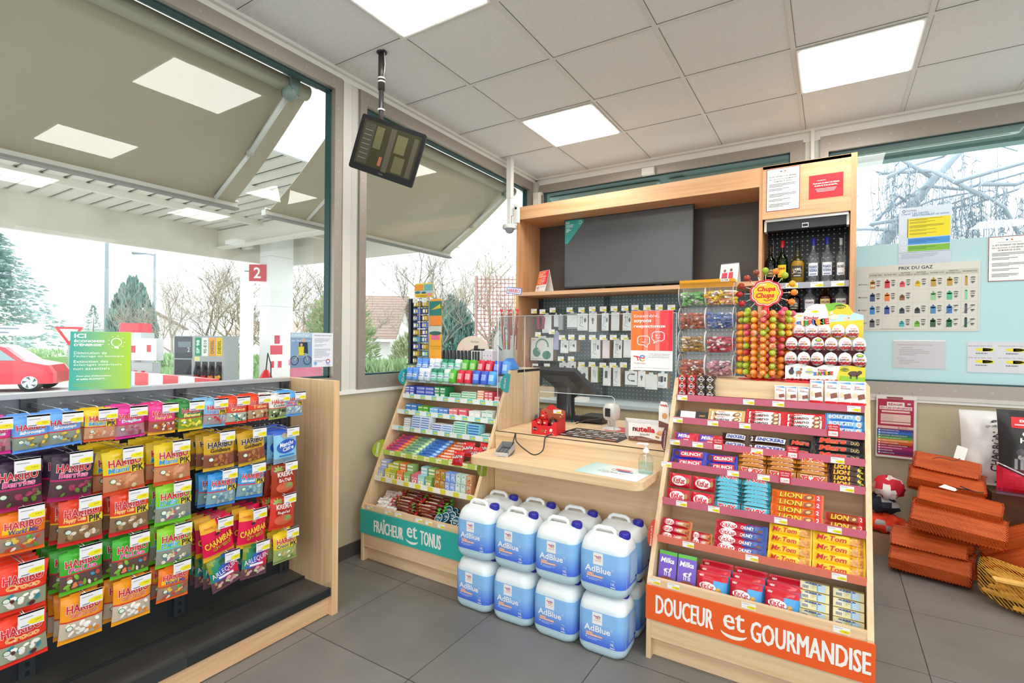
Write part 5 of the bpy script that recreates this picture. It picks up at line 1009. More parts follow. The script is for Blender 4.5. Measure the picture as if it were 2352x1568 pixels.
BARS = {
 'max': lambda: carton(.122, .020, .05, 'f4f4f4', lambda b, W, H: (T(b, 'Kinder', -W*.28, 0, W*.2, H*.4, 'c81e2a'), T(b, 'Maxi', W*.0, 0, W*.2, H*.6, '2f8ad8', sh=.2), b.rect(W*.3, 0, W*.2, H*.5, 'a8d0ec', 2)), 'e8ecf0', 'chocolate_box'),
 'cty': lambda: bar2(.052, .115), 'dark': lambda: carton(.14, .055, .04, '2a2422', lambda b, W, H: (b.rect(-W*.15, 0, W*.5, H*.92, 'eceae4', 2), T(b, 'LINDT', W*.33, H*.1, W*.2, H*.14, 'd8b46a'), T(b, 'PUR LAIT', -W*.15, -H*.2, W*.2, H*.08, '6a6a64')), '2a2422', 'chocolate_box'),
 'bueno_w': lambda: bar(.165, .05, .016, 'd8b06a', d_bueno(1), .07, 1), 'bueno': lambda: bar(.162, .05, .016, 'cc1c26', d_bueno(0), .07, 2),
 'bounty': lambda: bar(.15, .036, .014, '3f86d0', bounty, .07, 3), 'milkab': lambda: bar(.112, .055, .014, '6a4ab8', milkab, .06, 4, ends='c8283a'),
 'snick': lambda: bar(.11, .036, .016, '3a1c14', d_snick(0), .07, 5), 'snick2': lambda: bar(.158, .036, .016, '3a1c14', d_snick(1), .06, 6),
 'mars': lambda: bar(.095, .036, .016, '1d1a1a', d_txt('Mars', 'e0342a', .7, .5, 'c8a05a', sh=.25, outw=.02), .07, 7), 'marsd': lambda: bar(.192, .036, .016, '1a1818', lambda b, W, H: (T(b, 'Mars', -W*.1, 0, W*.5, H*.55, 'e0342a', out='c8a05a', outw=.02, sh=.25, bold=.04), T(b, 'DUO', W*.33, -H*.08, W*.16, H*.32, 'd8b46a')), .05, 8),
 'crunch': lambda: bar(.15, .042, .014, '3a34a8', crunch, .06, 9), 'twix': lambda: bar(.122, .04, .016, 'c07a2a', d_txt('TWIX', 'd81e2c', .72, .62, 'f4f2ee', sh=.1, bold=.04), .07, 10),
 'lionp': lambda: bar(.135, .034, .015, '3a2018', d_txt('LION', 'f2b81e', .42, .5, '7a2a14', -.12, 0, .15, .04, lambda b, W, H: blobs(b, W*.3, W*.45, -H*.4, H*.4, 9, ('e8c02a', '2a1a14', 'f0d85a', '4a9a3a'), H*.12, 4, 2), .04), .05, 11),
 'kitkat': lambda: bar(.105, .062, .014, 'c8142c', kk, .03, 12), 'twixw': lambda: bar(.125, .038, .014, '58b4cc', d_txt('TWIX', 'c8242c', .66, .55, 'f4f2ee', sh=.1, bold=.04), .08, 13, ends='2f8a9a'),
 'lion': lambda: bar(.195, .038, .018, 'e8641a', lion(), .05, 14), 'lion2': lambda: bar(.155, .036, .018, 'a8301c', lion(), .05, 15),
 'chk': lambda: bar(.14, .036, .018, 'b81830', chunky('b8743a'), .06, 16), 'chk2': lambda: bar(.205, .042, .018, 'b81430', chunky('2f4f9a'), .04, 17),
 'tom': lambda: bar(.17, .044, .018, 'f2c41c', tom, .05, 18), 'tablet': lambda: carton(.078, .168, .014, '7a5ac8', milkat, '3f8a34', 'chocolate_tablet'), 'pops': pops,
 'cereal': lambda: carton(.098, .03, .03, 'ece4b0', cereal, 'e2d69a', 'cereal_bar_box'), 'tr': lambda: tube_end('c41426'), 'tk': lambda: tube_end('2a2422')}
def bar2(w_, h_):
    b = MB(); pillow(b, w_, h_, .014, lambda u, v: G_('f4f2f0'), 0, .06, 2, 8, (), .06, G_('f0eeec')); country(b, w_, h_); return b.mesh('chocolate_bar')
def cascade(key, x0, x1, row, n, h_, desc, cat='chocolate bar', tilt=32, step=None, dy0=.02, z=None, group=None, w_nom=None, lie=False):
    me = proto(key, BARS[key]); z0 = (LZ[row] if row < 6 else .287) if z is None else z; y0 = (lipy(LZ[row]) if row < 6 else 2.232)+dy0
    step = step or h_*.55; nm = me.name.split('.')[0]
    for j in range(n):
        hh = h_*math.cos(R(tilt))/2; yy = y0+math.sin(R(tilt))*h_*.5+j*step*.62; zz = z0+hh-.012+j*step+.004
        lab = desc if n == 1 else '%s, %s from the bottom of its pile' % (desc, ORD[j])
        if len(lab.split()) > 16: lab = '%s, %s from bottom' % (desc, ORD[j])
        if lie and j > 0: yy = y0+.026+.003*j; zz = z0+.016+j*step+.004
        o = inst(me, nm, ((x0+x1)/2+rr.uniform(-.002, .002)*(j > 0), yy, zz), FY(74 if lie and j > 0 else tilt, rr.uniform(-1, 1)), lab, cat, group or desc[:40])
        if w_nom: o.scale = ((x1-x0)/w_nom, 1, 1)
SH = ['top shelf', 'second shelf', 'third shelf', 'fourth shelf', 'fifth shelf', 'sixth shelf', 'bottom tray']
for c, (k, x, nm) in enumerate((('tr', -.633, 'red'), ('tr', -.588, 'red'), ('tk', -.541, 'black'), ('tk', -.500, 'black'))):
    me = proto(k, BARS[k])
    for j in range(3): inst(me, 'chocolate_piece', (x, lipy(1.105)+.03, 1.105+.018+.0365*j), FY(0), '%s foil wrapped chocolate, %s column, %s from bottom, top shelf' % (nm, ORD[c], ORD[j]), 'chocolate', 'red and black foil chocolates')
cascade('max', -.473, -.352, 0, 1, .02, 'left one of two white flat chocolate boxes on the top shelf', 'chocolate box', 10, w_nom=.122); cascade('max', -.344, -.221, 0, 1, .02, 'right one of two white flat chocolate boxes on the top shelf', 'chocolate box', 10, w_nom=.122)
for i, x in enumerate((-.197, -.150, -.104, -.054, .002, .052, .100)):
    tall = i > 2; me = proto('cty', BARS['cty']); o = inst(me, 'chocolate_bar', (x, lipy(1.105)+(.022 if tall else .035), 1.105+(.055 if tall else .038)), FY(12, rr.uniform(-3, 3)), 'white cereal chocolate bar standing upright, %s from the left on the top shelf' % ORD[i], 'chocolate bar', 'upright white cereal chocolate bars')
    if not tall: o.scale = (.88, .72, 1)
cascade('dark', -.639, -.501, 1, 1, .055, 'black and white chocolate box at the left end of the second shelf', 'chocolate box', 25)
for k, x0, x1, row, n, h_, d, wn, st in (
 ('bueno_w', -.497, -.337, 1, 2, .05, 'cream wrapped hazelnut bar on the second shelf', .165, .022), ('bueno', -.333, -.176, 1, 3, .05, 'red and white hazelnut bar, left pile on the second shelf', .162, .016), ('bueno', -.176, -.019, 1, 3, .05, 'red and white hazelnut bar, right pile on the second shelf', .162, .016),
 ('bounty', -.02, .118, 1, 3, .036, 'blue coconut bar at the right end of the second shelf', .15, .026),
 ('milkab', -.64, -.534, 2, 1, .055, 'purple and red chocolate bar at the left end of the third shelf', .112, None), ('milkab', -.534, -.424, 2, 1, .055, 'purple and red chocolate bar second from left, third shelf', .112, None),
 ('snick', -.428, -.321, 2, 2, .036, 'short brown peanut bar on the third shelf', .11, .034), ('snick2', -.317, -.159, 2, 2, .036, 'long brown peanut bar with a white 2, third shelf', .158, .034), ('mars', -.156, -.066, 2, 2, .036, 'short black caramel bar on the third shelf', .095, .034), ('marsd', -.062, .118, 2, 3, .036, 'long black duo caramel bar on the third shelf', .192, .027),
 ('crunch', -.64, -.488, 3, 2, .042, 'blue crispy bar, left pile on the fourth shelf', .15, .036), ('crunch', -.486, -.35, 3, 2, .042, 'blue crispy bar, right pile on the fourth shelf', .15, .033),
 ('twix', -.346, -.236, 3, 4, .04, 'golden biscuit bar, left pile on the fourth shelf', .122, .018), ('twix', -.232, -.121, 3, 4, .04, 'golden biscuit bar, middle pile on the fourth shelf', .122, .018), ('twix', -.117, -.008, 3, 4, .04, 'golden biscuit bar, right pile on the fourth shelf', .122, .018), ('lionp', -.006, .118, 3, 4, .034, 'dark brown crispy bar at right end of the fourth shelf', .135, .02),
 ('kitkat', -.638, -.538, 4, 2, .062, 'red wafer bar, left pile on the fifth shelf', .105, .062), ('kitkat', -.533, -.434, 4, 2, .062, 'red wafer bar, right pile on the fifth shelf', .105, .062),
 ('twixw', -.430, -.326, 4, 7, .038, 'turquoise biscuit bar, left pile on the fifth shelf', .125, .0165), ('twixw', -.322, -.212, 4, 7, .038, 'turquoise biscuit bar, right pile on the fifth shelf', .125, .0165),
 ('lion', -.208, -.02, 4, 4, .038, 'long orange crispy bar on the fifth shelf', .195, .026), ('lion2', -.016, .118, 4, 2, .036, 'red brown crispy bar at right end of the fifth shelf', .155, .028),
 ('chk', -.648, -.515, 5, 3, .036, 'red and tan chunky wafer bar, left pile on the sixth shelf', .14, .026), ('chk', -.512, -.425, 5, 2, .036, 'red and tan chunky wafer bar, second pile on the sixth shelf', .14, .022),
 ('chk2', -.419, -.216, 5, 4, .042, 'long red and blue chunky wafer bar on the sixth shelf', .205, .026), ('tom', -.212, -.058, 5, 4, .044, 'yellow peanut bar, left pile on the sixth shelf', .17, .032), ('tom', -.055, .118, 5, 4, .044, 'yellow peanut bar, right pile on the sixth shelf', .17, .032)):
    cascade(k, x0, x1, row, n, h_, d, 'chocolate bar', 14 if k in ('twix', 'twixw') else 26 if h_ < .06 else 12, st, .016 if h_ < .06 else .02, w_nom=wn, lie=k in ('twix', 'twixw'))
for i, x in enumerate((-.603, -.520)): inst(proto('tablet', BARS['tablet']), 'chocolate_tablet', (x, 2.275, .367), FY(14, -3+4*i), ('leftmost' if i == 0 else 'right hand')+' of two standing purple and green chocolate tablets in the bottom tray', 'chocolate tablet', 'purple chocolate tablets')
for i, x in enumerate((-.415, -.285, -.155)):
    for j in range(3): inst(proto('pops', pops), 'candy_bag', (x+.006*j, 2.262+.028*j, .345+.016*j), FY(16, -4+3*j), 'red and blue wafer ball bag, %s pile from left, %s from the front' % (ORD[i], ORD[j]), 'candy bag', 'red and blue bags in the bottom tray')
for i, x in enumerate((-.045, .065)):
    for j in range(5): inst(proto('cereal', BARS['cereal']), 'cereal_bar_box', (x, 2.262+.012*j, .303+.0315*j), FY(8), 'pale yellow cereal bar box, %s pile, %s from the bottom' % (('left', 'right')[i], ORD[j]), 'cereal bar box', 'cereal bar boxes in the bottom tray')

# ------------------------------------------------ gum, mints and sweets on the left display
def gumbottle(c1, c2, kind, word='mentos', wc='2f3f9a'):
    b = MB()
    if kind == 0: b.lathe([(.020, 0), (.0265, .004), (.027, .03), (.0225, .043), (.0265, .054), (.026, .058)], mat(c1, .3), 16).lathe([(.0265, .058), (.027, .06), (.027, .08), (.024, .083)], mat(c2, .35), 16)
    else: b.lathe([(.027, 0), (.029, .004), (.029, .074), (.026, .082)], mat(c1, .3), 16)
    b.M = RY; b.S = lambda x, y: math.sqrt(max(1e-6, .0292**2-x*x)) if kind else math.sqrt(max(1e-6, (.0275 if y < .035 or y > .052 else .0255)**2-x*x)); b.e = .0004
    if kind == 0: b.rect(0, .031, .04, .018, mat('eef4f6', .4), 1, 6, 2); b.text(word, 0, .031, .036, .009, wc, 3, .02)
    else: b.rect(.002, .038, .034, .032, mat(c2, .4), 1, 6, 2); b.text(word, 0, .055, .034, .009, wc, 3, .02)
    return b.mesh('gum_bottle')
GB_ = [('6fa8ee', '5a94ea', 0, 'light blue'), ('6fa8ee', '5a94ea', 0, 'light blue'), ('d4e0f0', 'eef0f2', 0, 'white'), ('d4e0f0', 'eef0f2', 0, 'white'), ('8fd8c0', '1f8a6a', 0, 'teal'), ('8fd8c0', '1f8a6a', 0, 'teal'), ('b0e4d4', 'e6eeea', 0, 'white and mint'), ('52b82e', 'a4d88a', 1, 'green'), ('5cb83a', 'a4d88a', 1, 'green'), ('dc2a40', 'f0a0a8', 1, 'red'), ('dc2a40', 'f0a0a8', 1, 'red'), ('3f64d0', '8aa8ec', 1, 'blue'), ('3f64d0', '8aa8ec', 1, 'blue'), ('58a8f0', 'a8d4f6', 1, 'pale blue')]
for tier in (0, 1):
    xs = [-2.425, -2.374, -2.318, -2.264, -2.210, -2.154, -2.102, -2.052, -1.990, -1.930, -1.868, -1.806, -1.75] if tier == 0 else [-2.405, -2.352, -2.295, -2.243, -2.186, -2.130, -2.072, -2.012, -1.950, -1.886, -1.823, -1.762, -1.70]
    sel = [0, 1, 2, 3, 4, 5, 6, 7, 9, 10, 11, 12, 13] if tier == 0 else [0, 1, 2, 3, 4, 5, 6, 7, 8, 9, 10, 11, 13]
    for i, x in enumerate(xs):
        c1, c2, kd, nm = GB_[sel[i]]; me = proto(('gum', c1, kd), lambda: gumbottle(c1, c2, kd, 'mentos' if kd == 0 else 'Hollywood', '2f3f9a' if kd == 0 else 'f4f4f4'))
        inst(me, 'gum_bottle', (x, 2.575+tier*.075, 1.104+tier*.062), (R(-12), 0, rr.uniform(-.3, .3)), '%s chewing gum bottle, %s from the left in the %s row' % (nm, ORD[i], ('front', 'raised back')[tier]), 'gum bottle', 'chewing gum bottles on the top shelf')
MB().box(-2.45, -1.68, 2.615, 2.70, 1.108, 1.155, mat('eceeec', .4)).mesh
o = MB().box(-2.45, -1.685, 2.622, 2.70, 1.108, 1.155, mat('dfe3e3', .4)).build('bottle_riser'); tg(o, 'white riser block lifting the back row of gum bottles', 'display riser')
def pack(w_, h_, d_, c, c2, word=None, wc='f6f6f6', kind=0, name='gum_pack'):
    b = MB(); b.box(-w_/2, w_/2, 0, h_, -d_, 0, mat(c, .4)); b.rect(0, h_/2, w_*.98, h_*.98, mat(c, .4), .5)
    if kind == 0: b.rect(0, h_*.3, w_*.7, h_*.22, c2, 1); b.rect(0, h_*.85, w_*.8, h_*.12, c2, 1)
    elif kind == 1: b.rect(0, h_/2, w_*.9, h_*.5, c2, 1)
    elif kind == 2: b.rect(0, h_*.28, w_*.6, h_*.3, 'f4f2ea', 1); b.ell(0, h_*.28, w_*.13, w_*.13, c2, 2, 8)
    elif kind == 3:
        b.ell(0, h_*.8, w_*.3, h_*.1, 'f2f2ee', 1, 10); b.ell(0, h_*.8, w_*.2, h_*.05, '4a5a4a', 2, 8)
        b.M = Matrix.Translation((0, h_*.36, 0)); blobs(b, -w_*.38, w_*.38, -h_*.28, h_*.22, 12, (c2, 'f0e8d0', c2), w_*.11, 3, 1); b.M = Matrix()
    if word: b.text(word, 0, h_*(.5 if kind == 1 else .62), w_*.86, h_*(.36 if kind == 1 else .14), wc, 3, .02)
    return b.mesh(name)
def packs(row, x0, x1, cols, levels, w_, h_, d_, c, c2, desc, word=None, wc='f6f6f6', kind=0, name='gum_pack', cat='gum pack', dy=.018, yaw=0, dep=1):
    me = proto(('pk', row, c, c2, w_, h_, word), lambda: pack(w_*.96, h_*.97, d_, c, c2, word, wc, kind, name)); st = (x1-x0)/cols
    for i in range(cols):
        for j in range(levels):
            for q in range(dep):
                lab = desc+(', %s column' % ORD[i] if cols > 1 else '')+(', %s from bottom' % ORD[j] if levels > 1 else '')+(', %s deep' % ORD[q] if dep > 1 else '')
                inst(me, name, (x0+st*(i+.5), lipy(LZ[row])+dy+q*(d_+.002)+j*.002, LZ[row]-.005+h_*j), (R(90), 0, R(yaw)), lab, cat, desc)
packs(1, -2.45, -2.37, 2, 1, .040, .070, .03, '4a5cc8', 'e8ecf8', 'tall royal blue gum box on the second shelf', 'FREEDENT', dep=3)
packs(1, -2.355, -2.20, 2, 3, .076, .0235, .05, '4f66d0', 'e6eaf8', 'flat royal blue gum pack on the second shelf', 'FREEDENT', '3a4ab0', 1)
packs(1, -2.195, -2.10, 2, 1, .046, .078, .03, '2f9a5a', 'e0f0e4', 'tall green gum box on the second shelf', 'FREEDENT', dep=3)
packs(1, -2.07, -1.98, 1, 3, .088, .0145, .05, 'bfe6cc', '4ab06a', 'flat mint green gum pack, left, second shelf', None, 'ffffff', 1)
packs(1, -1.975, -1.86, 2, 4, .055, .0145, .05, 'e4f2ea', '5ab87a', 'flat white green gum pack, middle, second shelf', None, 'ffffff', 1)
packs(1, -1.855, -1.80, 1, 5, .052, .0145, .05, 'f0a478', 'f6e6da', 'flat orange gum pack on the second shelf', None, 'ffffff', 1)
packs(1, -1.795, -1.735, 2, 1, .030, .070, .03, 'e85a64', 'f8e0e0', 'tall coral red gum box on the second shelf', 'FREEDENT', dep=3)
packs(1, -1.725, -1.685, 1, 3, .038, .0145, .05, 'e86a78', 'f8e6e6', 'flat pink gum pack at the right end, second shelf', None, 'ffffff', 1)
for x0, x1, n, h_, c, c2, nm in ((-2.40, -2.30, 2, .055, '3f86d0', 'e4eef8', 'blue flip box of mints'), (-2.29, -2.20, 2, .050, '5ab03a', 'eaf4e2', 'green flip box of mints'), (-2.19, -2.12, 2, .045, '8ac4f0', 'f2f8fc', 'pale blue flip box of mints'), (-2.11, -2.04, 2, .045, '6a9ae0', 'f0f4fa', 'lavender blue flip box of mints'), (-2.03, -1.965, 2, .052, 'f08a92', 'fbeeee', 'pink flip box of mints'), (-1.955, -1.89, 1, .055, 'e86a78', 'fbeeee', 'rose flip box of mints'), (-1.875, -1.79, 2, .052, 'f4f4f2', 'e0e4e4', 'white flip box of mints'), (-1.78, -1.70, 2, .06, 'e2efe8', '8ac4a0', 'white green flip box of mints')):
    packs(2, x0, x1, n, 1, (x1-x0)/n, h_, .03, c, c2, nm+' on the third shelf', dep=2, name='mint_box', cat='mint box')
for x0, x1, n, lv, hh, c, c2, nm in ((-2.37, -2.31, 1, 5, .014, 'b9bcc4', 'f0f2f6', 'silver grey gum pack'), (-2.30, -2.15, 2, 6, .0145, 'dfe8f2', '5a86d8', 'white and blue gum pack'), (-2.13, -2.05, 1, 4, .0135, 'eef2f6', '3a62c0', 'white and navy gum pack'), (-2.045, -1.965, 1, 4, .0135, 'e6f0f8', '5a9ae0', 'white and sky blue gum pack'), (-1.96, -1.86, 1, 6, .0135, 'd0ece2', '3fae8a', 'white and teal gum pack'), (-1.85, -1.76, 1, 5, .0155, '8ad0dc', '2f6ac8', 'turquoise gum pack'), (-1.75, -1.69, 1, 2, .0135, 'e4f0ec', '2f9a8a', 'white teal gum pack at the right end')):
    packs(3, x0, x1, n, lv, (x1-x0)/n, hh, .06, c, c2, nm+' on the fourth shelf', None, 'ffffff', 1)
def roll(c, c2, wc='2f4f9a', word='mentos'):
    b = MB(); b.M = Matrix.Rotation(R(90), 4, 'Y'); b.lathe([(.006, -.075), (.0105, -.072), (.0105, .072), (.006, .075)], G_(c), 12)
    b.M = Matrix(); b.S = lambda x, y: math.sqrt(max(1e-7, .0107**2-y*y)); b.e = .0004; b.text(word, -.01, 0, .07, .011, wc, 2, .03); b.rect(.05, 0, .025, .014, G_(c2), 1, 2, 4); return b.mesh('sweet_roll')
for x0, n, c, c2, nm, wc in ((-2.38, 7, 'e8637a', 'f2a04a', 'pink and orange sweet roll', '4a3a8a'), (-2.235, 7, 'a8dc90', 'e8f6e0', 'pale green sweet roll', '3a5aa0'), (-2.095, 7, '5a9ae8', 'b8d8f6', 'bright blue sweet roll', '22408a'), (-1.945, 7, 'ee7a2e', 'f6e0cc', 'orange sweet roll', 'f6f6f2')):
    me = proto(('roll', c), lambda: roll(c, c2, wc))
    for j in range(n): inst(me, 'sweet_roll', (x0+.012*j*(1 if 1 else 0)-.02, lipy(.65)+.03+.016*j, .655+.0145*j), (R(60), 0, R(4)), '%s, %s from the bottom of its slope, fifth shelf' % (nm, ORD[j]), 'sweet roll', nm+'s on the fifth shelf')
def skit():
    b = MB(); pillow(b, .075, .085, .014, lambda u, v: G_('c81e28'), 0, .07, 9, 8, (), .14, G_('b01820')); T(b, 'skittles', 0, .008, .06, .018, 'f6f6f6', rot=.15, out='7a1018', outw=.03); blobs(b, -.025, .025, -.03, -.008, 10, ('e8c02a', '4ab03a', 'e8702a', '7a3aa8', 'd82a3a'), .004, 2, 3); return b.mesh('candy_bag')
for i, (x, y, z, ro) in enumerate(((-1.845, 2.372, .685, 6), (-1.80, 2.41, .735, 12), (-1.735, 2.40, .715, -6), (-1.70, 2.43, .74, 4))): inst(proto('skit', skit), 'candy_bag', (x, y, z), FY(20, ro), 'small red fruit candy bag, %s from the left on the fifth shelf' % ORD[i], 'candy bag', 'red fruit candy bags')
RC = [('a8b4e0', 'd8c83a', 'lilac', 5, -2.43), ('d8d03a', 'e8a83a', 'yellow', 4, -2.37), ('b0be3a', 'd8c83a', 'olive green', 5, -2.325), ('ee8a4a', 'f2642a', 'orange', 5, -2.265), ('8fc070', 'f0d84a', 'leaf green', 5, -2.205), ('d86a84', 'c83a5a', 'pink', 3, -2.142), ('9fd0dc', 'e8d03a', 'aqua', 5, -2.09), ('8ab45a', 'e8d84a', 'mid green', 5, -2.03)]
for c, c2, nm, n, x in RC:
    b_ = pack(.05, .058, .022, c, c2, 'Ricola', 'f2f2ea', 2, 'sweet_box'); f_ = pack(.05, .0205, .05, c, 'f0eee6', 'Ricola', 'f2f2ea', 1, 'sweet_box')
    inst(b_, 'sweet_box', (x, 2.318, .50), (R(84), 0, 0), '%s herb sweet box standing at the front of the sixth shelf' % nm, 'sweet box', 'standing herb sweet boxes')
    for j in range(n): inst(f_, 'sweet_box', (x+.003, 2.345+.0006*j, .50+.0205*j), (R(90), 0, 0), '%s herb sweet box lying in a stack behind, %s from the bottom' % (nm, ORD[j]), 'sweet box', nm+' herb sweet boxes lying flat')
for i, (c, c2, nm) in enumerate((('c88a3a', 'a83a1a', 'amber'), ('b8823a', '8aa02a', 'bronze'), ('7fa8e8', 'e8f0fa', 'blue'), ('7fa8e8', 'e8f0fa', 'blue'), ('c0dcd0', 'f4f8f2', 'mint'), ('c0dcd0', 'f4f8f2', 'mint'), ('d8a078', 'b8502a', 'copper'))):
    me = pack(.036, .052, .018, c, c2, None, 'f6f6f6', 3, 'mint_box')
    for j in range(2):
        for q in range(2): inst(me, 'mint_box', (-1.962+.0385*i, 2.318+.021*q+.006*j, .50+.0535*j), (R(88), 0, 0), '%s patterned pocket box, %s from left, %s level, %s rank' % (nm, ORD[i], ('lower', 'upper')[j], ('front', 'rear')[q]), 'mint box', 'patterned pocket boxes on the sixth shelf')
def sausage(tip):
    b = MB(); b.M = Matrix.Rotation(R(90), 4, 'Y'); b.lathe([(.002, -.085), (.004, -.075), (.0085, -.07), (.0085, .07), (.004, .075), (.002, .085)], mat('7a2f24', .2), 10)
    b.M = Matrix(); b.S = lambda x, y: math.sqrt(max(1e-7, .0088**2-y*y)); b.rect(0, 0, .07, .006, mat('e8d8c0', .3), 1, 2, 3); b.rect(-.045, 0, .012, .01, mat('d8b03a', .3), 1, 1, 3)
    for s_ in (-1, 1): b.add([(s_*.08, 0, 0), (s_*.105, .012, .003), (s_*.105, -.012, -.003), (s_*.1, .0, .012)], [(0, 1, 2), (0, 3, 1)], G_(tip))
    return b.mesh('wrapped_candy')
for c_, x, tip, nm in ((0, -2.165, 'd8283a', 'red'), (1, -1.985, '5ac03a', 'green')):
    me = sausage(tip); q = 0
    for j in range(7):
        for i in range(4): inst(me, 'wrapped_candy', (x+rr.uniform(-.012, .012), 2.262+.036*i+rr.uniform(-.004, .004), .298+.0175*j+.008*i), (R(20), 0, R(rr.uniform(-9, 5))), 'brown candy stick with %s twisted ends lying in the tray heap' % nm, 'wrapped candy', 'brown candy sticks with %s ends' % nm)
def sachet():
    b = MB(); pillow(b, .05, .04, .006, lambda u, v: G_('f2eeec'), 0, .1, 3, 6, (), .12, G_('eeeae8')); b.text('caramel', 0, 0, .034, .008, 'a8383a', 3, .0, .2); return b.mesh('wrapped_candy')
me = sachet()
for i in range(26): inst(me, 'wrapped_candy', (-2.38+.022*(i % 7)+rr.uniform(-.004, .004), 2.262+.030*(i//7 % 4), .345+.016*(i//7)+rr.uniform(0, .008)), (R(rr.uniform(10, 50)), R(rr.uniform(-15, 15)), R(rr.uniform(-40, 40))), 'small white candy sachet in the heap at the left of the tray', 'wrapped candy', 'white candy sachets')
def tin():
    b = MB().lathe([(.030, 0), (.032, .002), (.032, .016), (.030, .018)], mat('1f5f7a', .25, .4), 24); b.S = lambda x, y: .018; b.ring(0, 0, .024, .028, 'd8e4e8', 1, 24); b.text('CACHOU', 0, .004, .036, .010, 'e6eef0', 2, .02).text('VRAI', 0, -.01, .02, .006, 'e6eef0', 2, .02); b.ring(0, 0, .014, .0155, '5f9ab0', 1, 16); return b.mesh('mint_tin')
me = tin()
for j in range(7): inst(me, 'mint_tin', (-1.885+.03*(j % 5)+.02*(j//5), 2.262+.02*(j % 4)+.04*(j//5), .35+.02*(j//5)+.006*(j % 3)), (R(55), 0, R(-10+6*(j % 3))), 'round dark teal sweet tin leaning in the tray, %s from the left' % ORD[j], 'sweet tin', 'round teal tins in the tray')
# ---------------------------------------------------------------- canisters
CANM = grad('c0deea', 'eef5f8', .17, .215, 2, .32); CAP = mat('2a2aa0', .35)
def can():
    t = thing('canister', 'x', 'canister'); W, D = .218, .182; lp = 'can'
    b = MB(); b.loft([(0, W*.84, D*.8, .05), (.006, W*.93, D*.92, .05), (.02, W*.985, D*.985, .045), (.035, W, D, .04), (.18, W, D, .04), (.205, W*.985, D*.98, .05), (.228, W*.93, D*.92, .055), (.243, W*.84, D*.8, .055), (.250, W*.68, D*.62, .05), (.252, W*.4, D*.3, .03)], CANM, 6); b.build('body', t)
    b = MB(); b.tube([(-.078, 0, .236), (-.066, 0, .262), (-.05, 0, .272), (.012, 0, .272), (.026, 0, .264), (.036, 0, .24)], .0095, mat('f0f4f7', .35), 8); b.build('handle', t)
    b = MB(); b.lathe([(.020, .225), (.020, .246)], mat('e4eef4', .35), 16, (.074, 0, 0)).lathe([(.0225, .242), (.0235, .246), (.0235, .266), (.021, .270), (.012, .271)], CAP, 20, (.074, 0, 0))
    for k in range(18): a = 2*PI*k/18; b.box(.074+.0237*math.cos(a)-.0012, .074+.0237*math.cos(a)+.0012, .0237*math.sin(a)-.0012, .0237*math.sin(a)+.0012, .245, .265, CAP)
    b.build('cap', t)
    LB = grad('4a72e4', '8ec4f6', .055, .14, 2, .35); b = MB(); n = 10; vs = []
    ys = [-D/2-.0006]; P = [(-W/2+.008, -D/2+.022), (-W/2+.014, -D/2+.009), (-W/2+.028, -D/2+.0012), (-W/2+.04, -D/2-.0008)]+[(W/2-.04, -D/2-.0008), (W/2-.026, -D/2+.0012), (W/2-.012, -D/2+.010), (W/2-.003, -D/2+.02), (W/2+.0008, -D/2+.045), (W/2+.0008, D/2-.035)]
    P = [(x+(-.0012 if x < 0 and y > -D/2+.001 else 0), y-.001) for x, y in P]
    for (x, y) in P: vs += [(x, y, .048), (x, y, .192)]
    b.add(vs, [(2*i, 2*i+2, 2*i+3, 2*i+1) for i in range(len(P)-1)], LB, True); b.M = Matrix.Translation((0, -D/2-.0019, 0)) @ RY
    b.rect(-.012, .163, .046, .052, 'f5f5f6', 1); tlogo(b, -.012, .168, .034, 2)
    b.text('AdBlue', -.012, .117, .118, .026, 'f8fafc', 2, .02).ring(.055, .127, .0032, .0042, 'f8fafc', 2, 12)
    b.rect(-.047, .094, .034, .008, 'e8a07c', 2).text('DIESEL', -.047, .094, .026, .0045, 'f8f2ee', 3, .02).rect(-.026, .085, .078, .009, 'e8a07c', 2).text('SCR TECHNOLOGY', -.026, .085, .072, .0058, 'f8f2ee', 3, .03)
    b.lines(-.055, .074, .085, 2, .006, 'c8daf6', .002, 3).ell(-.062, .0745, .003, .003, 'f4f6fa', 3, 8)
    b.text('10L', .058, .068, .018, .011, 'f8fafc', 2, .01).rect(.058, .054, .022, .005, 'c8daf6', 2).line([(.05, .084), (.062, .084), (.066, .079)], .002, 'c8daf6', 2)
    b.M = Matrix.Translation((W/2+.0012, 0, 0)) @ RX; b.rect(.018, .122, .094, .125, mat('9cbfea', .4), 1); b.lines(-.022, .178, .078, 12, .008, 'dce8f6', .0012, 2, 4); tlogo(b, -.012, .072, .018, 3, False); b.rect(.045, .07, .018, .012, '2a3a5a', 3)
    b.build('label', t); return t
c0 = can(); first = True
for iy, y in enumerate((2.19, 2.376)):
    for iz, z in enumerate((0, .263)):
        for ix in range(4):
            lab = 'blue labelled fluid canister, %s from the left, %s row, %s layer' % (ORD[ix], ('front', 'back')[iy], ('bottom', 'top')[iz])
            loc = (-1.543+.2325*ix+(.004 if iz else 0), y-.002*iz, z); rz = R((1.2, -1, .6, -.8)[ix]*(1 if iz else -1))
            if first: c0.location = loc; c0.rotation_euler = (0, 0, rz); c0['label'] = lab; c0['group'] = 'stacked fluid canisters'; first = False
            else: dup(c0, loc, (0, 0, rz), lab, 'stacked fluid canisters')
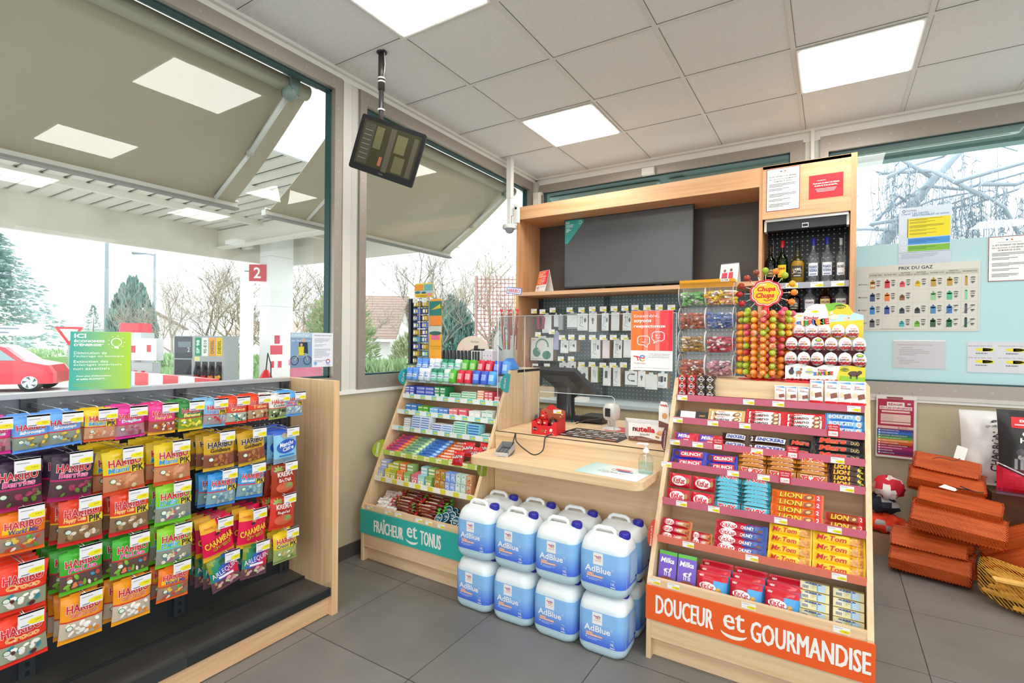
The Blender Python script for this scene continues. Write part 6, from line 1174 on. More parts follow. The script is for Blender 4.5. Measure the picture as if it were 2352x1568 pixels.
# ---------------------------------------------------------------- on the counter
t = thing('acrylic_screen', 'large clear acrylic screen standing on the sales counter', 'screen guard', (0, 0, .85))
b = MB(); yS = 2.79; O = [(-1.648, 0), (-1.545, 0), (-1.545, .20), (-1.535, .212), (-1.065, .212), (-1.05, .20), (-1.05, 0), (-.705, 0), (-.705, .685), (-1.648, .685)]
b.add([(x, yS, z) for x, z in O], [(0, 1, 2, 3, 8, 9), (3, 4, 8), (4, 5, 6, 7, 8)], PLEXI); b.build('front_pane', t)
MB().add([(-1.65, 2.485, 0), (-1.65, yS, 0), (-1.65, yS, .685), (-1.65, 2.485, .665)], [(0, 1, 2, 3)], PLEXI).build('side_pane', t)
E_ = mat('dfe8ea', .15); b = MB()
for a, c in (((-1.648, yS, .685), (-.705, yS, .685)), ((-1.65, 2.485, .002), (-1.65, 2.485, .665)), ((-1.65, yS, 0), (-1.65, yS, .685)), ((-1.65, 2.485, .665), (-1.65, yS, .685)), ((-.705, yS, 0), (-.705, yS, .685))): b.tube([a, c], .0022, E_, 4)
b.tube([(x, yS, z) for x, z in O[1:7]], .0022, E_, 4); b.build('edge', t)
notice('respect_poster', 'red and white poster taped to the right side of the acrylic screen', 'poster', (-.838, 2.782, 1.385), .232, .33, lambda b: respect(b, .23, .328))
t = thing('cash_register', 'black point of sale monitor on a thick stand behind the acrylic screen', 'cash register', (-1.52, 3.12, .85), (0, 0, 0))
MB().loft([(0, .22, .2, .03), (.02, .2, .18, .03), (.03, .12, .09, .03), (.24, .11, .08, .03)], mat('1f2024', .35)).build('stand', t)
A_ = [(-.21, -.10, .335), (.11, -.10, .33), (.20, .09, .16), (-.10, .09, .19)]; B_ = [(x+.004, y+.02, z+.022) for x, y, z in A_]
b = MB(); b.add(A_+B_, [(0, 1, 2, 3)[::-1], (4, 5, 6, 7), (0, 4, 5, 1)[::-1], (1, 5, 6, 2)[::-1], (2, 6, 7, 3)[::-1], (3, 7, 4, 0)[::-1]], mat('2a2c32', .3)); b.build('monitor', t)
b = MB(); C_ = [(-.13, -.08, .30), (.05, -.08, .298), (.09, .06, .18), (-.06, .06, .20)]; D_ = [(x*.6-.01, y*.6-.02, z-.045) for x, y, z in C_]; b.add(C_+D_, [(4, 5, 6, 7), (0, 1, 5, 4), (1, 2, 6, 5), (2, 3, 7, 6), (3, 0, 4, 7)], mat('22242a', .35)); b.build('rear_housing', t)
MB().box(.15, .30, -.09, .08, .012, .048, mat('1a1a1c', .4)).box(.14, .17, -.09, .08, .0, .02, mat('1a1a1c', .4)).build('base_box', t)
def cable(pts, r, lab, name='cable'):
    o = MB().tube(pts, r, mat('2a2a2c', .5), 6).build(name); tg(o, lab, 'cable')
def smooth(P, n=6):
    out = []; P = [Vector(p) for p in P]
    for i in range(len(P)-1):
        a, b_, c, d = P[max(i-1, 0)], P[i], P[i+1], P[min(i+2, len(P)-1)]
        for k in range(n): q = k/n; out.append(.5*((2*b_)+(c-a)*q+(2*a-5*b_+4*c-d)*q*q+(3*b_-a-3*c+d)*q**3))
    return [tuple(v) for v in out+[P[-1]]]
cable(smooth([(-1.478, 2.36, .785), (-1.474, 2.37, .80), (-1.46, 2.38, .868), (-1.44, 2.36, .83), (-1.37, 2.35, .79), (-1.325, 2.36, .773), (-1.31, 2.42, .79), (-1.315, 2.452, .85), (-1.315, 2.50, .858), (-1.32, 2.6, .858)]), .0035, 'black looping cable of the card terminal hanging over the counter edge')
cable(smooth([(-1.33, 2.88, .87), (-1.27, 2.88, .895), (-1.2, 2.90, .905), (-1.155, 2.92, .925)]), .004, 'thin black cable running to the white barcode scanner')
for k in range(3): cable(smooth([(-1.62+.01*k, 2.86, .856), (-1.60, 2.93+.02*k, .862+.006*k), (-1.5+.02*k, 2.9, .858), (-1.45, 2.84, .866+.006*k), (-1.52, 2.82, .858), (-1.60-.01*k, 2.87, .868)]), .004, 'black cable coiled left of the register stand, %s loop from the left' % ORD[k])
t = thing('card_terminal', 'small grey card terminal lying at the left of the lower counter shelf', 'card terminal', (-1.50, 2.345, .755), (0, 0, R(10)))
b = MB(); b.M = Matrix.Rotation(R(12), 4, 'X'); b.loft([(.0, .07, .11, .01), (.012, .074, .115, .012), (.022, .07, .11, .012)], mat('4a4c50', .3)); b.build('body', t)
b = MB(); b.M = Matrix.Rotation(R(12), 4, 'X'); b.add([(-.037, -.055, .015), (-.037, .05, .015), (-.037, .05, .055), (-.037, -.04, .04)], [(0, 1, 2, 3)], mat('a9abb0', .2)).add([(.037, -.055, .015), (.037, .05, .015), (.037, .05, .055), (.037, -.04, .04)], [(0, 1, 2, 3)], mat('a9abb0', .2)).add([(-.037, .05, .015), (.037, .05, .015), (.037, .05, .055), (-.037, .05, .055)], [(0, 1, 2, 3)], mat('8f9296', .2)).box(-.037, .037, -.057, -.053, .0, .034, mat('c9cbcf', .15)); b.build('privacy_shield', t)
b = MB(); b.M = Matrix.Rotation(R(12), 4, 'X')
for i in range(3):
    for j in range(4): b.box(-.026+i*.02, -.012+i*.02, -.042+j*.018, -.030+j*.018, .022, .025, ('c8303a', 'd8b82a', '3a9a4a')[i] if j == 0 else '7a7c80')
b.build('keypad', t)
def flyer(b): b.rect(0, 0, .315, .225, grad('a9d8dc', 'eaf2f4', -.1575, .02, 0), 1); b.ring(.03, .03, .040, .046, 'd0343c', 2, 16, 40, 170, 1.3, .6).ring(.03, .03, .040, .046, '3f6ab8', 2, 16, 200, 350, 1.3, .6).rect(.03, .035, .075, .022, 'd8606a', 3).rect(.05, .015, .075, .014, '4a72b8', 3); b.text('0 970 808 651', .0, -.03, .14, .014, '3a4a5a', 3, .0).lines(-.07, -.008, .13, 1, .01, '8a9aa4', .003).lines(-.05, -.05, .1, 1, .01, '8a9aa4', .003)
b = MB(); b.box(-.158, .158, -.113, .113, -.0006, 0, mat('dcecee', .15)); flyer(b); o = b.build('counter_mat'); o.location = (-.875, 2.335, .7562); o.rotation_euler = (0, 0, R(-4)); tg(o, 'pale turquoise flyer mat with phone number on the lower counter shelf', 'mat')
t = thing('hand_sanitizer', 'clear pump bottle of hand gel at the right of the lower counter shelf', 'bottle', (-.738, 2.385, .757))
MB().loft([(0, .062, .042, .012), (.003, .066, .046, .012), (.07, .066, .046, .012), (.085, .05, .036, .012), (.094, .026, .026, .012), (.1, .024, .024, .011)], CLEAR, 4).build('body', t)
MB().loft([(.002, .062, .042, .012), (.05, .062, .042, .012)], thin('gel', (.86, .97, .95, 1), 1.35, .12, (.8, .95, .92, 1)), 4).build('gel', t)
MB().lathe([(.0145, .098), (.0145, .112), (.008, .114), (.006, .130), (.013, .132), (.013, .140)], mat('f2f3f3', .3), 14).tube([(0, 0, .137), (-.03, -.012, .139), (-.04, -.016, .133)], .0042, mat('f2f3f3', .3), 6).tube([(0, 0, .1), (0, 0, .01)], .0025, mat('d8e2e2', .3), 5).build('pump', t)
def praline_box():
    t = thing('display_box', 'open red cardboard box of foil wrapped pralines on the counter', 'display box', (-1.372, 2.60, .85), (0, 0, R(8)))
    b = MB(); w_, d_ = .15, .15; RD = mat('dc1f26', .4)
    b.prism([(-w_/2, 0), (w_/2, 0), (w_/2, .075), (w_*.36, .075), (w_*.28, .052), (-w_*.26, .052), (-w_*.34, .075), (-w_/2, .075)], -d_/2, -d_/2+.0015, 1, RD)
    for s_ in (-1, 1): b.add([(s_*w_/2, -d_/2, 0), (s_*w_/2, d_/2, 0), (s_*w_/2, d_/2, .12), (s_*w_/2, d_/2-.03, .08), (s_*w_/2, -d_/2, .075)], [(0, 1, 2, 3, 4)], RD)
    b.box(-w_/2, w_/2, -d_/2, d_/2, 0, .0015, RD); b.build('tray', t)
    b = MB(); b.prism([(-w_/2, 0), (w_/2, 0), (w_/2, .12), (.02, .135), (-.01, .155), (-.045, .13), (-w_/2, .12)], d_/2, d_/2+.0015, 1, mat('c0603a', .45)); b.M = Matrix.Translation((0, d_/2-.0005, 0)) @ RY; b.poly([(-.045, .13), (-.01, .155), (.02, .135), (-.01, .12)], 'dc1f26', 1)
    b.ell(.055, .1, .006, .004, 'f2e2d2', 1, 8).ell(.045, .085, .005, .003, 'f2e2d2', 1, 8); b.build('header_card', t)
    b = MB(); b.M = Matrix.Translation((0, -d_/2-.0002, 0)) @ RY
    b.poly([(-.055, .018), (-.04, .032), (-.055, .046), (-.07, .032)], '2a1614', 1).text('Rochers', -.055, .031, .024, .006, 'f4ece6', 2, .02).ell(-.012, .022, .012, .009, 'b0602f', 1, 8, .3).ell(.01, .026, .004, .003, 'f0e0c8', 1, 8).ell(.006, .016, .004, .003, 'f0e0c8', 1, 8).poly([(.032, .03), (.04, .04), (.05, .034), (.047, .022), (.034, .02)], 'f4ece6', 1).text('ELABORÉ', .045, .012, .02, .004, 'f4ece6', 1).text('EN PÉRIGORD', .045, .006, .034, .004, 'f4ece6', 1); b.build('front_print', t)
    b = MB(); b.M = Matrix.Translation((.03, d_/2-.012, .115)) @ RY; b.tag(0, 0, .05, .022); b.build('price_tag', t)
praline_box()
def foil(c):
    b = MB(); b.loft([(0, .032, .032, .004), (.028, .034, .034, .005), (.033, .028, .028, .008)], G_(c), 3); b.S = lambda x, y: .0335; b.poly([(-.004, .004), (.004, .004), (0, -.006)], 'e8d08a', 1)
    for k in range(4): b.add([(.016*math.cos(k*1.57+.8), .016*math.sin(k*1.57+.8), .03), (.026*math.cos(k*1.57+.5), .026*math.sin(k*1.57+.5), .042), (.026*math.cos(k*1.57+1.1), .026*math.sin(k*1.57+1.1), .038)], [(0, 1, 2)], G_(c))
    b.M = Matrix.Translation((0, -.0172, .017)) @ RY; b.S = FLAT; b.ell(0, .002, .008, .005, 'e8d8b0', 1, 8); return b.mesh('chocolate_piece')
FR, FK = foil('c8141f'), foil('3a201c')
for i, (x, y, z, k) in enumerate(((-.045, -.045, .003, 0), (-.008, -.045, .003, 0), (.03, -.045, .003, 1), (-.045, -.005, .003, 0), (-.008, -.005, .003, 0), (.03, -.005, .003, 1), (-.045, .035, .003, 0), (-.008, .035, .003, 0), (.03, .035, .003, 1), (-.048, -.02, .042, 0), (-.008, -.02, .042, 0), (.036, -.018, .042, 1), (-.02, .02, .042, 0), (.02, .024, .044, 1), (-.03, .005, .08, 0))):
    p = Matrix.Translation((-1.372, 2.60, .85)) @ Matrix.Rotation(R(8), 4, 'Z') @ Vector((x, y, z)); inst((FR, FK)[k], 'chocolate_piece', p, (0, 0, R(rr.uniform(-8, 14))), '%s foil praline in the open red box, %s layer, piece %s' % (('red', 'dark brown')[k], ('bottom', 'middle', 'top')[min(2, int(z/.04))], ORD[i] if i < 16 else ''), 'praline', 'foil pralines in the red box')
t = thing('display_box', 'open white and brown biscuits box at the right of the counter', 'display box', (-.815, 2.66, .85), (0, 0, R(0)))
b = MB(); WHB = mat('f2f0ee', .45); b.box(-.10, .11, -.012, -.010, 0, .095, WHB).add([(-.10, -.012, 0), (-.165, .12, 0), (-.165, .12, .1), (-.10, -.012, .09)], [(0, 1, 2, 3)], WHB).box(-.165, .11, .12, .122, 0, .1, WHB).box(-.1, .11, -.01, .12, .0, .002, WHB).add([(.11, -.01, 0), (.11, .12, 0), (.11, .12, .095), (.11, -.01, .095)], [(0, 1, 2, 3)], WHB); b.build('box', t)
b = MB(); b.M = Matrix.Translation((0, -.0125, 0)) @ RY; b.poly([(-.10, 0), (.11, 0), (.11, .012), (.05, .018), (-.03, .03), (-.10, .024)], '7a4a3a', 1); b.text('n', -.068, .064, .016, .017, '3a3436', 2, .04).text('utella', -.008, .068, .096, .027, 'c8141f', 2, .04).text('biscuits', -.012, .042, .05, .013, '3a3030', 2, 0, .2, .06)
b.ell(.068, .052, .02, .009, 'd8a064', 2, 14).ell(.072, .06, .018, .008, 'e8b880', 3, 14).ell(.05, .034, .006, .006, 'b07a3a', 3, 10).ell(.06, .032, .006, .006, 'c08a4a', 4, 10).ring(-.078, .026, .009, .0105, 'f2f0ee', 2, 14); b.lines(-.05, .018, .12, 2, .006, 'd8c4b8', .0015, 3); b.build('front_print', t)
b = MB(); b.M = Matrix.Translation((.085, -.02, .088)) @ RY; b.prism([(-.022, 0), (.03, 0), (.03, .09), (.02, .13), (-.012, .135), (-.022, .1)], 0, .0015, 2, WHB); b.S = lambda x, y: .0015
b.text('nutella', .004, .115, .036, .012, 'c8141f', 2, .03, rot=-.1).poly([(-.022, 0), (.03, 0), (.03, .02), (-.022, .035)], '7a4a3a', 1).ell(.008, .06, .014, .016, 'dca468', 2, 12); b.build('header_card', t)
me = (lambda b: (pillow(b, .075, .05, .012, lambda u, v: G_('f2eeea'), .08, 0.0001, 3, 8, (), .1, G_('f2eeea')), b.mesh('biscuit_packet'))[1])(MB())
for i in range(5): inst(me, 'biscuit_packet', (-.895+.042*i, 2.70+.006*(i % 2), .91), (R(70), R(10*(-1)**i), R(rr.uniform(-20, 20))), 'white biscuit packet in the open white and brown box, %s from the left' % ORD[i], 'biscuit packet', 'white biscuit packets')
t = thing('barcode_scanner', 'off white upright barcode scanner on its stand behind the acrylic screen', 'scanner', (-1.12, 2.93, .85), (0, 0, R(-20)))
WH = mat('d9d8d2', .4); MB().loft([(0, .12, .09, .04), (.008, .115, .085, .04), (.018, .06, .05, .022)], WH, 6).build('base', t)
MB().tube([(-.016, 0, .015), (-.022, 0, .06)], .009, WH, 8).tube([(.016, 0, .015), (.022, 0, .06)], .009, WH, 8).build('neck', t)
b = MB(); b.loft([(.055, .07, .05, .02), (.07, .085, .085, .028), (.12, .088, .095, .03), (.145, .075, .08, .03), (.155, .05, .05, .024)], WH, 5); b.build('head', t)
b = MB(); b.M = Matrix.Translation((.012, -.0485, .105)) @ RY; b.rect(0, 0, .04, .05, '25282c', 1); b.build('window', t)
b = MB(); b.box(-.19, .19, -.14, .14, 0, .0015, mat('2a2725', .4)); b.S = lambda x, y: .0015
for j in range(5):
    for i in range(8): b.rect(-.15+i*.04+(j % 2)*.01, -.1+j*.048, .034, .02, ('d8d2ca', 'b8aca0', 'e6e0da', '8a6a54')[(i*3+j) % 4], 1)
b.rect(.11, -.11, .12, .03, 'a86a44', 2); o = b.build('counter_mat'); o.location = (-1.125, 2.695, .8505); o.rotation_euler = (0, 0, R(-2)); tg(o, 'dark patterned advertising mat on the counter top under the screen opening', 'mat')
o = MB().box(-.12, .12, -.08, .08, 0, .001, mat('d8404a', .4)).build('counter_mat'); o.location = (-1.02, 2.94, .8502); tg(o, 'red mat under the barcode scanner', 'mat')
o = MB().loft([(0, .13, .12, .03), (.05, .11, .10, .03)], mat('17475a', .4)).build('pouch'); o.location = (-1.56, 2.90, .852); tg(o, 'dark teal soft pouch left of the register stand', 'pouch')
# things on the worktop behind
for i, (x, y, w_, h_, c, lb) in enumerate(((-1.98, 4.05, .1, .03, 'cfe0ea', 'flat pale blue box on the worktop left of the cable hole'), (-1.80, 4.02, .09, .028, 'f0eee8', 'flat white box on the worktop right of the pale blue box'), (-2.20, 4.1, .13, .09, 'd8c4a4', 'cardboard box on the worktop behind the register'), (-2.07, 4.2, .08, .1, 'e4e4e2', 'small white carton on the worktop beside the cardboard box'))):
    o = MB().box(-w_/2, w_/2, -.05, .05, 0, h_, mat(c, .5)).rect(0, 0, .01, .01, c, 0).build('box'); o.location = (x, y, .8725); tg(o, lb, 'box')
t = thing('plastic_bag', 'crumpled clear plastic bag on the worktop at the far left', 'bag', (-2.33, 4.12, .873)); b = MB(); rr2 = random.Random(3)
vs = [(rr2.uniform(-.1, .1), rr2.uniform(-.1, .1), rr2.uniform(0, .1)) for _ in range(26)]; b.add(vs, [tuple(rr2.sample(range(26), 3)) for _ in range(40)], SLEEVE); b.build('film', t)
b = MB().box(-.2, .2, -.16, .16, 0, .24, mat('3a3c42', .4)); o = b.build('printer'); o.location = (-1.86, 3.42, .6); o = tg(o, 'dark receipt printer cabinet left behind the counter', 'printer')
MBs = MB().box(-.25, .25, -.2, .2, 0, .6, wood('d9c79f', 'c9b48a', 2)); o = MBs.build('stand'); o.location = (-1.88, 3.42, 0); tg(o, 'low oak stand behind the counter carrying the printer', 'cabinet')
# ---------------------------------------------------------------- pegboard accessories
ACC = [('w', -2.247, 1.538, 0.091, 0.168), ('c', -2.151, 1.565, 0.046, 0.11), ('g', -2.105, 1.547, 0.046, 0.13), ('d', -1.989, 1.561, 0.101, 0.138), ('k', -1.887, 1.551, 0.098, 0.153), ('p', -1.789, 1.55, 0.074, 0.172), ('k', -1.673, 1.55, 0.063, 0.153), ('w', -1.582, 1.553, 0.075, 0.158), ('k', -1.475, 1.548, 0.08, 0.149), ('w', -1.373, 1.552, 0.071, 0.157), ('w', -1.275, 1.551, 0.062, 0.156), ('w', -1.192, 1.553, 0.067, 0.16), ('h', -2.296, 1.302, 0.235, 0.214), ('u', -2.147, 1.38, 0.05, 0.162), ('s', -2.062, 1.328, 0.08, 0.116), ('s', -1.98, 1.336, 0.074, 0.102), ('k', -1.759, 1.311, 0.088, 0.162), ('q', -1.662, 1.311, 0.066, 0.156), ('k', -1.556, 1.315, 0.078, 0.151), ('w', -1.471, 1.321, 0.066, 0.152), ('s', -2.069, 1.139, 0.084, 0.085), ('s', -1.988, 1.145, 0.08, 0.098), ('s', -1.879, 1.076, 0.101, 0.147), ('v', -1.768, 1.088, 0.063, 0.139), ('b', -1.651, 1.074, 0.07, 0.156), ('k', -1.562, 1.077, 0.067, 0.161), ('r', -1.435, 1.067, 0.105, 0.127), ('p', -1.345, 1.069, 0.065, 0.132), ('w', -1.264, 1.048, 0.103, 0.124), ('m', -1.17, 1.063, 0.08, 0.119)]
AD = dict(w='plain white accessory box', c='narrow clear blister pack', g='narrow grey pack', d='dark framed clear pouch', k='white box picturing cables', p='white box picturing a car plug', h='large box picturing green headphones', u='slim violet blister pack', s='white box picturing a phone holder', q='white and pink box', v='white box with lime green side', b='white box picturing a power bank', r='white box picturing a short cable', m='white box picturing black devices')
cnt = {}
for i, (k, x, z, w_, h_) in enumerate(ACC):
    b = MB(); dd = .03 if k in 'cgu' else .075; side = {'v': 'a8c82a', 'c': 'c9d2d4', 'g': '8a8c92', 'u': '9a98c8'}.get(k, 'b48e68'); face = {'c': 'dfe4e4', 'g': 'a8a6ae', 'u': 'b0aed8', 'q': 'f2e4e4', 'h': 'e8ede8'}.get(k, 'f0f3f2')
    b.box(-w_/2, w_/2, -h_/2, h_/2, -dd, 0, mat(side, .5)); b.rect(0, 0, w_, h_, mat(face, .45), .5); b.rect(0, h_*.42, w_*.3, h_*.01, '8a9a9a', 1); D_ = mat('5a6466', .5)
    if k in 'k': b.line([(-w_*.2, h_*.25), (-w_*.2, -h_*.05), (-w_*.3, -h_*.2), (w_*.1, -h_*.3)], w_*.04, D_).line([(-w_*.02, h_*.28), (-w_*.02, -h_*.1)], w_*.04, D_); b.rect(-w_*.2, h_*.27, w_*.08, h_*.08, D_, 1).rect(-w_*.02, h_*.27, w_*.08, h_*.08, D_, 1); (b.ell(w_*.25, h_*.1, w_*.12, h_*.13, D_, 1) if i % 2 == 0 else None)
    if k == 'p': b.ell(0, h_*.12, w_*.16, h_*.1, D_, 1).rect(0, -.02*h_, w_*.16, h_*.16, D_, 1)
    if k == 's': b.poly([(-w_*.3, h_*.3), (-w_*.12, h_*.3), (-w_*.16, -h_*.05), (-w_*.34, -h_*.05)], 'c9d4d6', 1).ell(w_*.12, h_*.05, w_*.16, h_*.1, D_, 1, 10, .5).ell(w_*.2, h_*.0, w_*.08, h_*.12, D_, 1)
    if k == 'h': b.ring(0, .03, .055, .07, '4f9a86', 1, 20, -10, 200).ell(-.055, -.03, .04, .045, '3f8a78', 1, 16, .4).ell(.05, -.055, .045, .04, '3f8a78', 1, 16).text('TUNE', -.01, .0, .07, .03, 'dfe8e4', 2, .03, rot=.7); b.rect(-.09, .085, .03, .012, 'd8a89a', 1)
    if k == 'd': b.rect(0, h_*.42, w_*.96, h_*.1, '2c3034', 1).rect(0, -h_*.45, w_*.96, h_*.05, '2c3034', 1).line([(-w_*.4, -h_*.2), (w_*.3, h_*.25)], .002, 'b8c8ce', 1)
    if k == 'b': b.rect(-w_*.1, h_*.12, w_*.34, h_*.4, '5f6a70', 1)
    if k == 'r': b.ring(-.0, .01, w_*.25, w_*.31, D_, 1, 16, 60, 300).rect(w_*.15, .038, w_*.3, .012, D_, 1).rect(w_*.15, -.018, w_*.3, .012, D_, 1); b.rect(0, -h_*.45, w_, h_*.06, '3a3a3c', 1)
    if k == 'm': b.rect(-w_*.1, h_*.1, w_*.3, h_*.4, '3a3e44', 1).rect(w_*.25, h_*.1, w_*.24, h_*.3, '55585e', 1).rect(-w_*.36, h_*.1, w_*.12, h_*.35, '26282c', 1); [b.ell(-w_*.35+w_*.16*q, -h_*.35, w_*.05, w_*.05, '7aa0c4', 1, 8) for q in range(4)]
    if k == 'v': b.line([(-w_*.2, h_*.3), (-w_*.1, -h_*.1)], w_*.05, D_).line([(w_*.02, h_*.3), (w_*.15, -h_*.2)], w_*.05, D_)
    b.rect(0, h_/2+.008, w_*.35, .016, mat('e8eaea', .4), 0); b.rect(-w_*.2, -h_*.42, w_*.5, h_*.02, '9ac4b4', 1)
    r_ = 'upper' if z > 1.5 else 'middle' if z > 1.2 else 'lower'; cnt[(k, r_)] = cnt.get((k, r_), 0)+1
    o = b.build('accessory_box'); o.location = (x, 4.2, z); o.rotation_euler = FY(rr.uniform(-2, 4), rr.uniform(-4, 6)); tg(o, '%s, %s pegboard row, %s of its kind from left' % (AD[k], r_, ORD[cnt[(k, r_)]-1]), 'accessory box', '%s row of pegboard accessories' % r_)
TAGS = [(-2.332, 1.653), (-2.242, 1.647), (-2.138, 1.659), (-1.968, 1.658), (-1.855, 1.655), (-1.754, 1.659), (-1.654, 1.657), (-1.557, 1.658), (-1.462, 1.658), (-1.376, 1.662), (-1.276, 1.66), (-1.178, 1.66), (-1.08, 1.655), (-2.286, 1.439), (-2.143, 1.463), (-2.041, 1.412), (-1.949, 1.416), (-1.848, 1.413), (-1.75, 1.414), (-1.654, 1.414), (-1.56, 1.415), (-1.465, 1.415), (-2.05, 1.222), (-1.95, 1.224), (-2.31, 1.149), (-2.189, 1.153), (-1.849, 1.178), (-1.751, 1.181), (-1.651, 1.178), (-1.561, 1.181), (-1.469, 1.187)]
PH = (lambda b: (b.tube([(0, 0, 0), (0, 0, .28)], .002, mat('3a3c40', .3), 5), b.mesh('wire'))[1])(MB()); PG2 = (lambda b: (b.tag(0, 0, .06, .036), b.box(-.03, .03, .018, .024, -.001, .001, 'e8e8e8'), b.mesh('price_tag'))[2])(MB())
for i, (x, z) in enumerate(TAGS):
    t = thing('display_hook', 'dark hook with price tag on the pegboard, %s row, %s from left' % (('top', 'middle', 'lower')[0 if i < 13 else 1 if i < 22 else 2], ORD[(i if i < 13 else i-13 if i < 22 else i-22)]), 'hook', (x, 4.385, z+.012), FY(), 'pegboard hooks')
    for m_, nm, lo in ((PH, 'wire', (0, 0, 0)), (PG2, 'price_tag', (0, -.016, .282))): o = bpy.data.objects.new(nm, m_); C.objects.link(o); o.parent = t; o.location = lo
o = MB().tube([(-.02, 0, -.08), (-.03, 0, .02), (0, 0, .07), (.03, 0, .02), (.02, 0, -.08)], .018, mat('b03a54', .5), 8).build('key_pouch'); o.location = (-2.31, 4.2, 1.57); tg(o, 'dull red accessory hanging at the far left end of the pegboard', 'accessory')
# ---------------------------------------------------------------- bottles
def bottle(h, r, body, cap, lab, txt, lc, tc, nr=.30, flat=1, liq=None, lh=.32, ly=.3, shape=0):
    t = thing('liquor_bottle', 'x', 'bottle'); b = MB(); q = h*.60
    prof = [(r*.8, 0), (r, .005), (r, q*.9), (r*.9, q), (r*.55, q+h*.06), (r*nr*1.1, q+h*.13), (r*nr, q+h*.2), (r*nr, h*.93)]
    if shape == 1: prof = [(r*.8, 0), (r*.95, .01), (r*.85, q*.3), (r, q*.8), (r*.95, q*.95), (r*.5, q+h*.08), (r*nr, q+h*.16), (r*nr, h*.93)]
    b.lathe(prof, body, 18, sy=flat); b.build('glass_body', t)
    if liq: MB().lathe([(r*.76, .004), (r*.94, .008), (r*.94, q*.85), (r*.7, q*.95)], liq, 16, sy=flat).build('liquor', t)
    MB().lathe([(r*nr*1.12, h*.84), (r*nr*1.15, h*.99), (r*nr*.9, h)], mat(cap, .3), 14).build('cap', t)
    b = MB(); b.M = RY; ry = r*flat; b.S = lambda x, y: math.sqrt(max(1e-6, 1-(x/(r*1.02))**2))*ry+.001; b.e = .0006
    b.rect(0, h*ly, r*1.45, h*lh, mat(lc, .45), 1, 8, 2)
    for i, s_ in enumerate(txt): b.text(s_, 0, h*(ly+lh*(.18-.28*i)), r*1.2, h*lh*.2, tc, 3, .03)
    b.rect(0, h*(ly-lh*.38), r*1.0, h*lh*.06, tc, 2, 6, 1); b.build('label', t); return t
gb = lambda n, c, h=.0: thin('bg_'+n, c, 1.5)
BOT = [(-.385, .30, .034, gb('dk', (.12, .16, .08, 1)), '1f1f1c', '20201e', ('CLAN', 'CAMPBELL'), 'd8c080', None, 0, 'dark whisky bottle with black label at the left end of the upper cabinet shelf'),
 (-.308, .315, .036, gb('gr', (.10, .38, .10, 1)), 'd8202c', 'f0cc1c', ('J&B',), 'c8202c', mat('3a4a14', .2), 0, 'green whisky bottle with red cap and yellow label on the upper cabinet shelf'),
 (-.212, .285, .044, gb('am', (.92, .84, .5, 1)), '2a2620', '3a3632', ('LABEL', '5'), 'f0ead8', mat('b89a4a', .2), 0, 'square golden whisky bottle with brown label on the upper cabinet shelf'),
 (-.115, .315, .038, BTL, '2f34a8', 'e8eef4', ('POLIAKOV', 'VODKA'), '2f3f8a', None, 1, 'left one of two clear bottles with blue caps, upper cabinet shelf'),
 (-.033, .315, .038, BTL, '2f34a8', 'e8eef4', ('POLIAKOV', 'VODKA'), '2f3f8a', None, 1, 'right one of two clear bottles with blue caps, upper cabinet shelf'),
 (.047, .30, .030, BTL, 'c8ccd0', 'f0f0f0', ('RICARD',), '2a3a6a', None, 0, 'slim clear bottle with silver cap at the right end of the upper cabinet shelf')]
for x, h, r, m_, cap, lc, tx, tc, lq, shp, lab in BOT:
    t = bottle(h, r, m_, cap, lc, tx, lc if 0 else tc, tc, .3, .85, lq, .3, .32, shp) if 0 else bottle(h, r, m_, cap, '', tx, lc, tc, .3, .85, lq, .28 if lc != '20201e' else .24, .30, shp)
    t.location = (x, 4.15, 1.8005); t['label'] = lab
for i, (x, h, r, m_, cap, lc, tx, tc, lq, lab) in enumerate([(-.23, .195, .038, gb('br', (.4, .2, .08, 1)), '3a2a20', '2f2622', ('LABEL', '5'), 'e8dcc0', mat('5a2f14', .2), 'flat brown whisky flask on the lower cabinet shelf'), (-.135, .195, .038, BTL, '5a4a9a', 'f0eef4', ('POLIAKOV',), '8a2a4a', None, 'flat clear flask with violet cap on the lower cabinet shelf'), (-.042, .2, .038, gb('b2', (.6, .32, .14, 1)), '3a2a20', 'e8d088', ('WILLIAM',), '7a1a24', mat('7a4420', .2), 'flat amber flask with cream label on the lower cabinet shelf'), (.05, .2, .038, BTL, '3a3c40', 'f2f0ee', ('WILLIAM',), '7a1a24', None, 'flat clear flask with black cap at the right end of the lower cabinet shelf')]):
    t = bottle(h, r, m_, cap, '', tx, lc, tc, .3, .55, lq, .34, .32, 0); t.location = (x, 4.15, 1.5905); t['label'] = lab
# ---------------------------------------------------------------- on top of the right display
ZT = 1.1975
JARM = thin('jar_plastic', (.985, .985, .985, 1), 1.4, .11, (.95, .94, .96, 1))
t = thing('sweet_dispenser', 'clear dispenser of eight sweet jars under a yellow lid on the right display', 'dispenser', (-.553, 2.80, ZT))
for j in range(4):
    for i in range(2):
        b = MB(); b.M = Matrix.Translation((-.067+.135*i, 0, .062+.122*j)) @ Matrix.Rotation(R(90), 4, 'Y') @ Matrix.Rotation(R(45), 4, 'Z'); b.loft([(-.065, .108, .108, .045), (.065, .108, .108, .045)], JARM, 5, True, False); b.build('jar', t)
        for xx in (-.133+.135*i, .0+.135*i-.002): b = MB(); b.M = Matrix.Translation((0, 0, .062+.122*j)); b.tube([(xx, .056*math.cos(a*PI/8), .058*math.sin(a*PI/8)) for a in range(16)], .0022, mat('e6e4e6', .15), 4, True); b.build('jar_rim', t)
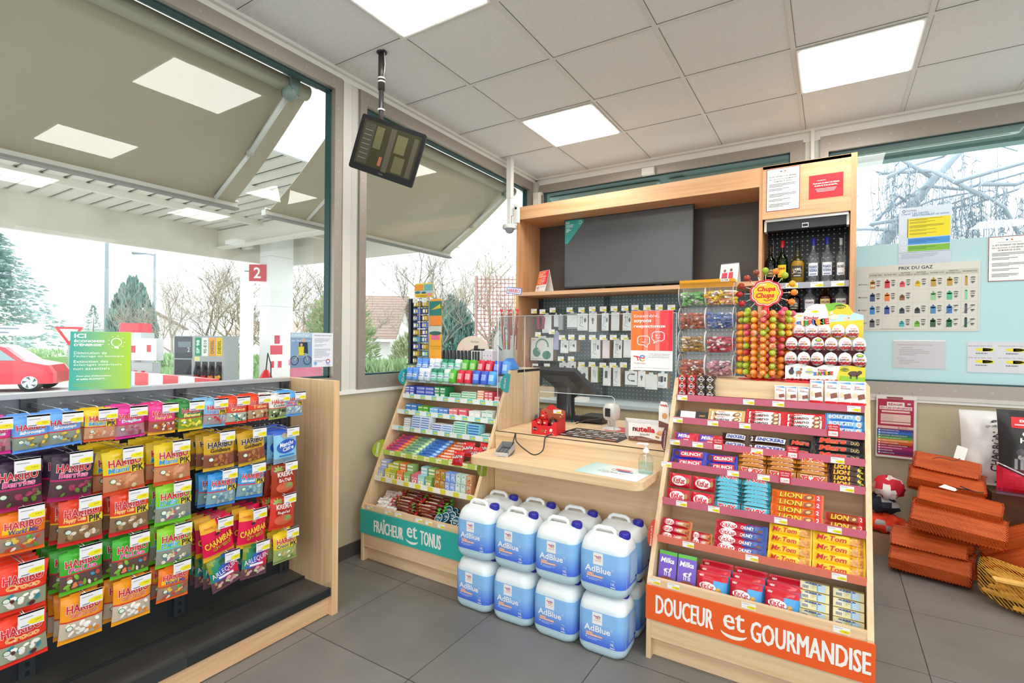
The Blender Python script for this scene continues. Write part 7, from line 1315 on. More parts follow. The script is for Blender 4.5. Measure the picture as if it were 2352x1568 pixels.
b = MB(); b.box(-.128, .137, -.055, .03, .488, .502, mat('f4d21c', .35)).box(-.128, .137, -.058, -.054, .462, .502, thin('yellow_film', (.98, .80, .2, 1), 1.4, .4, lin('f2b81c'))); b.M = Matrix.Translation((.095, -.0585, .494)) @ RY; b.rect(0, 0, .04, .013, 'f0eee8', 1).text('0,10€', 0, 0, .032, .008, '2a2a2a', 2, .02); b.build('lid', t)
MB().box(-.13, .135, .05, .056, 0, .49, CLEAR).build('back_plate', t)
JC = [('c0643c', 'a84a28'), ('a0556a', 'd8a0b0'), ('c8a03a', 'a87a24'), ('d8284a', 'b0183a'), ('c8704a', 'a8502f'), ('3a62b0', '7a9ad0'), ('5ab84a', '9ad088'), ('e8c83a', 'e8a088')]
JN = ['orange brown', 'dusky pink', 'golden yellow', 'crimson', 'copper', 'blue', 'green', 'yellow']
for n_ in range(8):
    j, i = divmod(n_, 2); b = MB(); rr3 = random.Random(n_); cs = [mat(c, .4) for c in JC[n_]]+[mat('f0ece8', .4)]
    for q in range(260 if n_ < 6 else 190):
        top = .03 if n_ < 6 else .0; z = rr3.uniform(-.050, .014+top*.3); lim = math.sqrt(max(0, .050**2-z*z)); y = rr3.uniform(-lim, lim*.9)
        b.M = Matrix.Translation((rr3.uniform(-.052, .052), y, z)) @ Matrix.Rotation(rr3.uniform(0, 3), 4, 'Z') @ Matrix.Rotation(rr3.uniform(-.7, .7), 4, 'X'); l_ = rr3.choice((.012, .009)) if n_ != 7 else .03
        b.box(-l_, l_, -.0055, .0055, -.0035, .0035, cs[0 if rr3.random() < .45 else 1 if rr3.random() < .7 else 2])
    o = b.build('sweets'); o.location = (-.553-.067+.135*i, 2.80, ZT+.062+.122*j); tg(o, 'heap of %s wrapped sweets in a jar of the clear dispenser' % JN[n_], 'sweets', None, 'stuff')
t = thing('lollipop_stand', 'red lollipop tree with yellow flower shaped sign', 'lollipop stand', (-.277, 2.80, ZT)); RD = mat('d81a22', .3)
b = MB(); b.lathe([(.07, 0), (.068, .006), (.03, .012), (.022, .02)], RD, 24)
for k in range(6): a = k*PI/3+.3; b.prism([(.03*math.cos(a-.5), .03*math.sin(a-.5)), (.12*math.cos(a), .12*math.sin(a)), (.03*math.cos(a+.5), .03*math.sin(a+.5))], 0, .006, 2, RD)
b.build('base', t); MB().lathe([(.022, .012), (.020, .3), (.034, .31), (.036, .325), (.016, .335), (.013, .36)], RD, 20).build('column', t)
b = MB(); b.M = Matrix.Translation((0, -.006, .425)) @ RY
def flower(b, r, m_, l, z0=0): n = 96; b.poly([((r*(1+.10*abs(math.cos(4.5*2*PI*k/n)))*math.cos(2*PI*k/n)), r*(1+.10*abs(math.cos(4.5*2*PI*k/n)))*math.sin(2*PI*k/n)*.92) for k in range(n)], m_, l)
n = 96; b.prism([((.068*(1+.10*abs(math.cos(4.5*2*PI*k/n)))*math.cos(2*PI*k/n)), .068*(1+.10*abs(math.cos(4.5*2*PI*k/n)))*math.sin(2*PI*k/n)*.92) for k in range(n)], -.004, 0, 2, RD); flower(b, .060, 'f8f4ee', 1); flower(b, .056, 'e0222a', 2); flower(b, .053, 'f6cc1a', 3)
b.text('Chupa', .002, .018, .080, .028, 'd8141c', 5, .035, .2).text('Chups', -.004, -.014, .080, .030, 'd8141c', 5, .035, .2).line([(-.01, -.032), (.005, -.038), (.03, -.030)], .004, 'e01f28', 5).text('0,60', -.012, .042, .028, .008, 'f4f4f0', 5, .03); b.build('sign', t)
def lolly(c1, c2):
    b = MB(); b.ball((0, 0, 0), .0155, mat(c1, .22, 0, .5), 12, 8); rl = random.Random(c1)
    b.S = lambda x, y: math.sqrt(max(1e-7, .0157**2-x*x-y*y)); b.e = .0003
    for k in range(5): a = k*1.256; b.ell(.006*math.cos(a), .006*math.sin(a), .0042, .0026, mat(c2, .22), 1, 7, a)
    b.S = FLAT; b.add([(.0, .0, -.013), (.008, .006, -.024), (-.007, .008, -.024), (.002, -.009, -.024)], [(0, 1, 2), (0, 2, 3), (0, 3, 1)], mat(c1, .22)); b.tube([(0, 0, -.014), (0, 0, -.075)], .0017, mat('f0ece6', .4), 5); return b.mesh('lollipop')
LP = dict(orange=('f28a2a', 'f8c08a'), red=('b8242c', 'e86a4a'), green=('a0b82a', 'dce07a'), yellow=('f0a81e', 'f8dc7a'), pink=('d8486a', 'f0a070'), dark=('a83a2a', 'd88a5a'), cream=('e8b088', 'f06a3a'), brown=('8a3a2a', 'c87a4a'))
LM = {k: lolly(*v) for k, v in LP.items()}
grid = ['orange orange green orange cream orange pink green pink'.split(), 'dark green green yellow pink green dark green yellow'.split(), 'orange orange pink orange orange yellow green yellow orange'.split(), 'orange yellow pink cream green orange green yellow orange'.split(), 'yellow yellow orange orange orange pink red red pink'.split(), 'orange orange green orange orange cream pink red red'.split(), 'orange orange red orange orange green red orange red'.split(), 'red orange yellow orange orange orange orange red orange'.split(), 'green green green orange orange green orange brown red'.split(), 'yellow yellow green orange orange orange orange orange orange'.split()]
for r_ in range(10):
    for c_ in range(9):
        th = R(-80+20*c_); k = grid[r_][c_]; Rr = .118
        p = (-.277+Rr*math.sin(th), 2.80-Rr*math.cos(th)*.9, ZT+.322-.0315*r_)
        inst(LM[k], 'lollipop', p, (R(90), 0, th), '%s wrapped lollipop, %s row from the top, %s column from the left of the tree' % (k, ORD[r_], ORD[c_]), 'lollipop', 'lollipops on the red tree')
for r_ in range(10):
    for c_ in range(8):
        th = R(-70+20*c_); k = ('orange', 'yellow', 'orange', 'pink', 'orange', 'green', 'red')[(r_*3+c_*5) % 7]
        inst(LM[k], 'lollipop', (-.277+.082*math.sin(th), 2.80-.082*math.cos(th)*.9, ZT+.307-.0315*r_), (R(90), 0, th), '%s wrapped lollipop, inner ring of the tree, %s row from top, %s column' % (k, ORD[r_], ORD[c_]), 'lollipop', 'lollipops on the inner ring of the red tree')
for k, (a, c) in enumerate(zip((205, 180, 158, 135, 112, 92, 70, 48, 22, 0, -24, -48, 228), ('red', 'red', 'dark', 'dark', 'brown', 'green', 'orange', 'green', 'yellow', 'orange', 'orange', 'pink', 'green'))):
    x, z = .122*math.cos(R(a)), .112*math.sin(R(a)); inst(LM[c], 'lollipop', (-.277+x, 2.80, ZT+.425+z), (Matrix.Rotation(R(90-a), 4, 'Y')).to_euler(), '%s wrapped lollipop fanned around the flower sign, %s position clockwise from lower left' % (c, ORD[k]), 'lollipop', 'lollipops around the flower sign')
def egg(v=0):
    b = MB(); n = 10; P = []
    for i in range(n+1):
        u = i/n; z = -.030+.064*u; r = .0262*math.sqrt(max(0, 1-((u-.44)/.56)**2 if u > .44 else 1-((.44-u)/.44)**2)); P.append((max(r, .0004), z))
    b.lathe(P, mat('f2f0f0', .3), 18, caps=False); b.M = RY; prof = lambda y: next((P[i][0]+(P[i+1][0]-P[i][0])*(y-P[i][1])/(P[i+1][1]-P[i][1]) for i in range(n) if P[i][1] <= y <= P[i+1][1]), .001)
    b.S = lambda x, y: math.sqrt(max(1e-7, prof(y)**2-x*x)); b.e = .0004
    for i in range(9): x = -.02+.005*i; b.rect(x, -.0175, .0052, .013+.003*((i*7) % 3), mat('d8242a', .3), 1, 2, 3)
    if v == 0: b.text('Kinder', 0, .010, .022, .005, 'c81e2a', 3, .02)
    else: b.ell(0, .018, .014, .008, '3f8a3a', 2, 10).ell(0, .019, .009, .004, 'e8c83a', 3, 8); b.text('Kinder', 0, .006, .02, .0045, 'c81e2a', 3, .02)
    for i, ch in enumerate('SURPRISE'): b.text(ch, -.0148+.0042*i, -.001+.0007*(i % 2), .0040, .0068, ('3a6ad0', 'e8702a', '3a9a3a', 'd8242a', '3a6ad0', 'e8a82a', '3a9a3a', 'd8242a')[i], 3, .05)
    return b.mesh('chocolate_egg')
E0, E1 = egg(0), egg(1)
t = thing('egg_display', 'cardboard display of chocolate eggs on the right end of the display top', 'display box', (-.028, 2.74, ZT))
CW_ = .30; b = MB(); b.M = Matrix.Translation((0, .075, 0)) @ RY
b.prism([(-.15, 0), (.15, 0), (.15, .31), (.11, .325), (.09, .36), (.045, .372), (.0, .365), (-.04, .368), (-.075, .35), (-.095, .31), (-.15, .305)], -.0015, 0, 2, mat('f4f2f0', .4))
b.poly([(.0, .2), (.15, .2), (.15, .31), (.11, .325), (.09, .36), (.045, .372), (.0, .365), (.015, .31), (.01, .26)], 'f2d23a', 1).poly([(.0, .28), (.15, .29), (.15, .31), (.11, .325), (.1, .31), (.06, .318)], 'bfe0f0', 1.2).poly([(.0, .365), (.045, .372), (.07, .365), (.04, .34), (.015, .33)], '7ac03a', 1.5).poly([(-.15, .16), (-.15, .235), (-.1, .25), (-.05, .22), (-.02, .25), (.01, .24), (.01, .16)], 'd8242a', 1.5)
b.text('Kinder', -.055, .302, .06, .015, 'c81e2a', 4, .03)
for i, ch in enumerate('SURPRISE'): b.text(ch, -.108+.0165*i, .272+.003*i*.6, .0155, .024, ('3a7ad8', 'e8802a', '3aa04a', 'd8342a', '3a7ad8', 'f0a82a', '3aa04a', 'd8342a')[i], 4, .06, 0, .08, 'f4f2f0', .06)
b.tag(-.05, .335, .05, .022, l=4); b.ell(.06, .352, .022, .010, '2f5a2a', 2, 12).text('NATOONS', .06, .350, .036, .009, 'f0d83a', 4, .03); b.ell(.035, .305, .018, .013, 'e8e0d0', 3, 12).ell(.025, .322, .007, .008, 'e8e0d0', 3).ell(.085, .295, .014, .008, 'e0d4c0', 3).ell(.094, .306, .004, .009, 'e0d4c0', 3); b.build('back_card', t)
b = MB(); b.M = Matrix.Translation((0, -.075, 0)) @ RY
b.prism([(-.152, 0), (.152, 0), (.152, .078), (.10, .085), (.045, .082), (.03, .084), (.0, .086), (-.03, .072), (-.06, .080), (-.1, .088), (-.152, .078)], -.0015, 0, 2, mat('f4f2f0', .4))
b.poly([(.045, .012), (.152, .012), (.152, .078), (.10, .085), (.06, .08)], 'e8d83a', 1).poly([(.055, .012), (.152, .012), (.152, .035), (.06, .04)], '9acb3a', 1.5).rect(0, .008, .304, .016, 'd8242a', 2)
for i in range(12): b.ell(-.14+.017*i, .016, .009, .004+.002*(i % 2), 'd8242a', 2, 8)
b.text('Kinder', -.005, .062, .034, .009, 'c81e2a', 4, .03)
for i, ch in enumerate('SURPRISE'): b.text(ch, -.034+.0092*i, .044+.0008*i, .0085, .014, ('3a7ad8', 'e8802a', '3aa04a', 'd8342a', '3a7ad8', 'f0a82a', '3aa04a', 'd8342a')[i], 4, .06)
b.ell(-.127, .05, .011, .014, '4a4a50', 3).ell(-.124, .066, .006, .006, '4a4a50', 3).ell(-.1, .052, .014, .018, 'c9e4f0', 2).ell(-.097, .048, .012, .008, 'b8703a', 3).ell(-.088, .062, .005, .006, 'b8703a', 3).rect(-.105, .036, .003, .016, 'b8703a', 3).rect(-.092, .036, .003, .016, 'b8703a', 3).ell(-.055, .055, .012, .014, 'e4e88a', 2).ell(-.055, .052, .018, .004, '9ab0b8', 3)
b.ell(.078, .066, .016, .007, '2f5a2a', 3).text('NATOONS', .078, .065, .026, .006, 'f0d83a', 4, .03).ell(.112, .05, .022, .012, '5a4a3a', 3).ell(.132, .056, .009, .008, '5a4a3a', 4).rect(.1, .036, .006, .016, '5a4a3a', 3).rect(.122, .036, .006, .016, '5a4a3a', 3); b.build('front_card', t)
b = MB(); 
for s_ in (-1, 1): b.add([(s_*.15, -.075, 0), (s_*.15, .075, 0), (s_*.15, .075, .2), (s_*.15, -.075, .075)], [(0, 1, 2, 3)], mat('d8b8a0', .5))
b.prism([(-.074, .0), (.074, 0), (.074, .15), (.03, .15), (.02, .085), (-.074, .07)], -.148, .148, 0, mat('5a1a20', .5)); b.build('tray', t)
for (y, z, n, o_) in ((-.06, .105, 6, 0), (-.012, .172, 6, 0), (.035, .232, 5, .02)):
    for i in range(n): X = (i-(n-1)/2)*.0525; b = MB(); b.lathe([(.018, -.030), (.0262, -.012), (.0282, -.008), (.0268, -.004)], CLEAR, 14, (X, y, z), False); b.build('egg_cup', t)
for r_, (y, z, n) in enumerate(((-.06, .105, 6), (-.012, .172, 6), (.035, .232, 5))):
    for i in range(n):
        X = (i-(n-1)/2)*.0525; v = (r_, i) in ((0, 5), (1, 2)); inst(E1 if v else E0, 'chocolate_egg', (-.028+X, 2.74+y, ZT+z+.004), (R(-4), 0, R(rr.uniform(-14, 14))), '%s chocolate egg, %s from the left in the %s row' % ('green crowned' if v else 'white and red', ORD[i], ('lowest', 'middle', 'top')[r_]), 'chocolate egg', 'chocolate eggs in the display')
# ---------------------------------------------------------------- on and behind the left display
t = thing('tin_rack', 'tall wire rack of round tins with a yellow beach picture header', 'tin rack', (-2.47, 2.73, ZT))
MB().box(-.09, .125, -.05, .05, 0, .01, mat('3a3f46', .4)).build('base', t)
b = MB().box(-.092, -.070, -.03, .04, 0, .47, mat('20242c', .4)); b.build('column', t)
b = MB()
for x in (.022, .108): b.tube([(x, -.04, 0), (x, -.04, .47)], .003, mat('b8bcc2', .25, .6), 6)
b.tube([(-.09, -.03, .47), (.1, -.03, .47)], .003, mat('b8bcc2', .25, .6), 6); b.build('wire_frame', t)
b = MB(); b.M = Matrix.Translation((.167, -.04, .225)) @ RY @ Matrix.Diagonal((1.95, 1, 1, 1)); b.prism([(-.028, -.225), (.028, -.225), (.028, .22), (.022, .235), (-.022, .235), (-.028, .22)], -.003, 0, 2, mat('f0a81e', .4))
b.rect(0, .17, .056, .1, '1f7a70', 1).poly([(-.02, .16), (.02, .2), (.024, .17)], 'd8b82a', 2).rect(0, .085, .056, .07, 'ee8a2a', 1).rect(0, .03, .056, .045, 'c9cfc4', 1).ell(.0, -.0, .028, .014, '2f5f5a', 2).rect(0, -.03, .038, .03, 'e86a8a', 2).text('CALIFORNIA', 0, -.09, .046, .009, 'b8862a', 2, .0).text('SCENTS', .004, -.105, .036, .009, 'b8862a', 2).text('AUTO AIR', 0, -.16, .03, .006, 'b8862a', 2).text('FRESHENERS', 0, -.175, .036, .006, 'b8862a', 2); b.build('side_panel', t)
b = MB(); b.M = Matrix.Translation((.05, -.03, .525)) @ RY @ Matrix.Diagonal((1.9, 1.4, 1, 1)); b.loft([(-.004, .092, .072, .012), (0, .092, .072, .012)], mat('ead04a', .4), 4, False); b.rect(-.024, .014, .042, .03, 'ee9a2e', 1).rect(.022, .014, .042, .03, '6ab0b4', 1).rect(0, -.008, .088, .016, 'a8c8cc', 1).ell(-.03, -.01, .014, .006, '2f6a6a', 2).ell(.0, -.012, .012, .005, '3a4a50', 2).rect(0, -.026, .08, .018, 'e8b81e', 1.5).rect(.028, -.022, .02, .014, 'e88aa0', 2).text('AUTO AIR FRESHENERS', -.01, -.028, .05, .006, '7a6a1a', 3, .0); b.tube([(0, -.030, -.004), (0, -.04, -.004)], .003, mat('c8cdd2', .3), 6); b.build('header', t)
TC = ['5a5c60', 'b89a2a', '4a5ac0', '4aa0c8', 'b88a24', '5a6ac0', '4a52b0', '5a78d0', 'b8902a']
def tin2(c): b = MB(); b.lathe([(.0365, 0), (.0365, .036)], mat(c, .3), 20).lathe([(.038, -.003), (.038, .001)], mat('1f2226', .3), 20).lathe([(.038, .035), (.038, .040)], mat('2a2d32', .3), 20); b.M = RY; b.S = lambda x, y: math.sqrt(max(1e-6, .037**2-x*x)); b.e = .0004; b.rect(-.008, .018, .022, .022, 'e8ead8', 1, 4, 2).rect(.014, .018, .008, .02, 'f2d84a', 1, 3, 2); return b.mesh('fragrance_tin')
TM = [tin2(c) for c in TC]
for c_ in range(2):
    for j in range(9): inst(TM[(j*4+c_*3) % 9] if 0 else TM[(j+c_*2) % 9], 'fragrance_tin', (-2.47-.022+.084*c_, 2.73-.002, ZT+.014+.0497*j), (0, 0, R(8*((j+c_) % 3)-8)), 'round air freshener tin, %s from the bottom of the %s column of the rack' % (ORD[j], ('left', 'right')[c_]), 'tin', 'round tins in the wire rack')
for c_ in range(2): b = MB(); b.M = Matrix.Translation((-2.49+.084*c_, 2.69, ZT+.455)) @ RY; b.rect(0, 0, .046, .03, mat('dfe4e8', .3), 1).rect(.008, .0, .016, .01, 'e0d83a', 2); b.box(-.023, .023, -.015, .015, -.001, .0004, 'dfe4e8'); o = b.build('price_card'); tg(o, 'clear price card clipped on top of the %s tin column' % ('left', 'right')[c_], 'price card')
t = thing('picture_card', 'cream semicircular card picturing a vintage car behind the gum bottles', 'display card', (-2.11, 2.86, ZT)); b = MB(); b.M = RY
pts = [(-.14, 0), (.14, 0)]+[(.14*math.cos(R(a)), .10+.11*math.sin(R(a))) for a in range(0, 181, 12)]; b.prism(pts, -.002, 0, 2, mat('ecdccb', .5)); b.build('card', t)
b = MB(); b.M = Matrix.Translation((0, -.002, 0)) @ RY; K = '4a3c34'; b.ring(-.02, .075, .014, .019, K, 1, 16).ring(.04, .085, .014, .019, K, 1, 16).poly([(-.035, .09), (.05, .1), (.055, .12), (.0, .118), (-.03, .108)], '8a7866', 1).poly([(.01, .118), (.045, .122), (.048, .145), (.015, .142)], K, 1).text('Parfum', .02, .17, .07, .014, 'a89888', 1, 0, .3); b.line([(-.09, .07), (-.07, .09), (-.08, .12)], .002, K); b.build('print', t)
MB().box(-.13, .13, 0, .07, 0, .004, mat('ecdccb', .5)).build('foot', t)
t = thing('badge_card', 'round topped grey badge card beside the acrylic screen', 'display card', (-1.86, 2.88, ZT)); b = MB(); b.M = RY
b.prism([(-.085, 0), (.075, 0)]+[(-.005+.085*math.cos(R(a)), .17+.085*math.sin(R(a))) for a in range(0, 181, 12)], -.002, 0, 2, mat('d8dcda', .5)); b.ring(0, .17, .055, .062, '9aa0a0', 1, 24, 20, 160); b.ring(0, .17, .052, .064, '4a4e50', 1.5, 14, 200, 250).rect(.0, .18, .05, .006, 'a0a4a4', 1).rect(.02, .16, .03, .012, 'e0d83a', 1); b.build('card', t)
for i, (x, c, lb) in enumerate(((-1.995, '17181a', 'open box of crinkled black packets behind the gum bottles'), (-1.905, 'e6dfe8', 'white box dotted with lilac behind the gum bottles, beside the black packets'))):
    t = thing('packet_box', lb, 'box', (x, 2.78, ZT)); b = MB(); b.box(-.04, .04, -.035, .035, 0, .11, mat('e8e6e6' if i == 0 else 'ddd6e0', .4)); b.build('carton', t); b = MB(); b.M = Matrix.Translation((0, -.036, .055)) @ RY
    if i == 0:
        for k in range(3): b.rect(-.022+.022*k, 0, .020, .1, mat('1a1b1d', .15), 1+.1*k); b.rect(-.016+.022*k, .01, .003, .08, 'c8ccd0', 2)
    else:
        for k in range(9): b.ell(-.026+.026*(k % 3), -.035+.03*(k//3), .003, .005, '7a6a98', 1, 8)
    b.build('front_print', t)
    MB().loft([(.11, .07, .06, .01), (.122, .06, .05, .01)], mat(('1a1b1d', 'cfd0d4')[i], .2)).build('packets', t)
t = thing('tube_display', 'white tray with nine glossy black and green tubes behind the gum bottles', 'display box', (-2.17, 2.765, ZT))
MB().box(-.17, .17, -.012, .03, 0, .105, mat('e8ecec', .4)).build('tray', t)
tm = (lambda b: (b.lathe([(.009, 0), (.009, .045)], mat('1f8a74', .2), 10), b.lathe([(.0095, .045), (.0095, .105), (.008, .11)], mat('26282a', .12, .3), 10), b.mesh('tube'))[2])(MB())
for k in range(9): inst(tm, 'cosmetic_tube', (-2.17-.125+.031*k, 2.738, ZT), (0, 0, 0), 'glossy tube with dark cap, %s from the left in the white tray' % ORD[k], 'tube', 'glossy tubes in the white tray')
t = thing('candy_stick_display', 'clear stand of brown candy sticks with small blue name plate above', 'display stand', (-1.735, 2.76, 1.197))
b = MB(); b.loft([(0, .13, .09, .02), (.34, .15, .1, .02)], CLEAR, 3, True, False); b.build('cup', t); MB().box(-.065, .065, -.045, .045, 0, .01, mat('d8dcde', .3)).build('base', t)
b = MB(); b.tube([(.0, .04, 0), (.0, .04, .5)], .004, mat('d8c070', .4), 6); b.M = Matrix.Translation((.0, .03, .50)) @ RY @ Matrix.Rotation(-.13, 4, 'Z'); b.box(-.058, .058, -.021, .021, -.002, 0, mat('4a6fc8', .4)); b.rect(0, 0, .108, .034, 'dfe4f0', 1); b.text('HARIBO', 0, 0, .094, .022, 'c83a54', 2, .015); b.build('header', t)
stk = (lambda b: (b.lathe([(.008, 0), (.009, .02), (.009, .13), (.006, .14)], mat('9a4a3c', .25), 8), b.box(-.010, -.008, -.002, .002, 0, .15, mat('f0e8e0', .3)), b.add([(0, 0, .14), (.014, 0, .165), (-.014, 0, .165)], [(0, 1, 2)], mat('d8283a', .3)), b.mesh('candy_stick'))[3])(MB())
for k in range(9): a = -.9+.225*k; inst(stk, 'candy_stick', (-1.735+.052*math.sin(a*1.5), 2.745+.02*math.cos(k*2.1), 1.32+.09*(k % 2)), (R(4*math.cos(k)), R(9*math.sin(a)), k), 'brown candy stick with red twisted tip, %s from the left in the clear stand' % ORD[k], 'candy stick', 'brown candy sticks in the clear stand')
t = thing('leaflet_holder', 'blue leaflet wedge standing left of the counter screen', 'leaflet holder', (-1.72, 2.70, 1.198)); MB().prism([(-.05, 0), (.06, 0), (.06, .012), (.02, .07), (-.05, .02)], 2.0-2.0-.04, .04, 1, mat('4a8ae0', .3)).build('wedge', t)
# ---------------------------------------------------------------- ceiling hung things
t = thing('monitor', 'small black monitor tilted and hung from the ceiling on a dark pole', 'monitor', (-2.20, 2.08, 3.02))
MB().tube([(0, 0, 0), (0, 0, -.22)], .019, mat('33302f', .4), 10).tube([(0, 0, -.2), (.0, .0, -.46)], .014, mat('33302f', .4), 10).tube([(0, 0, 0), (0, 0, -.008)], .03, mat('2a2827', .4), 12).build('pole', t)
b = MB(); 
for z in (-.15, -.17, -.33): b.lathe([(.021, z), (.021, z-.008)], mat('e8e6e2', .4), 10)
b.tube([(.02, 0, -.01), (.028, 0, -.08), (.018, 0, -.15)], .003, 'dcdad6', 5); b.build('cable_ties', t)
MD = Matrix.Translation((.072, -.02, -.585)) @ (Matrix.Rotation(R(28), 4, 'Z') @ Matrix.Rotation(R(90+8), 4, 'X') @ Matrix.Rotation(R(-19), 4, 'Z') @ Matrix.Diagonal((.88, 1.0, 1, 1)))
b = MB(); b.M = MD; b.loft([(-.045, .22, .16, .02), (-.025, .40, .28, .02), (-.02, .432, .30, .012), (0, .432, .30, .012)], mat('141416', .5, 0, .2), 3, False); b.build('casing', t)
b = MB(); b.M = MD; b.rect(0, .006, .385, .24, mat('2e2b12', .5, 0, .2), 1); b.rect(-.145, .004, .07, .22, '2a2412', 1.4).rect(-.075, .05, .05, .12, '4c4a22', 1.5).rect(.01, .0, .035, .24, '3a3420', 1.5).rect(.075, .05, .07, .10, '504c24', 1.5).rect(.09, -.06, .07, .09, '48441f', 1.5).rect(.165, 0, .03, .22, '3a3420', 1.5).rect(-.03, -.07, .02, .05, '8a4a2a', 1.6)
for k in range(7): b.rect(-.148, -.08+.026*k, .05, .004, '6a6248', 1.7)
b.text('FUJITSU', 0, -.135, .03, .007, '8a8a8c', 1); b.build('screen', t)
t = thing('dome_camera', 'white dome camera on a thick white ceiling pole near the corner', 'security camera', (-2.478, 3.9, 3.02)); MB().box(-.024, .024, -.024, .024, -.36, 0, WHITE).box(-.018, .018, -.018, .018, -.60, -.36, WHITE).build('pole', t)
MB().lathe([(.062, -.635), (.066, -.62), (.06, -.60), (.02, -.59)], mat('e4e2de', .4), 24).build('housing', t); MB().ball((0, 0, -.635), .042, mat('9aa0a8', .12), 18, 10).build('dome', t)
t = thing('people_sensor', 'small white box camera with black lens beside the dome camera pole', 'sensor', (-2.405, 3.9, 2.52)); MB().loft([(-.09, .06, .03, .01), (.07, .06, .03, .01)], WHITE, 3).build('body', t); b = MB(); b.M = Matrix.Translation((0, -.0155, .04)) @ RY; b.ell(0, 0, .012, .012, '1a1a1a', 1); b.build('lens', t); MB().box(-.06, -.03, -.01, .01, -.02, .05, WHITE).build('bracket', t)
t = thing('motion_sensor', 'cream motion detector high in the room corner', 'sensor', (-2.49, 4.42, 2.78)); MB().loft([(-.08, .08, .05, .015), (.06, .08, .05, .015)], mat('e0dac8', .4), 3).build('body', t); b = MB(); b.M = Matrix.Translation((0, -.026, -.03)) @ RY; b.ell(0, 0, .028, .03, 'ece8dc', 1); b.build('lens', t); MB().box(-.03, .03, .02, .06, .05, .075, mat('d0cab8', .4)).build('bracket', t)
o = MB().box(-.055, .055, -.02, .02, -.03, .03, mat('eceae4', .4)).build('window_contact'); o.location = (-1.405, 4.512, 2.90); tg(o, 'small white box on the top window frame above the television', 'sensor')
# ---------------------------------------------------------------- firewood corner
NET = None
def net(c, sc_=260, a=.60):
    k = ('net', c, a)
    if k in _M: return _M[k]
    m, nt, p, o = nodes('net_mesh'); nt.nodes.remove(p); g = N(nt, 'TexCoord'); w1 = N(nt, 'TexWave', i_Scale=sc_*.16, i_Distortion=1.5); w1.bands_direction = 'DIAGONAL'; gt = N(nt, 'Math', operation='GREATER_THAN'); gt.inputs[1].default_value = a
    d = N(nt, 'BsdfPrincipled'); d.inputs['Base Color'].default_value = lin(c); d.inputs['Roughness'].default_value = .5; tr = N(nt, 'BsdfTransparent'); tr.inputs[0].default_value = (1, .82, .7, 1) if c != 'd8a03a' else (1, .97, .85, 1); mx = N(nt, 'MixShader')
    nt.links.new(g.outputs['Object'], w1.inputs[0]); nt.links.new(w1.outputs['Fac'], gt.inputs[0]); nt.links.new(gt.outputs[0], mx.inputs[0]); nt.links.new(tr.outputs[0], mx.inputs[1]); nt.links.new(d.outputs[0], mx.inputs[2]); nt.links.new(mx.outputs[0], o.inputs[0]); _M[k] = m; return m
def logwood(a, b_):
    k = ('logw', a)
    if k in _M: return _M[k]
    m, nt, p, o = nodes('split_log'); tc = N(nt, 'TexCoord'); mp = N(nt, 'Mapping'); mp.inputs['Scale'].default_value = (3, 40, 40); n = N(nt, 'TexNoise', i_Scale=1.5, i_Detail=6.); r = ramp(nt, a, b_, .3, .7); bm = N(nt, 'Bump', i_Strength=.5)
    nt.links.new(tc.outputs['Object'], mp.inputs[0]); nt.links.new(mp.outputs[0], n.inputs[0]); nt.links.new(n.outputs[0], r.inputs[0]); nt.links.new(r.outputs[0], p.inputs['Base Color']); nt.links.new(n.outputs[0], bm.inputs['Height']); nt.links.new(bm.outputs[0], p.inputs['Normal']); p.inputs['Roughness'].default_value = .7; _M[k] = m; return m
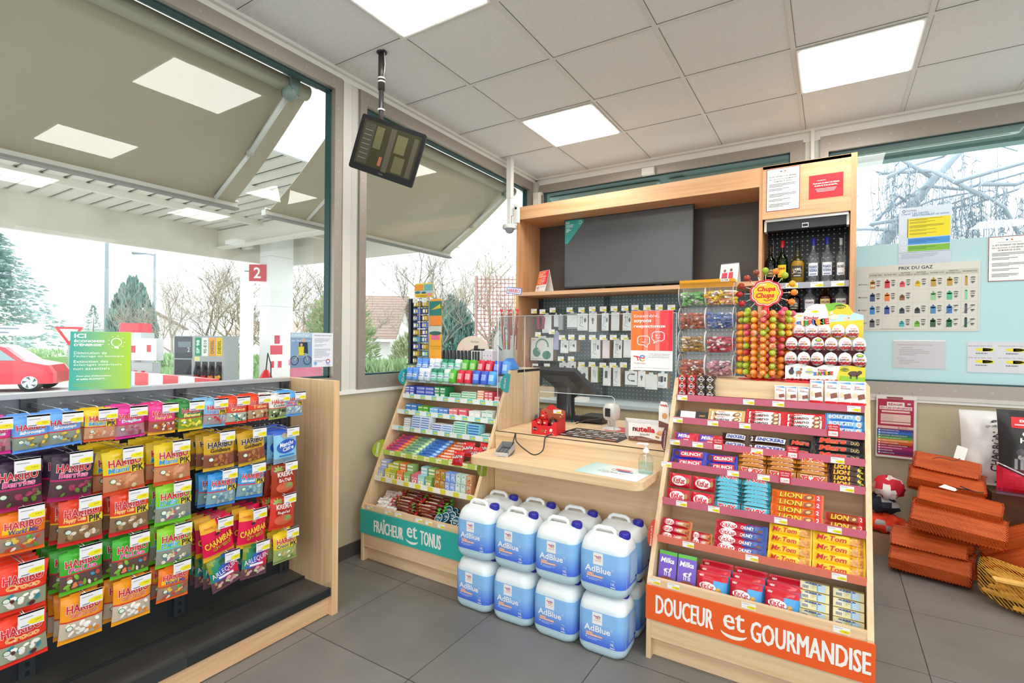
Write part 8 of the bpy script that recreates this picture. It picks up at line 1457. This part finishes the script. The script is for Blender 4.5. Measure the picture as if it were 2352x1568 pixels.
def wsack(lab, loc, rot, logs, L=.4, netc='c8501c', neck=None, wa='e8904a', wb='a84c1c', infl=.006, name='firewood_sack', grp='net sacks of firewood'):
    t = thing(name, lab, 'firewood sack', loc, rot, grp); import bmesh; allv = []; NV = []; NF = []
    for (y, z, ry, rz, a, l_, xo) in logs:
        b = MB(); n = 7; rl = random.Random(int(y*1000+z*77)); ring = []
        for i in range(n): q = a+2*PI*i/n; f = .62 if i in (1, 2) else 1.; ring.append((ry*math.cos(q)*f*rl.uniform(.86, 1.1), rz*math.sin(q)*rl.uniform(.88, 1.08)))
        vs = []; m_ = 5
        for j in range(m_):
            k = (1 if 0 < j < m_-1 else .95)
            for (p, q) in ring: vs.append((xo-l_/2+l_*j/(m_-1)+(rl.uniform(-.008, .008) if j in (0, m_-1) else 0), y+p*k*rl.uniform(.97, 1.03), z+q*k*rl.uniform(.97, 1.03)))
        fs = [(j*n+i, j*n+(i+1) % n, (j+1)*n+(i+1) % n, (j+1)*n+i) for j in range(m_-1) for i in range(n)]+[tuple(range(n))[::-1], tuple(range((m_-1)*n, m_*n))]
        b.add(vs, fs, logwood(wa, wb)); b.build('log', t); allv += vs
        if name == 'firewood_sack':
            k0 = len(NV); NV += [(v[0]+(.009 if v[0] > xo else -.009)*(abs(v[0]-xo) > l_*.4), y+(v[1]-y)*1.07, z+(v[2]-z)*1.07) for v in vs]; NF += [tuple(a_+k0 for a_ in f) for f in fs]
    if NV:
        nb = MB().add(NV, NF, net(netc)); nb.build('net', t); return t
    bm = bmesh.new(); cx = sum(v[0] for v in allv)/len(allv); cy = sum(v[1] for v in allv)/len(allv); cz = sum(v[2] for v in allv)/len(allv)
    for v in allv: d = Vector((v[0]-cx, v[1]-cy, v[2]-cz)); d = d*(1+infl/max(d.length, .01)); bm.verts.new((cx+d.x, cy+d.y, max(.003 if 0 else cz+d.z, -9)))
    if neck: bm.verts.new(neck)
    bmesh.ops.convex_hull(bm, input=bm.verts); bmesh.ops.delete(bm, geom=[v for v in bm.verts if not v.link_faces], context='VERTS'); bmesh.ops.subdivide_edges(bm, edges=[e for e in bm.edges if e.calc_length() > .06], cuts=3, use_grid_fill=True)
    bmesh.ops.triangulate(bm, faces=bm.faces); rl = random.Random(3)
    for _ in range(1): bmesh.ops.smooth_vert(bm, verts=bm.verts, factor=.25, use_axis_x=True, use_axis_y=True, use_axis_z=True)
    for v in bm.verts: v.co += v.normal*rl.uniform(-.003, .004) if v.normal.length > 0 else Vector()
    me = bpy.data.meshes.new('net'); bm.to_mesh(me); bm.free(); me.materials.append(net(netc, 200, .82)); o = bpy.data.objects.new('net', me); C.objects.link(o); o.parent = t; return t
wsack('orange net sack of split logs lying on the floor, lowest of the left pile', (.52, 3.93, .0), (0, 0, R(-13)), [(-.07, .085, .09, .08, .3, .36, 0), (.07, .085, .09, .075, 1.3, .36, .01), (-.02, .2, .1, .07, .8, .34, -.01), (.09, .2, .07, .06, .2, .32, .02)])
wsack('orange net sack of big split logs, middle of the left pile', (.60, 3.90, .27), (R(3), R(5), R(-9)), [(-.07, .09, .085, .085, .5, .40, .02), (.06, .08, .085, .075, 1.1, .36, 0), (-.0, .185, .10, .06, .2, .36, .02)], neck=(-.22, .05, .12))
wsack('orange net sack of split logs on top of the left pile against the wall', (.60, 4.17, .44), (0, R(7), R(-4)), [(-.04, .07, .09, .08, .2, .34, 0), (.06, .08, .08, .08, 1.4, .34, .02), (-.01, .18, .09, .06, .9, .30, -.01)])
wsack('orange net sack of logs leaning at the right, behind the yellow kindling', (1.02, 4.02, .10), (0, R(-30), R(-12)), [(-.06, .09, .09, .09, .5, .38, 0), (.08, .09, .09, .08, 1.1, .36, 0), (0, .2, .09, .07, .2, .36, 0)])
wsack('orange net sack of logs at the right edge above the kindling sack', (1.16, 3.80, .25), (0, R(18), R(-20)), [(-.05, .08, .08, .08, .5, .34, 0), (.07, .08, .08, .08, 1.1, .34, 0), (0, .18, .08, .06, .2, .32, 0)])
rk = random.Random(12); kl = []
for i in range(20): kl.append((rk.uniform(-.12, .12), .03+rk.uniform(0, .17), .019, .013, rk.uniform(0, 3), rk.uniform(.2, .3), rk.uniform(-.08, .08)))
t = wsack('yellow net sack full of pale kindling sticks on the floor at lower right', (.90, 3.68, .0), (0, 0, R(-30)), kl, .3, 'd8a03a', None, 'f0c468', 'c88a2c', .01, 'kindling_sack', None); 0
for i, ch in enumerate([c for c in t.children if c.name.startswith('log')]): ch.rotation_euler = (0, 0, R(rk.uniform(-35, 35))); ch.location = (0, 0, 0)
t = thing('paper_tag', 'white paper tag with black string on the topmost firewood sack', 'paper tag', (.63, 4.02, .70)); MB().add([(0, 0, 0), (.05, .0, -.01), (.07, .02, .06), (.02, .02, .075)], [(0, 1, 2, 3)], mat('e6e2dc', .6)).build('paper', t); MB().tube(smooth([(.03, 0, 0), (.0, -.02, -.015), (-.06, -.01, -.005), (-.1, .0, -.02)]), .002, '2a2a2a', 5).build('string', t)
t = thing('paper_tag', 'white paper tag with black string on the middle firewood sack', 'paper tag', (.54, 3.86, .548)); MB().add([(0, 0, 0), (.07, -.02, -.01), (.09, .0, .0), (.03, .02, .015)], [(0, 1, 2, 3)], mat('e6e2dc', .6)).build('paper', t); MB().tube(smooth([(.08, 0, 0), (.11, -.02, .01), (.14, .02, .0), (.10, .02, .015), (.16, -.01, .0), (.2, 0, .0)]), .003, '1f1f1f', 5).build('string', t)
def sack(name, lab, loc, rot, W, H, D, cf, deco, seed=1, vs_=(), wr=.12):
    b = MB(); pillow(b, W, H, D, cf, 0, .04, seed, 14, vs_, wr, mat('c8c6c2', .5)); b.e = .0015; deco(b, W, H); o = b.build(name); o.location = loc; o.rotation_euler = rot; tg(o, lab, 'charcoal sack'); return o
def dch(b, W, H): b.text('CHARBON', W*.0, -.02, .24, .04, '4a2440', 3, .02, rot=1.5).text('de BOIS', W*.16, .0, .15, .028, '4a2440', 3, .02, rot=1.5).ell(-W*.0, H*.36, .02, .008, '4a3a44', 3, 10, .3); b.text('CHARBON', W*.02, H*.30, .1, .014, '5a3a50', 3, .01, rot=.15); b.poly([(-W*.0, -H*.46), (W*.4, -H*.46), (W*.4, -H*.1), (W*.2, -H*.2)], '4a2440', 2)
sack('charcoal_sack', 'white crumpled charcoal sack with violet lettering behind the black one', (.865, 4.32, .735), FY(8, 4), .32, .46, .05, lambda u, v: mat('dcdad8', .35), dch, 4, wr=.3)
MB()
def dbk(b, W, H):
    b.rect(-W*.18, H*.35, W*.36, H*.13, 'd8202c', 2).text('BEST', -W*.18, H*.37, W*.2, H*.03, 'f2e6e6', 3, .02).rect(-W*.18, H*.325, W*.3, H*.015, 'f2c8c8', 3)
    b.text('CHARCOAL', W*.05, H*.22, W*.62, H*.055, 'f4f2f0', 3, .03).text('HOLZKOHLE', W*.05, H*.145, W*.66, H*.055, 'f4f2f0', 3, .03).text('GRILL', W*.1, H*.06, W*.36, H*.06, 'e01f2c', 3, .04)
    b.poly([(-W*.5, -H*.16), (W*.2, -H*.46), (-W*.5, -H*.46)], 'c81838', 2).line([(-W*.5, -H*.13), (W*.3, -H*.48)], .006, 'f0e6e8', 3)
    blobs(b, -W*.3, W*.4, -H*.16, H*.02, 34, ('8a8a8c', '6a6a6e', 'b0b0b2', '55555a'), .022, 3, 2)
    for k in range(7): b.rect(-W*.32+k*W*.055, -H*.13, W*.03, H*.12, '9a9a9e', 3)
sack('charcoal_sack', 'black and red charcoal sack with GRILL lettering at the right edge', (1.06, 4.10, .75), FY(8, -6), .44, .50, .06, lambda u, v: mat('26262a', .35) if v > .32 else mat('5a1a34', .35), dbk, 6, (.32,))
o = MB().box(.84, 1.35, 4.20, 4.44, 0, .48, noisy('4a3020', '6a4028', 6, .8)).build('crate'); tg(o, 'dark brown crate in the shade behind the firewood, under the charcoal sacks', 'crate')
t = thing('cardboard_box', 'low brown cardboard box on the floor left of the firewood', 'box', (.29, 4.22, 0)); MB().box(-.13, .115, -.1, .14, 0, .14, noisy('a08060', 'b09070', 4, .7)).build('carton', t)
def cloth(name, lab, loc, rx, ry, rz, cols, seed, cat='clothing'):
    b = MB(); rl = random.Random(seed); n, m_ = 26, 12; vs = []; ph = [rl.uniform(0, 6) for _ in range(6)]
    for j in range(m_+1):
        for i in range(n):
            a = 2*PI*i/n; e = PI*j/m_-PI/2; f = 1+.10*math.sin(3*a+ph[0]+2*e)+.08*math.sin(7*a+ph[1]-3*e)+.06*math.sin(11*e+ph[2]+2*a)
            vs.append((rx*math.cos(e)*math.cos(a)*f, ry*math.cos(e)*math.sin(a)*f, max(-rz*.9, rz*math.sin(e)*f)))
    F = {}
    for j in range(m_):
        for i in range(n): k = (i+1) % n; c = cols[int((math.sin(2*(i//2)*2/n*6.28+(j//2)*1.1+ph[3])+1)/2*len(cols)*.999)]; F.setdefault(c, []).append((j*n+i, j*n+k, (j+1)*n+k, (j+1)*n+i))
    for c, f in F.items(): b.add(vs, f, mat(c, .8), True)
    o = b.build(name); o.location = loc; tg(o, lab, cat)
cloth('safety_vest', 'crumpled orange and grey reflective vest on the cardboard box', (.30, 4.19, .20), .115, .09, .065, ['ee3f1a', 'f04a20', 'b8b4b4', 'ee3f1a'], 3)
cloth('jacket', 'dark navy garment with a grey band lying on the orange vest', (.28, 4.2, .315), .11, .09, .06, ['1f2432', '1c212e', '1f2432', 'a9a6a8'], 5)
cloth('plastic_bag', 'crumpled red and white plastic bag on top of the dark garment', (.325, 4.19, .43), .088, .08, .075, ['c81f34', 'ece4e2', 'c81f34', 'e8dcdc'], 8, 'bag')
